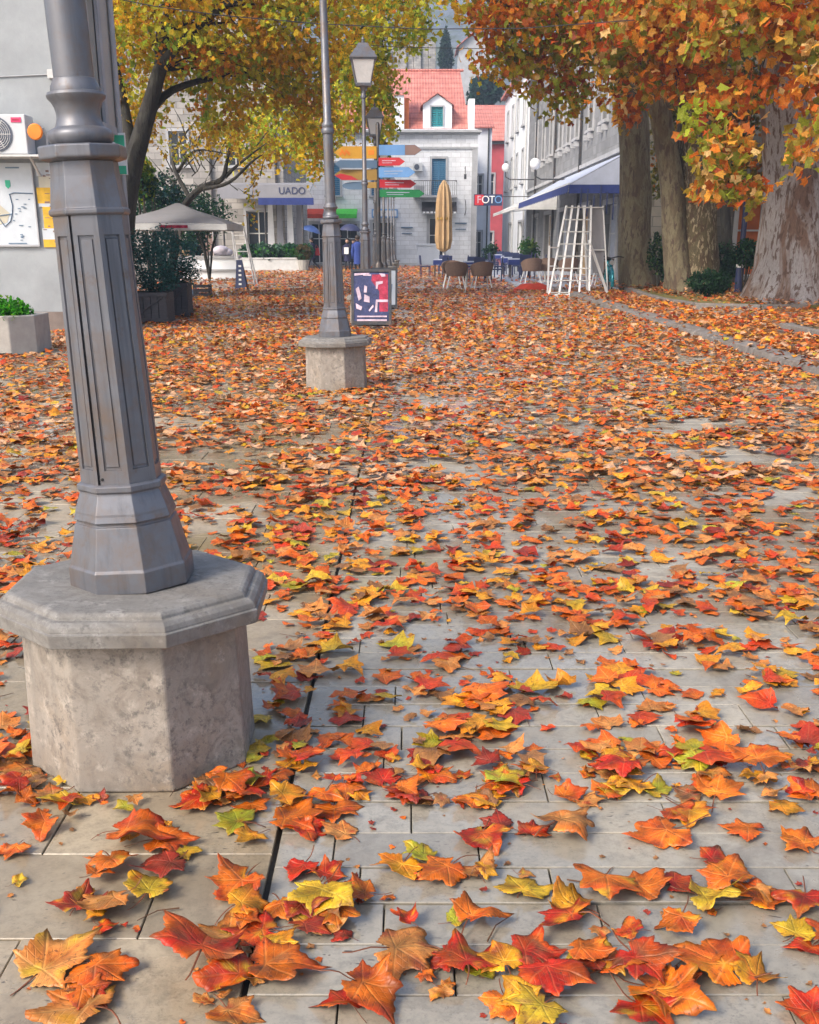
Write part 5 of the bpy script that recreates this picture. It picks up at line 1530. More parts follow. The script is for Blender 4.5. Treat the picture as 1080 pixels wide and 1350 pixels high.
shrub(885, 350, 29.8, 16, 22, "dark leafy shrub in front of the grey end wall between two trunks", 1000)
p = gr(975, 388, 0.12)
t = empty("blue_post", (p.x, p.y, 0.1), "slim blue metal post standing in the tree bed", "post")
m = MB(); m.lathe([(0.11, 0), (0.11, 0.75), (0.075, 0.78), (0.07, 2.6), (0.02, 2.65)], 14, (p.x, p.y, 0.1)); m.build("pole", M['navy'], t, smooth=True)
m = MB(); m.lathe([(0.115, 0.70), (0.115, 0.78)], 14, (p.x, p.y, 0.1)); m.lathe([(0.13, 0.0), (0.13, 0.04)], 14, (p.x, p.y, 0.1)); m.build("ring", M['offwhite'], t)

# ================================================================== STREET FURNITURE
# ---- signpost with coloured direction blades
SPY = 23.4
sp0 = at(498.5, 262, SPY)
sp = empty("signpost", (sp0.x, SPY, 0), "dark signpost with many coloured direction blades beside the fourth lamp", "signpost")
m = MB(); m.lathe([(0.055, 0), (0.05, 4.15), (0.02, 4.2)], 12, (sp0.x, SPY, 0)); m.lathe([(0.13, 0), (0.12, 0.9), (0.06, 0.98)], 12, (sp0.x, SPY, 0)); m.build("post", M['dark_iron'], sp, smooth=True)
BL = [(439, 495, 193.5, 212, -1, 'amber', None), (440, 495, 212.5, 224, -1, 'slate_blue', None), (440, 495, 224, 240, -1, 'ochre', 'red'), (481, 497, 241, 250, -1, 'ochre', None), (452, 481, 240.5, 252, -1, 'slate_blue', None),
      (499, 557, 192, 207.5, 1, 'sky_blue', 'brown_paint'), (499, 535, 209, 221, 1, 'red', None), (500, 549, 221.5, 236.5, 1, 'sky_blue', None), (500, 549, 237.5, 249.5, 1, 'red', None), (503, 560, 250.5, 262, 1, 'green_paint', None)]
for i, (xa, xb, ya, yb, dr, c1, c2) in enumerate(BL):
    a = at(xa, ya, SPY); d = at(xb, yb, SPY)
    w = d.x - a.x; h = (a.z - d.z) * 0.88; zc = (a.z + d.z) / 2
    off = (min(abs(a.x - sp0.x), abs(d.x - sp0.x))) 
    mb = MB(); yaw = R(rng.uniform(-10, 10)); T = Matrix.Translation((sp0.x, SPY, zc)) @ Matrix.Rotation(yaw, 4, 'Z'); mb.M = T
    y0 = -0.075 if i % 2 else -0.07
    L0, L1 = 0.03, max(abs(a.x - sp0.x), abs(d.x - sp0.x)); tip = min(h * 0.75, 0.25)
    if i == 3: L1 = 0.34
    pts = [(L0, h / 2), (L1 - tip, h / 2), (L1, 0), (L1 - tip, -h / 2), (L0, -h / 2)] if i not in (3,) else [(L0, h / 2), (L1, h / 2), (L1, -h / 2), (L0, -h / 2)]
    if i == 4: pts = [(0.33, h / 2)] + [(0.62 + 0.27 * math.sin(q), h / 2 * math.cos(q)) for q in np.linspace(0, math.pi, 9)] + [(0.33, -h / 2)]
    pts = [(dr * u, y0, v) for u, v in pts]
    mb.extr(pts, (0, 0.03, 0)); bo = mb.build("blade", M[c1], sp)
    mb = MB(); mb.M = T
    if c2 == 'brown_paint':
        mb.extr([(dr * (L1 - 0.42), y0 - 0.006, h / 2 - .004), (dr * (L1 - tip), y0 - 0.006, h / 2 - .004), (dr * (L1 - .005), y0 - 0.006, 0), (dr * (L1 - tip), y0 - 0.006, -h / 2 + .004), (dr * (L1 - 0.42), y0 - 0.006, -h / 2 + .004)], (0, 0.005, 0)); mb.build("blade_tip", M[c2], bo)
    elif c2 == 'red':
        mb.extr([(dr * L1 * 0.99, y0 - 0.006, -0.02), (dr * (L1 - tip), y0 - 0.006, -h / 2 + .004), (dr * L1 * 0.45, y0 - 0.006, -h / 2 + .004), (dr * L1 * 0.6, y0 - 0.006, -0.03), (dr * L1 * 0.85, y0 - 0.006, 0.03)], (0, 0.005, 0)); mb.build("blade_mark", M[c2], bo)
    elif i == 0:
        for q in range(7): mb.box((dr * (L1 * 0.74 + 0.035 * q - 0.1), y0 - 0.004, 0.03 * ((q * 7) % 3 - 1)), (0.05, 0.006, 0.07))
        mb.box((-0.16, y0 - 0.004, 0.0), (0.14, 0.006, 0.10)); mb.build("blade_mark", M['orange'], bo)
    elif i in (5, 6, 7, 8, 9):
        # thin pale rule lines as on the real blades
        mb.box((dr * L1 * 0.42, y0 - 0.003, h * 0.12), (L1 * 0.5, 0.004, 0.018)); mb.box((dr * L1 * 0.36, y0 - 0.003, -h * 0.15), (L1 * 0.36, 0.004, 0.014)); mb.build("blade_line", M['poster_pink'] if i in (6, 8) else M['pale_cloth'], bo)

# ---- poster boards by the third lamp
def aboard(x, y, w, h, label, rz=0.0):
    t = empty("poster_board", (x, y, 0), label, "poster board", "framed poster boards at the third lamp")
    T = Matrix.Translation((x, y, 0)) @ Matrix.Rotation(rz, 4, 'Z') @ Matrix.Rotation(R(-9), 4, 'X')
    T2 = Matrix.Translation((x, y + 0.34, 0)) @ Matrix.Rotation(rz, 4, 'Z') @ Matrix.Rotation(R(10), 4, 'X')
    m = MB(); m.M = T; f = 0.045
    for c, d in (((-w / 2 + f / 2, 0, h / 2 + 0.03), (f, 0.04, h)), ((w / 2 - f / 2, 0, h / 2 + 0.03), (f, 0.04, h)), ((0, 0, h + 0.03 - f / 2), (w - 2 * f, 0.038, f)), ((0, 0, 0.09), (w - 2 * f, 0.038, f * 1.4))): m.box(c, d)
    m.build("frame", M['dark_iron'], t)
    m = MB(); m.M = T2; m.box((0, 0, h / 2 + 0.02), (w, 0.03, h)); m.build("rear_panel", M['dark_iron'], t)
    return t, T
t, T = aboard(-0.665, 15.85, 0.70, 0.96, "nearer poster board with dark blue and crimson concert poster in front of the third lamp")
m = MB(); m.M = T; m.box((0, 0.0, 0.52), (0.61, 0.02, 0.82)); ps = m.build("poster", M['poster_blue'], t)
m = MB(); m.M = T
m.extr([(0.02, -0.014, 0.90), (0.29, -0.014, 0.90), (0.29, -0.014, 0.28), (0.14, -0.014, 0.28), (0.14, -0.014, 0.62), (0.0, -0.014, 0.80)], (0, 0.003, 0)); m.build("crimson_area", M['poster_red'], ps)
m = MB(); m.M = T
fig = [[(-0.27, .66), (-0.22, .70), (-0.19, .60), (-0.17, .50), (-0.22, .46)], [(-0.12, .72), (-0.07, .70), (-0.08, .60), (-0.13, .60)], [(-0.12, .57), (-0.03, .53), (-0.03, .43), (-0.13, .45)], [(-0.27, .42), (-0.16, .36), (-0.18, .30), (-0.26, .33)], [(-0.05, .30), (0.03, .40), (0.04, .36), (-0.03, .28)],
       [(0.08, .78), (0.2, .79), (0.2, .75), (0.12, .73), (0.11, .66), (0.08, .66)], [(0.08, .48), (0.29, .48), (0.29, .44), (0.11, .44), (0.1, .27), (0.06, .27)], [(0.14, .92), (0.24, .91), (0.25, .87), (0.18, .86)], [(-0.14, .90), (0.0, .90), (0.0, .88), (-0.14, .88)],
       [(-0.25, .21), (0.27, .21), (0.27, .185), (-0.25, .185)], [(-0.25, .15), (0.27, .15), (0.27, .12), (-0.25, .12)], [(-0.29, .92), (-0.02, .925), (-0.05, .905), (-0.29, .88)]]
for k, q in enumerate(fig):
    m = MB(); m.M = T; m.extr([(x, -0.018 - 0.0002 * k, z) for x, z in q], (0, 0.003, 0)); m.build("poster_print", M['poster_pink'], ps)
t, T = aboard(-0.56, 20.2, 0.58, 0.88, "farther poster board with pale blue poster, half covered by the crimson one", R(-3))
m = MB(); m.M = T; m.box((0, 0, 0.48), (0.5, 0.02, 0.74)); ps = m.build("poster", M['paper'], t)
m = MB(); m.M = T
for q in ([(-0.2, .8), (0.0, .78), (0.0, .70), (0.15, .70), (0.15, .64), (-0.2, .64)], [(0.1, .58), (0.18, .56), (0.16, .36), (0.08, .42)], [(0.05, .26), (0.16, .30), (0.14, .20)]):
    m = MB(); m.M = T; m.extr([(x, -0.016, z) for x, z in q], (0, 0.003, 0)); m.build("poster_print", M['slate_blue'], ps)

# ---- café parasol on the left with crates
PX, PY_ = -6.42, 26.0
t = empty("parasol", (PX, PY_, 0), "open square grey parasol with small red print on its valance", "parasol")
m = MB(); m.tube([(PX, PY_, 0.1), (PX, PY_, 2.42)], 0.03, 10); m.build("pole", M['offwhite'], t)
m = MB(); m.box((PX, PY_, 0.09), (0.75, 0.75, 0.16)); m.lathe([(0.06, 0.16), (0.05, 0.4)], 12, (PX, PY_, 0)); m.build("base", M['slate_blue'], t, bevel=0.02)
w = 1.56
def sqz(a, z, sag=0): return [(PX - a, PY_ - a, z), (PX, PY_ - a, z + sag), (PX + a, PY_ - a, z), (PX + a, PY_, z + sag), (PX + a, PY_ + a, z), (PX, PY_ + a, z + sag), (PX - a, PY_ + a, z), (PX - a, PY_, z + sag)]
m = MB(); ringz = [sqz(w, 1.90, 0.03), sqz(w * 0.66, 2.09, 0.015), sqz(w * 0.3, 2.27), sqz(0.05, 2.36)]
p = [q for r_ in ringz for q in r_]
m.add(p, [(k * 8 + i, k * 8 + (i + 1) % 8, k * 8 + 8 + (i + 1) % 8, k * 8 + 8 + i) for k in range(3) for i in range(8)])
m.build("canopy", M['grey_cloth'], t)
m = MB(); p = sqz(0.55, 2.23) + sqz(0.05, 2.46); m.add(p, [(i, (i + 1) % 8, 8 + (i + 1) % 8, 8 + i) for i in range(8)]); m.build("vent_cap", M['grey_cloth'], t)
m = MB(); p = sqz(w, 1.895, 0.03) + sqz(w * 1.004, 1.74, 0.02); m.add(p, [(i, (i + 1) % 8, 8 + (i + 1) % 8, 8 + i) for i in range(8)]); m.build("valance", M['offwhite'], t)
m = MB(); m.box((PX + 0.15, PY_ - w * 1.004 - 0.012, 1.83), (0.75, 0.012, 0.075)); m.build("valance_print", M['poster_red'], t)
m = MB()
for i in range(8):
    q = sqz(w * 0.98, 1.88)[i]; m.bar((PX, PY_, 2.30), q, 0.015); m.bar((PX, PY_, 1.85), (Vector((PX, PY_, 2.3)) + Vector(q)) / 2 - Vector((0, 0, 0.02)), 0.012)
m.build("rib", M['offwhite'], t)
def crate(x, y, w, d, h, mat, label, rz=0, gap=True):
    t = empty("crate", (x, y, 0), label, "crate", "crates on the leaves below the parasol")
    t.rotation_euler = (0, 0, 0)
    for sx in (-1, 1):
        for sy in (-1, 1):
            m = MB(); m.M = Matrix.Translation((x, y, 0)) @ Matrix.Rotation(rz, 4, 'Z')
            m.box((sx * (w / 2 - 0.02), sy * (d / 2 - 0.02), h / 2), (0.04, 0.04, h)); m.build("corner_post", M[mat], t)
    for k in range(3):
        z = h * (0.16 + 0.34 * k)
        for s in (0, 1):
            m = MB(); m.M = Matrix.Translation((x, y, 0)) @ Matrix.Rotation(rz, 4, 'Z')
            m.box((0, (s * 2 - 1) * d / 2, z), (w, 0.015, h * 0.2)); m.build("slat", M[mat], t)
            m = MB(); m.M = Matrix.Translation((x, y, 0)) @ Matrix.Rotation(rz, 4, 'Z')
            m.box(((s * 2 - 1) * w / 2, 0, z), (0.015, d - 0.02, h * 0.2)); m.build("slat", M[mat], t)
    m = MB(); m.M = Matrix.Translation((x, y, 0)) @ Matrix.Rotation(rz, 4, 'Z'); m.box((0, 0, 0.02), (w - 0.04, d - 0.04, 0.02)); m.build("bottom", M[mat], t)
crate(-5.78, 25.6, 0.46, 0.36, 0.34, 'dark_wood', "small dark slatted crate on the leaves right of the parasol base")
crate(-6.30, 25.0, 0.55, 0.40, 0.20, 'red_cloth', "low red crate in front of the parasol base")
t = empty("folding_stool", (-6.55, 25.6, 0), "dark red folding stool beside the parasol pole", "stool")
m = MB(); m.box((-6.55, 25.6, 0.72), (0.55, 0.36, 0.05)); m.build("seat", M['red_cloth'], t)
for s in (-1, 1):
    m = MB(); m.bar((-6.8, 25.6 + s * 0.15, 0), (-6.32, 25.6 + s * 0.15, 0.7), 0.035); m.bar((-6.32, 25.6 + s * 0.15, 0), (-6.8, 25.6 + s * 0.15, 0.7), 0.035); m.build("leg", M['red_cloth'], t)

# ---- white step ladder and dark blue sandwich board
lx, ly = -5.62, 30.8
t = empty("step_ladder", (lx, ly, 0), "white step ladder standing behind the dark blue sandwich board", "ladder")
for nm, y0, xs_ in (("front", ly, 0.0), ("rear", ly + 0.75, 0.06)):
    m = MB()
    for s in (-1, 1): m.bar((lx + 0.18 + s * 0.27, y0, 0), (lx - 0.12 + s * 0.19, ly + 0.35 + (0.03 if nm == "rear" else 0), 2.02), 0.05, 0.03)
    m.build("rail", M['white'], t)
for k in range(8):
    f = (k + 0.6) / 8; c = Vector((lx + 0.18, ly, 0)).lerp(Vector((lx - 0.12, ly + 0.35, 2.02)), f)
    m = MB(); m.box(c, (0.54 - 0.16 * f, 0.11, 0.03)); m.build("step", M['white'], t)
m = MB(); m.box((lx - 0.12, ly + 0.36, 2.04), (0.44, 0.2, 0.04)); m.build("top_tread", M['white'], t)
p = gr(318, 378)
t = empty("sandwich_board", (p.x, 30.2, 0), "small dark blue sandwich board with white dots leaning by the ladder", "sign")
m = MB(); m.extr([(p.x * 0.96 - 0.18, 30.2, 0), (p.x * 0.96 + 0.2, 30.2, 0), (p.x * 0.96 + 0.06, 30.36, 0.9), (p.x * 0.96 - 0.12, 30.36, 0.9)], (0, 0.03, 0)); m.extr([(p.x * 0.96 - 0.18, 30.66, 0), (p.x * 0.96 + 0.2, 30.66, 0), (p.x * 0.96 + 0.06, 30.42, 0.9), (p.x * 0.96 - 0.12, 30.42, 0.9)], (0, 0.03, 0)); bo = m.build("panel", M['navy'], t)
m = MB()
for k in range(5): m.box((p.x * 0.96 - 0.01, 30.19 + 0.16 * (0.15 + 0.17 * k), 0.15 + 0.14 * k), (0.09 - 0.01 * (k % 2), 0.02, 0.06))
m.build("dots", M['white'], t)

# ---- stone counter with things on it, hedge plants
t = empty("stone_counter", (-8.3, 38, 0), "long white stone counter behind the parasol", "counter")
m = MB(); m.box((-8.6, 38, 0.42), (3.2, 0.7, 0.84)); m.build("body", M['white_render'], t)
m = MB(); m.box((-8.6, 38, 0.89), (3.3, 0.82, 0.1)); m.box((-8.6, 37.6, 0.40), (3.2, 0.1, 0.06)); m.build("ledge", M['trim_stone'], t)
m = MB(); m.sphere((-7.72, 38, 1.14), 0.34, 12, 8, 0.6); m.sphere((-7.5, 38.05, 1.08), 0.26, 12, 8, 0.6); tag(m.build("bundle", M['bottle'], smooth=True), "pale rounded bundle lying on the stone counter", "bundle")
m = MB(); m.box((-9.3, 38, 1.0), (0.5, 0.4, 0.12)); m.box((-9.2, 38, 1.1), (0.35, 0.3, 0.1)); tag(m.build("folded_cloth", M['beige_cloth'], bevel=0.02), "folded tan cloth on the stone counter", "cloth")
for k, xx in enumerate((-8.35, -8.15)):
    m = MB(); m.lathe([(0.06, 0.945), (0.07, 1.02), (0.04, 1.06), (0.035, 1.12)], 8, (xx, 37.85, 0)); tag(m.build("jug", M['dark_iron']), "small dark jug on the stone counter", "jug", "dark jugs on the counter")
def bush(px, py, Y, rx, ry, label, n, sz, cols, el=1.4, grp="green bushes behind the parasol"):
    p = at(px, py, Y); s = Y / 1180
    t = empty("bush", (p.x, Y, 0), label, "bush", grp)
    m = MB()
    for k in range(8):
        a = rng.uniform(0, 6.28); m.tube([(p.x, Y, 0), (p.x + 0.2 * math.cos(a), Y + 0.2 * math.sin(a), p.z * 0.5), (p.x + rx * s * 0.6 * math.cos(a), Y + 0.4 * math.sin(a), p.z)], [0.04, 0.03, 0.01], 5)
    m.build("stem", M['bark_dark'], t)
    leaf_cloud("foliage", t, [(p.x + rng.uniform(-.5, .5) * rx * s, Y + rng.uniform(-.5, .5), p.z + rng.uniform(-.4, .4) * ry * s, rx * s * 0.7, rx * s * 0.6, ry * s * 0.75) for k in range(4)], n, sz, cols, elong=el)
DG = [(0.015, 0.06, 0.025, 3), (0.03, 0.10, 0.03, 2), (0.01, 0.035, 0.025, 2), (0.02, 0.08, 0.08, 1)]
bush(205, 275, 34, 40, 40, "dark green bush left of the parasol's peak", 2600, 0.10, DG)
bush(270, 285, 36, 42, 32, "dark spiky bush right of the parasol's peak", 2600, 0.12, DG, 2.8)
bush(188, 235, 29, 20, 28, "yellow-green leafy bush beside the leaning trunk", 1100, 0.12, [(0.22, 0.28, 0.02, 3), (0.08, 0.17, 0.02, 2), (0.03, 0.10, 0.05, 2)])
bush(250, 325, 41, 26, 20, "shaded green bush under the parasol", 1200, 0.10, DG)
# planter troughs before the old building
t = empty("planter_trough", (-7.1, 50, 0), "long pale planter trough with leafy plants under the café awning", "planter")
m = MB(); m.box((-7.5, 49.5, 0.33), (3.4, 0.6, 0.66)); m.box((-7.5, 49.5, 0.68), (3.5, 0.68, 0.07)); m.build("trough", M['offwhite'], t)
leaf_cloud("foliage", t, [(-8.6 + 0.75 * k, 49.5, 1.0, 0.5, 0.4, 0.38 + 0.08 * (k % 2)) for k in range(5)], 2600, 0.13, [(0.03, 0.12, 0.05, 3), (0.07, 0.26, 0.03, 2), (0.10, 0.2, 0.13, 1.4), (0.02, 0.06, 0.03, 1)])
m = MB(); m.lathe([(0.22, 0), (0.33, 0.6), (0.30, 0.6)], 12, (-5.65, 49.2, 0)); t = tag(m.build("plant_pot", M['concrete']), "round stone pot with brownish plant beside the long trough", "planter")
leaf_cloud("foliage", t, [(-5.65, 49.2, 0.95, 0.4, 0.4, 0.4)], 500, 0.12, [(0.12, 0.09, 0.03, 3), (0.05, 0.12, 0.03, 2)])

# ---- white trellis frame on the right
t = empty("trellis_frame", (4.7, 26.4, 0), "white slatted trellis frame folded into an A shape", "trellis")
A0, A1 = Vector((3.98, 26.0, 0.02)), Vector((5.08, 25.75, 0.02)); B0, B1 = Vector((4.46, 26.75, 2.42)), Vector((5.14, 26.6, 2.42))
def panel(A0, A1, B0, B1, nu, nr, tk):
    for k in range(nu):
        f = k / (nu - 1); m = MB(); m.bar(A0.lerp(A1, f), B0.lerp(B1, f), tk, tk * 0.6); m.build("upright", M['white'], t)
    for k in range(nr):
        f = 0.03 + 0.95 * k / (nr - 1); m = MB(); a = A0.lerp(B0, f); c = A1.lerp(B1, f); m.bar(a + Vector((0, -0.02, 0)), c + Vector((0, -0.02, 0)), tk * 0.8, tk * 0.5); m.build("rung", M['offwhite'], t)
panel(A0, A1, B0, B1, 5, 8, 0.055)
panel(Vector((5.25, 27.2, 0.02)), Vector((5.75, 26.6, 0.02)), B0 + Vector((0.5, 0.05, 0)), B1 + Vector((0.35, 0.06, 0)), 2, 3, 0.06)
m = MB(); m.bar((3.95, 26.15, 0.0), (3.95, 26.15, 1.35), 0.05); m.bar((3.95, 26.15, 1.3), (4.25, 26.4, 1.3), 0.035); m.bar((3.95, 26.15, 0.8), (4.2, 26.3, 0.8), 0.035); m.bar(A1, (5.75, 26.6, 0.03), 0.06); m.bar((3.98, 26.0, 0.03), A1, 0.05); m.bar((5.08, 26.3, 1.5), (5.72, 26.5, 0.05), 0.06); m.build("brace", M['white'], t)
m = MB(); m.extr([B0 + Vector((0.62, 0.12, -0.05)), B1 + Vector((0.38, 0.0, -0.05)), (5.62, 26.75, 0.6), (5.35, 27.0, 0.6)], (0, 0.02, 0)); m.build("backing_sheet", M['grey_cloth'], t)
# red heap / mat
p = gr(706, 384)
m = MB(); m.lathe([(0.62, 0.0), (0.6, 0.05), (0.42, 0.16), (0.2, 0.22), (0.02, 0.24)], 14, (p.x, p.y + 0.5, 0.0), sx=1.0, sy=0.7)
for i, (x, y, z) in enumerate(m.v): m.v[i] = (x + 0.06 * mnoise.noise(Vector((x * 4, y * 4, z * 9))), y, z * (1 + 0.5 * mnoise.noise(Vector((x * 3, y * 3, 1)))))
tag(m.build("cloth_heap", M['red_cloth'], smooth=True), "crumpled red cloth lying beside the foot of the white trellis", "cloth")

# ---- teal bicycle seen end-on
bx, by = 5.95, 27.2
t = empty("bicycle", (bx, by, 0), "teal bicycle parked end-on beside the tree bed kerb", "bicycle")
def wheel(y):
    m = MB(); m.tube([(bx, y + 0.32 * math.cos(a), 0.34 + 0.32 * math.sin(a)) for a in np.linspace(0, 2 * math.pi, 29)], 0.022, 6, caps=False); o = m.build("wheel", M['rubber'], t, smooth=True)
    m = MB()
    for k in range(12): a = k * math.pi / 6; m.bar((bx, y, 0.34), (bx, y + 0.31 * math.cos(a), 0.34 + 0.31 * math.sin(a)), 0.005)
    m.build("spokes", M['offwhite'], o)
wheel(by); wheel(by + 1.05)
m = MB()
for a, c in (((0, 0.0, 0.34), (0, 0.10, 0.95)), ((0, 0.13, 0.72), (0, 0.52, 0.32)), ((0, 0.11, 0.82), (0, 0.68, 0.80)), ((0, 0.52, 0.32), (0, 0.72, 0.92)), ((0, 0.52, 0.32), (0, 1.05, 0.34)), ((0, 0.70, 0.80), (0, 1.05, 0.34))):
    m.tube([(bx + a[0], by + a[1], a[2]), (bx + c[0], by + c[1], c[2])], 0.045, 8)
m.tube([(bx, by - 0.33, 0.36), (bx, by - 0.2, 0.62), (bx, by, 0.70), (bx, by + 0.22, 0.6)], 0.035, 8)
m.build("frame", M['teal_bike'], t)
m = MB(); m.tube([(bx - 0.38, by + 0.2, 1.02), (bx - 0.22, by + 0.08, 1.05), (bx, by + 0.09, 1.0), (bx + 0.22, by + 0.08, 1.05), (bx + 0.38, by + 0.2, 1.02)], 0.02, 8); m.build("handlebar", M['dark_iron'], t)
m = MB(); m.box((bx, by + 0.76, 0.96), (0.17, 0.28, 0.06)); m.build("saddle", M['rubber'], t, bevel=0.02)
m = MB(); m.tube([(bx, by + 0.37 * math.cos(a), 0.34 + 0.37 * math.sin(a)) for a in np.linspace(R(20), R(200), 14)], 0.05, 8); m.build("mudguard", M['teal_bike'], t, smooth=True)
m = MB(); m.lathe([(0.07, 0), (0.06, 0.08)], 12); m.v = [(bx + x, by - 0.06 - z, 0.88 + y) for x, y, z in m.v]; m.build("headlamp", M['offwhite'], t)
m = MB()
for s in (-1, 1): m.box((bx + s * 0.13, by + 0.52 + s * 0.1, 0.32 + s * 0.1), (0.1, 0.07, 0.02)); m.bar((bx + s * 0.05, by + 0.52, 0.32), (bx + s * 0.06, by + 0.52 + s * 0.1, 0.32 + s * 0.1), 0.015)
m.build("pedal", M['rubber'], t)

# ---- café chairs and tables
def wicker():
    t = empty("wicker_chair", (0, 0, 0))
    m = MB(); m.lathe([(0.30, 0.42), (0.31, 0.46), (0.02, 0.47)], 18); m.build("seat", M['wicker'], t, smooth=True)
    m = MB(); n = 20; p = []; f = []
    for i in range(n + 1):
        a = R(-200) + R(220) * i / n
        top = 0.70 + 0.17 * max(0, math.sin(-a)) ** 0.8
        r0, r1 = 0.31, 0.38
        for (rr, z) in ((r0, 0.44), (r1, top), (r1 - 0.035, top), (r0 - 0.035, 0.46)): p.append((rr * math.cos(a), rr * math.sin(a), z))
    for i in range(n):
        for k in range(4): f.append((i * 4 + k, i * 4 + (k + 1) % 4, i * 4 + 4 + (k + 1) % 4, i * 4 + 4 + k))
    f += [(0, 1, 2, 3), (n * 4, n * 4 + 3, n * 4 + 2, n * 4 + 1)]
    m.add(p, f); m.build("backrest", M['wicker'], t, smooth=True)
    for sx in (-1, 1):
        for sy in (-1, 1):
            m = MB(); m.tube([(sx * 0.20, sy * 0.20, 0.44), (sx * 0.30, sy * 0.29, 0.0)], 0.017, 6); m.build("leg", M['white'], t)
    return t
def navy_chair():
    t = empty("cafe_chair", (0, 0, 0))
    m = MB(); m.box((0, 0, 0.45), (0.44, 0.44, 0.05)); m.build("seat", M['navy'], t, bevel=0.01)
    m = MB(); m.box((0, -0.22, 0.72), (0.44, 0.04, 0.40), rx=R(6)); m.build("backrest", M['navy'], t, bevel=0.01)
    for sx in (-1, 1):
        for sy in (-1, 1):
            m = MB(); m.bar((sx * 0.2, sy * 0.2, 0), (sx * 0.2, sy * 0.2, 0.44), 0.035); m.build("leg", M['navy'], t)
    return t
def table(sq):
    t = empty("cafe_table", (0, 0, 0))
    m = MB()
    if sq: m.box((0, 0, 0.74), (0.95, 0.85, 0.04))
    else: m.lathe([(0.55, 0.72), (0.57, 0.735), (0.57, 0.75), (0.02, 0.752)], 24)
    m.build("tabletop", M['pale_cloth'] if sq else M['grey_cloth'], t)
    if sq:
        m = MB(); m.box((0, 0, 0.62), (0.97, 0.87, 0.2)); m.build("cloth_skirt", M['navy_cloth'], t)
        for sx in (-1, 1):
            for sy in (-1, 1):
                m = MB(); m.bar((sx * 0.4, sy * 0.36, 0), (sx * 0.4, sy * 0.36, 0.52), 0.05); m.build("leg", M['dark_wood'], t)
    else:
        m = MB(); m.tube([(0, 0, 0.03), (0, 0, 0.72)], 0.04, 8); m.lathe([(0.26, 0), (0.24, 0.03), (0.05, 0.06)], 16); m.build("pedestal", M['offwhite'], t)
    return t
protos = {'w': wicker(), 'n': navy_chair(), 'r': table(False), 's': table(True)}
used = set()
def put(k, x, y, rz, label, cat, grp, z=0.0):
    o = protos[k] if k not in used else copy_tree(protos[k]); used.add(k)
    o.location = (x, y, z); o.rotation_euler = (0, 0, rz); tag(o, label, cat, grp); return o
G1 = "brown wicker café chairs with white legs"; G2 = "navy café chairs"; G3 = "café tables of the terrace"
ZT = 0.07
put('r', 1.88, 30.4, 0, "round grey café table with two wicker chairs turned to the camera", "table", G3)
put('w', 1.50, 29.6, 0.0, "left of the two brown wicker chairs with backs to the camera at the round table", "chair", G1)
put('w', 2.32, 29.6, 0.15, "right of the two brown wicker chairs with backs to the camera at the round table", "chair", G1)
put('w', 1.45, 31.3, math.pi, "brown wicker chair behind the round grey table", "chair", G1)
for k, (x, y, a, l) in enumerate(((4.3, 32.6, 0.2, "first brown wicker chair in the row left of the trellis, by the platform edge"), (4.95, 32.9, -0.1, "middle brown wicker chair in the row behind the trellis uprights"), (5.6, 32.5, 0.1, "last brown wicker chair in the row, next to the grey shutter"), (6.35, 30.4, 1.2, "brown wicker chair behind the trellis near the bicycle"))):
    put('w', x, y, a, l, "chair", G1, ZT)
put('r', 5.0, 33.9, 0, "round grey table behind the row of wicker chairs", "table", G3, ZT)
spots = [(1.55, 41.5, "table with pale top and navy skirt beside the closed parasol"), (2.6, 36.5, "table with pale top just behind the round grey table"), (4.6, 38.5, "table with pale top at the near end of the terrace row"), (4.7, 42.5, "second table with pale top in the terrace row"), (5.2, 47.5, "third table with pale top in the terrace row"), (5.4, 54.0, "farthest table with pale top in the terrace row")]
WH_ = ["behind", "in front of", "left of", "right of"]
for i, (x, y, l) in enumerate(spots):
    zt = ZT if x > 4 else 0
    put('s', x, y, 0, l, "table", G3, zt)
    for k, (dx, dy, a) in enumerate(((0, 0.85, math.pi), (0.1, -0.85, 0), (-0.85, 0, -math.pi / 2), (0.85, 0.05, math.pi / 2))):
        put('n', x + dx, y + dy, a + rng.uniform(-.15, .15), f"navy chair {WH_[k]} {l.replace('table with pale top', 'pale table').replace(' and navy skirt', '').replace('second pale', 'the second pale').replace('third pale', 'the third pale')}", "chair", G2, zt)
# glasses / napkin stands on tables
for i, (x, y, l) in enumerate(spots[:4]):
    m = MB(); m.box((x + 0.1, y, 0.80 + (ZT if x > 4 else 0)), (0.14, 0.1, 0.1)); tag(m.build("napkin_holder", M['white']), f"white napkin holder on the {l.replace('table with pale top', 'pale table')}", "napkin holder")
# closed parasol
p = at(586, 240, 45)
t = empty("closed_parasol", (p.x, 45, 0), "tall closed beige parasol before the white building", "parasol")
m = MB(); m.tube([(p.x, 45, 0), (p.x, 45, p.z)], 0.04, 8); m.build("pole", M['offwhite'], t)
m = MB(); n = 20; prof = [(0.10, 1.05), (0.30, 1.2), (0.37, 1.6), (0.34, 2.4), (0.36, 2.7), (0.33, 3.3), (0.28, 3.7), (0.22, 4.0), (0.05, p.z + 0.05)]
pp = []; ff = []
for i, (r_, z) in enumerate(prof):
    for k in range(n):
        a = 2 * math.pi * k / n; rr = r_ * (1 + (0.2 if k % 2 else -0.2) * min(1, r_ * 3)); pp.append((p.x + rr * math.cos(a), 45 + rr * math.sin(a), z))
for i in range(len(prof) - 1):
    for k in range(n): k2 = (k + 1) % n; ff.append((i * n + k, i * n + k2, (i + 1) * n + k2, (i + 1) * n + k))
m.add(pp, ff); m.build("folded_canopy", M['beige_cloth'], t)
m = MB(); m.lathe([(0.36, 2.5), (0.37, 2.6)], 16, (p.x, 45, 0)); m.build("strap", M['ochre'], t)
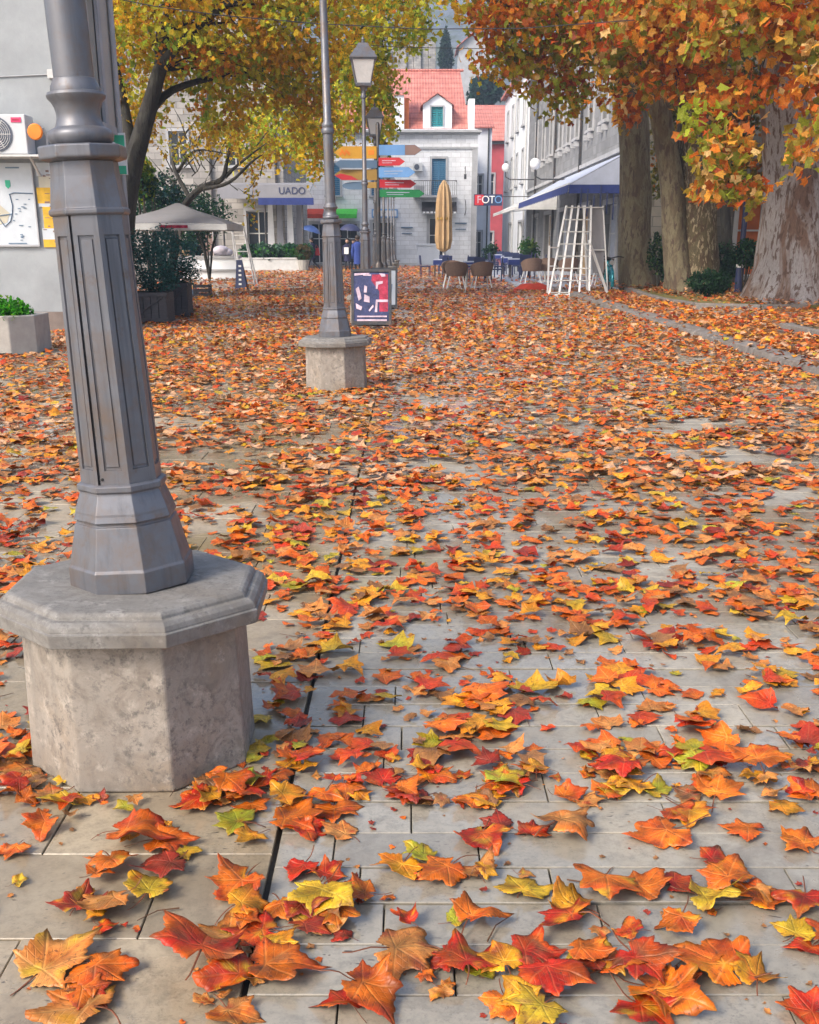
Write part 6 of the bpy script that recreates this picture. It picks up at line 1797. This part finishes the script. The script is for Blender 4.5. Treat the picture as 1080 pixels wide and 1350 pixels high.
m = MB(); m.box((p.x, 45, 0.06), (0.8, 0.8, 0.12)); m.build("base", M['concrete'], t)
# terrace plants
bush(650, 330, 56, 12, 12, "green potted plant between the far terrace tables", 500, 0.12, DG, 1.4, "terrace plants")
bush(700, 328, 48, 14, 14, "green plant in front of the ochre doorway", 600, 0.12, [(0.04, 0.13, 0.03, 2), (0.12, 0.18, 0.03, 1), (0.02, 0.06, 0.03, 1)], 1.4, "terrace plants")

# ================================================================== PEOPLE
def person(loc, yaw, label, H, walk, coat, coatmat, hold=True, legcol='trousers', skirt=False):
    t = empty("person", loc, label, "person")
    s = H / 1.75
    J = [(0, 0, 0.93), (0, 0, 1.12), (0.02, 0, 1.34), (0.03, 0, 1.47), (0.05, 0, 1.54), (0.06, 0, 1.64), (0.06, 0, 1.72)]
    rad = [0.145, 0.13, 0.15, 0.075, 0.055, 0.09, 0.06]
    E = [(i, i + 1) for i in range(6)]
    def chain(root, pts, rs):
        prev = root
        for q, r_ in zip(pts, rs):
            J.append(q); rad.append(r_); E.append((prev, len(J) - 1)); prev = len(J) - 1
    st = 0.30 * walk
    chain(0, [(0.02, 0.095, 0.86), (st * 0.6, 0.10, 0.48), (st * 1.1 - 0.02, 0.10, 0.09), (st * 1.1 + 0.12, 0.10, 0.045)], [0.10, 0.068, 0.045, 0.038])
    chain(0, [(-0.01, -0.095, 0.86), (-st * 0.2 + 0.03, -0.10, 0.48), (-st * 1.2 - 0.03, -0.10, 0.10), (-st * 1.2 + 0.09, -0.10, 0.045)], [0.10, 0.068, 0.045, 0.038])
    if hold: chain(2, [(0.03, 0.19, 1.38), (0.06, 0.24, 1.14), (0.24, 0.17, 1.24), (0.28, 0.15, 1.31)], [0.06, 0.046, 0.036, 0.035])
    else: chain(2, [(0.03, 0.19, 1.38), (-0.02, 0.24, 1.10), (0.06, 0.23, 0.85), (0.08, 0.22, 0.77)], [0.06, 0.046, 0.036, 0.035])
    chain(2, [(0.03, -0.19, 1.38), (-0.02 - st * .3, -0.24, 1.10), (0.06 - st * .1, -0.23, 0.86), (0.08, -0.22, 0.78)], [0.06, 0.046, 0.036, 0.035])
    c, sn = math.cos(yaw), math.sin(yaw)
    tr = lambda q: ((q[0] * c - q[1] * sn) * s, (q[0] * sn + q[1] * c) * s, q[2] * s)
    me = bpy.data.meshes.new("body"); me.from_pydata([tr(q) for q in J], E, [])
    me.materials.append(M[legcol])
    o = bpy.data.objects.new("body", me); COL.objects.link(o); o.parent = t; ORIG[o.name] = Vector(loc)
    sk = o.modifiers.new("skin", 'SKIN'); sk.use_smooth_shade = True
    if not me.skin_vertices: 
        bpy.context.view_layer.objects.active = o
        bpy.ops.mesh.customdata_skin_add()
    for i, r_ in enumerate(rad):
        me.skin_vertices[0].data[i].radius = (r_ * s, r_ * s * 0.9)
    me.skin_vertices[0].data[0].use_root = True
    sb_ = o.modifiers.new("sub", 'SUBSURF'); sb_.levels = 1; sb_.render_levels = 1
    L = Vector(loc)
    W = lambda q: L + Vector(tr(q))
    # coat shell round torso
    m = MB(); n = 14; prof = [(0.19 if skirt else 0.17, coat), (0.175, 0.95), (0.165, 1.12), (0.195, 1.32), (0.17, 1.43), (0.08, 1.49)]
    pp, ff = [], []
    for r_, z in prof:
        for k in range(n):
            a = 2 * math.pi * k / n; pp.append(W((0.025 * (z - 0.9) + r_ * 0.82 * math.cos(a), r_ * 1.12 * math.sin(a), z)))
    for i in range(len(prof) - 1):
        for k in range(n): k2 = (k + 1) % n; ff.append((i * n + k, i * n + k2, (i + 1) * n + k2, (i + 1) * n + k))
    m.add(pp, ff)
    for chn in ((15, 16, 17) if True else ()): pass
    arms = [[J[i] for i in range(len(J) - 8, len(J) - 5)], [J[i] for i in range(len(J) - 4, len(J) - 1)]]
    for ar in arms: m.tube([W(q) for q in ar], [0.078 * s, 0.064 * s, 0.052 * s], 8)
    m.build("coat", M[coatmat], t, smooth=True)
    m = MB(); m.sphere(W((0.045, 0, 1.645)), 0.108 * s, 12, 8, 1.12); hd = m.build("head", M['skin'], t, smooth=True)
    m = MB(); m.sphere(W((0.025, 0, 1.675)), 0.118 * s, 12, 8, 1.0); m.build("hair", M['hair'], hd, smooth=True)
    m = MB(); m.tube([W((0.15, 0, 1.65)), W((0.175, 0, 1.625)), W((0.15, 0, 1.615))], [0.012, 0.018, 0.012], 6)
    m.build("nose", M['skin'], hd)
    return t, W, s
def umbrella(loc, rad, mat, label, tilt):
    t = empty("umbrella", loc, label, "umbrella")
    T = Matrix.Translation(loc) @ Matrix.Rotation(tilt, 4, 'Y')
    m = MB(); m.M = T; n = 8; pp, ff = [], []
    rows = 5
    for i in range(rows + 1):
        a = i / rows * R(68)
        for k in range(n * 2):
            th = math.pi * k / n; rr = rad * math.sin(a) / math.sin(R(68)) * (1.0 if k % 2 == 0 else 0.94)
            pp.append((rr * math.cos(th), rr * math.sin(th), 0.60 + rad * 0.95 * math.cos(a) - (0.0 if k % 2 == 0 else -0.02 * i / rows)))
    N2 = n * 2
    for i in range(rows):
        for k in range(N2): k2 = (k + 1) % N2; ff.append((i * N2 + k, i * N2 + k2, (i + 1) * N2 + k2, (i + 1) * N2 + k))
    m.add(pp, ff); m.build("canopy", M[mat], t, smooth=True)
    m = MB(); m.M = T; m.tube([(0, 0, 0), (0, 0, 0.66 + rad * 0.95)], 0.012, 6)
    for k in range(8):
        th = math.pi * 2 * k / 8; m.tube([(0, 0, 0.60 + rad * 0.93), (rad * 0.98 * math.cos(th), rad * 0.98 * math.sin(th), 0.60 + rad * 0.36)], 0.006, 4)
    m.build("shaft", M['dark_iron'], t)
p = gr(412, 353); p.y = 52.0
t, W, s = person((at(412, 345, 52).x, 52.0, 0), math.pi, "person in dark coat striding left under a blue umbrella", 1.70, 1.0, 0.62, 'coat_dark')
h = W((0.28, 0.15, 1.31)); umbrella(h, 0.56, 'umbrella_blue', "open blue umbrella held by the striding walker", R(15))
m = MB(); c = W((-0.22, -0.20, 1.02)); m.extr([c + Vector((dx, 0, dz)) for dx, dz in ((-0.16, 0.18), (0.12, 0.2), (0.17, -0.2), (-0.2, -0.2))], (0, 0.12, 0)); m.tube([c + Vector((-0.1, 0.06, 0.18)), c + Vector((-0.05, 0.06, 0.38)), c + Vector((0.08, 0.06, 0.19))], 0.014, 6)
tag(m.build("shoulder_bag", M['red'], bevel=0.02), "red shoulder bag carried by the striding walker", "bag")
x2 = at(458, 345, 50).x
t, W, s = person((x2, 50.0, 0), -math.pi / 2, "person in dark jacket and skirt facing the camera under a dark umbrella", 1.66, 0.15, 0.55, 'coat_dark', True, 'trousers', True)
h = W((0.28, 0.15, 1.31)); umbrella(h, 0.60, 'umbrella_dark', "open dark umbrella held over the couple by the third lamp", R(4))
m = MB(); c = W((0.2, -0.05, 1.12)); m.box(c, (0.24, 0.05, 0.34)); tag(m.build("paper_bag", M['white']), "white paper bag held by the person under the dark umbrella", "bag")
person((at(466, 345, 50.3).x, 50.4, 0), -math.pi / 2 + 0.3, "person in bright blue jacket walking close beside the umbrella holder", 1.62, 0.3, 0.70, 'coat_blue', False)
person((at(471.5, 345, 43.5).x, 43.5, 0), math.pi * 0.55, "person in long navy coat mostly hidden behind the third lamp post", 1.76, 0.2, 0.5, 'coat_blue', False)

# ================================================================== OVERHEAD CABLES
def cable(pts, r, label):
    P = [at(*q) for q in pts]; out = []
    for i in range(len(P) - 1):
        for k in range(6): out.append(P[i].lerp(P[i + 1], k / 6))
    out.append(P[-1]); m = MB(); m.tube(out, r, 5)
    tag(m.build("overhead_cable", M['wire']), label, "cable", "cables strung across the plaza")
cable([(110, -8, 20), (200, 10, 20), (290, 22, 20), (420, 33, 20), (560, 40, 20), (690, 39, 20), (840, 28, 20)], 0.010, "upper black cable crossing the golden leaves and the gap to the hill")
cable([(150, 20, 27), (260, 46, 27), (410, 57, 27), (530, 64, 27), (650, 66, 27), (760, 62, 27)], 0.009, "lower thin cable crossing behind the lamp lanterns")

# ================================================================== FALLEN LEAVES
PALN = [((0.52, 0.115, 0.006), 'orange', 34), ((0.37, 0.016, 0.005), 'red', 16), ((0.52, 0.23, 0.009), 'amber', 16), ((0.43, 0.18, 0.045), 'tan', 18), ((0.19, 0.025, 0.012), 'maroon', 7), ((0.42, 0.275, 0.016), 'yellow', 5), ((0.25, 0.25, 0.016), 'olive', 3), ((0.17, 0.075, 0.03), 'brown', 10)]
COLS = {n: np.array(c) for c, n, w in PALN}
NAMES = [n for c, n, w in PALN]; WTS = np.array([w for c, n, w in PALN], float); WTS /= WTS.sum()
EDGE = {'orange': 'red', 'red': 'orange', 'amber': 'orange', 'tan': 'orange', 'maroon': 'red', 'yellow': 'amber', 'olive': 'amber', 'brown': 'tan'}
BLOCK = [(x, y, 0.315) for x, y in LAMP_POS] + [(-0.665, 16.0, 0.36), (-0.56, 20.4, 0.3), (-4.8, 16.95, 0.4), (-4.72, 18.45, 0.33), (-5.7, 12.2, 0.75)]
def blocked(x, y, pad=0.0):
    if 4.50 < x < 4.88 and rng.random() < 0.72: return True
    for bx_, by_, br_ in BLOCK:
        if (x - bx_) ** 2 + ((y - by_) * DEPTH) ** 2 < (br_ + pad) ** 2: return True
    return False

MAN = [(115, 1330, 112, 'tan'), (150, 1192, 80, 'tan'), (196, 1178, 72, 'yellow'), (100, 1195, 60, 'maroon'), (55, 1278, 110, 'tan'), (125, 1282, 95, 'orange'), (165, 1103, 90, 'orange'), (208, 1108, 66, 'orange'), (58, 1085, 52, 'orange'), (68, 1045, 55, 'tan'), (20, 1115, 40, 'orange'),
       (265, 1056, 68, 'red'), (313, 1082, 62, 'olive'), (335, 1100, 50, 'amber'), (125, 1155, 42, 'orange'), (318, 1165, 90, 'orange'), (318, 1200, 72, 'amber'), (400, 1140, 62, 'red'), (428, 1152, 55, 'red'), (300, 1238, 92, 'tan'), (268, 1278, 110, 'red'), (350, 1275, 118, 'orange'), (315, 1290, 80, 'red'),
       (425, 1185, 92, 'yellow'), (408, 1218, 84, 'tan'), (345, 1228, 72, 'red'), (370, 1195, 70, 'orange'), (375, 1078, 84, 'orange'), (396, 1005, 58, 'red'), (352, 1028, 58, 'red'), (330, 1045, 50, 'red'), (372, 1050, 56, 'amber'), (440, 1062, 70, 'orange'), (455, 1095, 66, 'tan'), (400, 1090, 60, 'red'),
       (505, 1025, 60, 'red'), (478, 1310, 95, 'orange'), (455, 1325, 60, 'red'), (522, 1258, 98, 'tan'), (540, 1216, 42, 'red'), (622, 1215, 78, 'orange'), (600, 1213, 40, 'olive'), (690, 1175, 72, 'yellow'), (635, 1098, 84, 'red'), (662, 1085, 60, 'maroon'), (740, 1092, 92, 'tan'), (700, 1095, 50, 'red'),
       (615, 1282, 90, 'red'), (632, 1283, 52, 'olive'), (665, 1275, 70, 'amber'), (692, 1258, 82, 'red'), (720, 1288, 92, 'red'), (590, 1262, 60, 'maroon'), (765, 1262, 70, 'orange'), (838, 1275, 88, 'red'), (800, 1278, 92, 'orange'), (862, 1306, 110, 'orange'), (845, 1330, 90, 'red'), (955, 1278, 112, 'orange'), (915, 1268, 62, 'orange'), (1000, 1290, 70, 'amber'),
       (1072, 1330, 70, 'red'), (898, 1216, 70, 'orange'), (836, 1230, 42, 'red'), (762, 1195, 80, 'amber'), (800, 1165, 92, 'orange'), (845, 1170, 84, 'orange'), (890, 1162, 62, 'red'), (930, 1182, 80, 'yellow'), (960, 1165, 80, 'orange'), (1000, 1180, 70, 'orange'), (1062, 1180, 72, 'red'), (1052, 1228, 58, 'yellow'),
       (715, 1335, 76, 'yellow'), (690, 1325, 60, 'amber'), (560, 1128, 56, 'olive'), (590, 1145, 80, 'orange'), (530, 1140, 70, 'amber'), (868, 1040, 58, 'olive'), (650, 1030, 32, 'olive'), (797, 1045, 52, 'orange'), (905, 958, 72, 'red'), (880, 1095, 92, 'orange'), (988, 1092, 62, 'orange'), (1062, 1112, 62, 'orange'), (940, 1130, 58, 'red'),
       (910, 1070, 70, 'amber'), (945, 1045, 66, 'orange'), (1000, 1010, 70, 'orange'), (930, 1000, 84, 'red'), (960, 975, 60, 'orange'), (838, 1010, 60, 'orange'), (800, 1005, 50, 'amber'), (600, 985, 70, 'red'), (650, 955, 56, 'yellow'), (570, 960, 62, 'orange'), (560, 905, 60, 'red'), (700, 910, 66, 'yellow'), (630, 920, 74, 'orange'), (520, 860, 44, 'red'), (440, 860, 52, 'yellow'), (550, 742, 28, 'red'), (735, 850, 34, 'red'), (825, 815, 40, 'red'), (695, 735, 32, 'orange'), (460, 800, 60, 'red'), (40, 745, 40, 'amber'), (290, 648, 24, 'orange')]

L = []  # x, y, size, colour name, stack height
for px, py, w, c in MAN:
    g = gr(px, py + 6); z = (g - Vector((0, 0, CAM_H))).length
    L.append([g.x, g.y, w / 1180 * z / 1.50, c, 0.0])
def clump(x, y, s=2.4):
    return mnoise.noise(Vector((x * s, y * s * 1.25, 3.1))) + 0.55 * mnoise.noise(Vector((x * s * 2.3, y * s * 2.3, 9.7)))
def scatter(n, y0, y1, xw, thr, smin, smax, yexp=1.0):
    c = 0; tries = 0
    while c < n and tries < n * 40:
        tries += 1
        y = y0 + (y1 - y0) * rng.random() ** yexp
        x = rng.uniform(-xw(y) - 0.2, xw(y) + 0.2)
        if x < -6.1 and y < 15: continue
        t = thr + (0.22 if x < JX - 0.1 and y < 2.6 else 0)
        if clump(x, y) < t + rng.uniform(-0.25, 0.25): continue
        if blocked(x, y, 0.02): continue
        L.append([x, y, rng.uniform(smin, smax) * (0.45 if rng.random() < 0.22 else 1.0), NAMES[nrg.choice(len(NAMES), p=WTS)], 0.0]); c += 1
xw = lambda y: 0.46 * (y * 0.958 + 0.4) + 0.15
scatter(105, 1.2, 2.3, xw, 0.05, 0.025, 0.09)
scatter(640, 2.0, 3.2, xw, -0.32, 0.03, 0.095)
scatter(2200, 3.2, 5.4, xw, -0.48, 0.03, 0.092)
L.sort(key=lambda q: q[1])
# stack heights where leaves overlap
for i, q in enumerate(L):
    near = sum(1 for r_ in L[max(0, i - 60):i] if (r_[0] - q[0]) ** 2 + (r_[1] - q[1]) ** 2 < 0.0042)
    q[4] = 0.0012 + min(near, 5) * 0.0045
# zone phrases for labels
def zone(x, y):
    z = 0.958 * y + 0.40; u = 540 + FOC * x / z
    if x < JX:
        if y > 2.5: p = "beside or behind the nearest plinth"
        elif y > 1.95: p = "right by the nearest plinth's front"
        else: p = "on broad slabs in the lower left corner" if u < 240 else "on broad slabs along the dark joint"
    else:
        band = "front row of" if y < 1.65 else "second sweep of" if y < 2.05 else "middle distance"
        p = f"on {band} strips " + ("close to the joint" if u < 520 else "near picture centre" if u < 760 else "towards the right edge")
    return p, p
WORD = {'orange': 'bright orange', 'red': 'deep red', 'amber': 'golden amber', 'tan': 'dull tan-orange', 'maroon': 'dark maroon', 'yellow': 'yellow', 'olive': 'yellow-green', 'brown': 'dark brown'}
def single_leaf(q):
    x, y, s, cn, z = q
    jit = tuple(rng.uniform(0.68, 1.12) for _ in range(5))
    uv, F = leaf_template(84, 5, jit)
    big = s > 0.07
    P = leaf_params([x], [y], [z], [s], 0.95 if big else 1.2, 0.06)
    if cn == 'tan' and rng.random() < 0.5: P['roll'] *= 0.6
    c0 = COLS[cn] * rng.uniform(0.75, 1.2); c1 = COLS[EDGE[cn]] * rng.uniform(0.8, 1.15)
    c2 = COLS[rng.choice(('amber', 'yellow', 'red', 'orange', 'brown', 'maroon'))]
    k = rng.uniform(0.0, 0.7)
    rr = np.clip(np.hypot(uv[:, 0], uv[:, 1]), 0, 1)
    blot = np.array([mnoise.noise(Vector((u * 1.9 + x * 9, v * 1.9 + y * 9, 0))) for u, v in uv])
    blo2 = np.array([mnoise.noise(Vector((u * 3.1 + x * 7, v * 3.1 + y * 5, 4.0))) for u, v in uv])
    blo3 = np.array([mnoise.noise(Vector((u * 2.2 + x * 3, v * 2.2 + y * 11, 8.0))) for u, v in uv])
    f = np.clip(rr * k + blot * 0.9, 0, 1)[:, None]
    C = c0[None] * (1 - f) + c1[None] * f
    f = np.clip(blo2 * 1.6 - 0.15, 0, 0.75)[:, None]
    C = C * (1 - f) + c2[None] * f
    C = C * np.clip(1.0 + blo3 * 0.75 - 0.25 * np.clip(rr - 0.75, 0, 1), 0.4, 1.5)[:, None]
    # petiole: strip of vertices shaped with the blade
    tt = np.linspace(0, 1, 6); ben = rng.uniform(-0.5, 0.5); ln = rng.uniform(0.5, 0.9)
    pv = []
    for w_ in (-1, 1):
        pv += [(w_ * (0.018 - 0.004 * a) + ben * a * a * 0.5, -0.10 - ln * a) for a in tt]
    UVA = np.vstack([uv, np.array(pv)]); n0 = len(uv)
    PF = [(n0 + i, n0 + i + 1, n0 + 6 + i) for i in range(5)] + [(n0 + i + 1, n0 + 7 + i, n0 + 6 + i) for i in range(5)]
    X = shape_leaves(UVA, P, None)
    C = np.vstack([C, np.repeat(np.array([[0.16, 0.05, 0.02]]), 12, 0)])
    uvs = np.vstack([uv, np.full((12, 2), 5.0)])
    org = np.array([x, y, 0.0])
    me = mesh_from_np("fallen_leaf", X - org, np.vstack([F, np.array(PF)]), C, uvs, [M['leaf']])
    me.polygons.foreach_set("use_smooth", [True] * len(me.polygons))
    o = bpy.data.objects.new("fallen_leaf", me); COL.objects.link(o); o.location = (x, y, 0)
    sd = o.modifiers.new("thickness", 'SOLIDIFY'); sd.thickness = 0.0006
    zl, zg = zone(x, y)
    tag(o, f"{WORD[cn]} {'lobed' if s > 0.05 else 'small'} fallen leaf {zl}", "leaf", f"{WORD[cn]} {'lobed' if s > 0.05 else 'small'} leaves {zg}")
for q in L[:300]: single_leaf(q)

# the remaining leaves: carpet, three grades of detail
bulkX, bulkF, bulkC, bulkU = [], [], [], []
off = 0
def add_bulk(lst, Na, rings, curl, tilt, nvar=5, teeth=True):
    global off
    for v in range(nvar):
        sub = lst[v::nvar]
        if not sub: continue
        uv, F = leaf_template(Na, rings, tuple(rng.uniform(0.7, 1.12) for _ in range(5)), teeth)
        P = leaf_params([q[0] for q in sub], [q[1] * DEPTH + DEPTH0 for q in sub], [q[4] for q in sub], [q[2] for q in sub], curl, tilt)
        c0 = np.array([COLS[q[3]] for q in sub]) * nrg.uniform(0.85, 1.5, (len(sub), 1)); c1 = np.array([COLS[EDGE[q[3]]] for q in sub])
        c1 = c0 * 0.45 + c1 * 0.55
        X, FF, C = bulk_leaves(uv, F, P, c0, c1)
        bulkX.append(X.reshape(-1, 3)); bulkF.append(FF + off); bulkC.append(C.reshape(-1, 3)); bulkU.append(np.tile(uv, (len(sub), 1)))
        off += X.shape[0] * X.shape[1]
rest_near = L[300:]
for lx_, ly_, cnt, lo, hi in ((LAMP_POS[0][0], LAMP_POS[0][1], 34, 0.335, 0.47), (LAMP_POS[1][0], LAMP_POS[1][1], 60, 0.33, 0.55), (LAMP_POS[2][0], LAMP_POS[2][1], 40, 0.33, 0.6)):
    for k in range(cnt):
        a = rng.uniform(0, 6.28); q = rng.uniform(lo, hi)
        rest_near.append([lx_ + q * math.cos(a), ly_ + q * math.sin(a) / DEPTH - (0.06 if ly_ < 3 else 0), rng.uniform(0.02, 0.055), NAMES[nrg.choice(len(NAMES), p=WTS)], rng.uniform(0.001, 0.012)])
for k in range(520):                                  # crumbs of broken leaf
    y = rng.uniform(1.25, 4.6); x = rng.uniform(-xw(y), xw(y))
    if not blocked(x, y): rest_near.append([x, y, rng.uniform(0.006, 0.018), rng.choice(('brown', 'tan', 'maroon', 'orange')), 0.001])
PALF = np.array([0.26, 0.06, 0.14, 0.34, 0.05, 0.04, 0.02, 0.09]); PALF = np.append(PALF, [0.22]); PALF /= PALF.sum()
COLS['pale'] = np.array((0.50, 0.30, 0.18)); EDGE['pale'] = 'tan'; NAMESF = NAMES + ['pale']
mid = []
def scat2(n, y0, y1, xl, xr, thr, out, smin, smax, z0=0.0, pile=0.03, cond=None):
    c = 0; tries = 0
    while c < n and tries < n * 30:
        tries += 1
        y = rng.uniform(y0, y1); x = rng.uniform(xl(y), xr(y))
        if cond and not cond(x, y): continue
        if clump(x, y, 1.3) < thr + rng.uniform(-0.3, 0.3): continue
        if blocked(x, y, 0.0): continue
        out.append([x, y, rng.uniform(smin, smax), NAMESF[nrg.choice(len(NAMESF), p=PALF)], z0 + rng.uniform(0.002, pile)]); c += 1
xl = lambda y: max(-0.50 * y - 0.5, -6.2 if y < 15.1 else -16); xr = lambda y: 4.5
scat2(2900, 5.2, 7.5, xl, lambda y: min(4.5, 0.5 * y + 0.3), -0.28, mid, 0.035, 0.10)
scat2(7600, 7.5, 12.0, xl, lambda y: min(4.5, 0.5 * y + 0.3), -0.5, mid, 0.03, 0.095, 0, 0.02)
far = []
scat2(8600, 12.0, 18.0, xl, xr, -0.55, far, 0.04, 0.09, 0, 0.03)
scat2(9000, 18.0, 30.0, lambda y: -8.5, xr, -0.5, far, 0.05, 0.10, 0, 0.035)
scat2(7600, 30.0, 60.0, lambda y: -9.5, lambda y: 3.6, -0.5, far, 0.07, 0.13, 0, 0.08)
scat2(5200, 8.5, 29.0, lambda y: 4.55, lambda y: min(0.5 * y + 0.5, 9.5), -1.0, far, 0.06, 0.10, 0.02, 0.10, lambda x, y: not (x > 6.0 and y < 14.8) and not (x > 6.2 and y > 19.6))
scat2(2000, 19.8, 31.5, lambda y: 6.5, lambda y: 12.5, -0.35, far, 0.06, 0.10, 0.14, 0.05)
for tx_, ty_, tr_, cnt in ((6.98, 28, 0.62, 150), (7.7, 25, 0.95, 200), (8.82, 21.2, 1.3, 240)):
    for k in range(cnt):
        a = rng.uniform(0, 6.28); q = tr_ + abs(rng.gauss(0, 0.22)) - 0.1
        far.append([tx_ + q * math.cos(a), ty_ + q * math.sin(a), rng.uniform(0.05, 0.1), NAMESF[nrg.choice(len(NAMESF), p=PALF)], 0.14 + rng.uniform(0, 0.10)])
scat2(1100, 9.1, 14.9, lambda y: 6.1, lambda y: 9, -0.35, far, 0.06, 0.10, 0.16, 0.05)
scat2(700, 29.2, 40, lambda y: 3.8, lambda y: 7.9, 0.1, far, 0.06, 0.10, 0.08, 0.03)
add_bulk(rest_near, 40, 3, 0.95, 0.07, 8)
add_bulk(mid, 22, 2, 0.95, 0.08, 6, False)
add_bulk(far, 11, 1, 1.15, 0.17, 6, False)
me = mesh_from_np("leaf_carpet", np.vstack(bulkX), np.vstack(bulkF), np.vstack(bulkC), np.vstack(bulkU), [M['leaf']])
me.polygons.foreach_set("use_smooth", [True] * len(me.polygons))
o = bpy.data.objects.new("leaf_carpet", me); COL.objects.link(o)
tag(o, "carpet of fallen orange and tan plane leaves covering the plaza", "leaves", None, "stuff")
# twig bits
m = MB()
for k in range(60):
    y = rng.uniform(1.4, 6); x = rng.uniform(-xw(y), xw(y))
    if blocked(x, y): continue
    a = rng.uniform(0, 6.28); ll = rng.uniform(0.03, 0.10)
    d = Vector((math.cos(a), math.sin(a), 0)); e = Vector((-d.y, d.x, 0))
    m.tube([Vector((x, y, 0.005)), Vector((x, y, 0.008)) + d * ll * 0.5 + e * rng.uniform(-.01, .01), Vector((x, y, 0.006)) + d * ll], [0.0018, 0.0013, 0.0008], 5)
o = m.build("twig_litter", M['stem'], origin=(0, 0, 0)); tag(o, "thin broken twigs lying among the leaves", "twigs", None, "stuff")

# ================================================================== depth calibration of the plan (see DEPTH at the top)
STRETCH = {"building", "awning", "air conditioner", "map", "poster", "disc", "cable", "wall"}
for o in list(scene.objects):
    if o.parent is not None or o.type in {'CAMERA', 'LIGHT'}: continue
    if o.name.startswith("leaf_carpet"): continue
    o.location.y = o.location.y * DEPTH + DEPTH0
    nm = o.name.split(".")[0]
    if o.get("category") in STRETCH or o.get("kind") in ("structure", "stuff") or nm in ("plane_tree", "bare_tree", "wall_sign"):
        o.scale.y = DEPTH
lamp0.location.y = 3.04
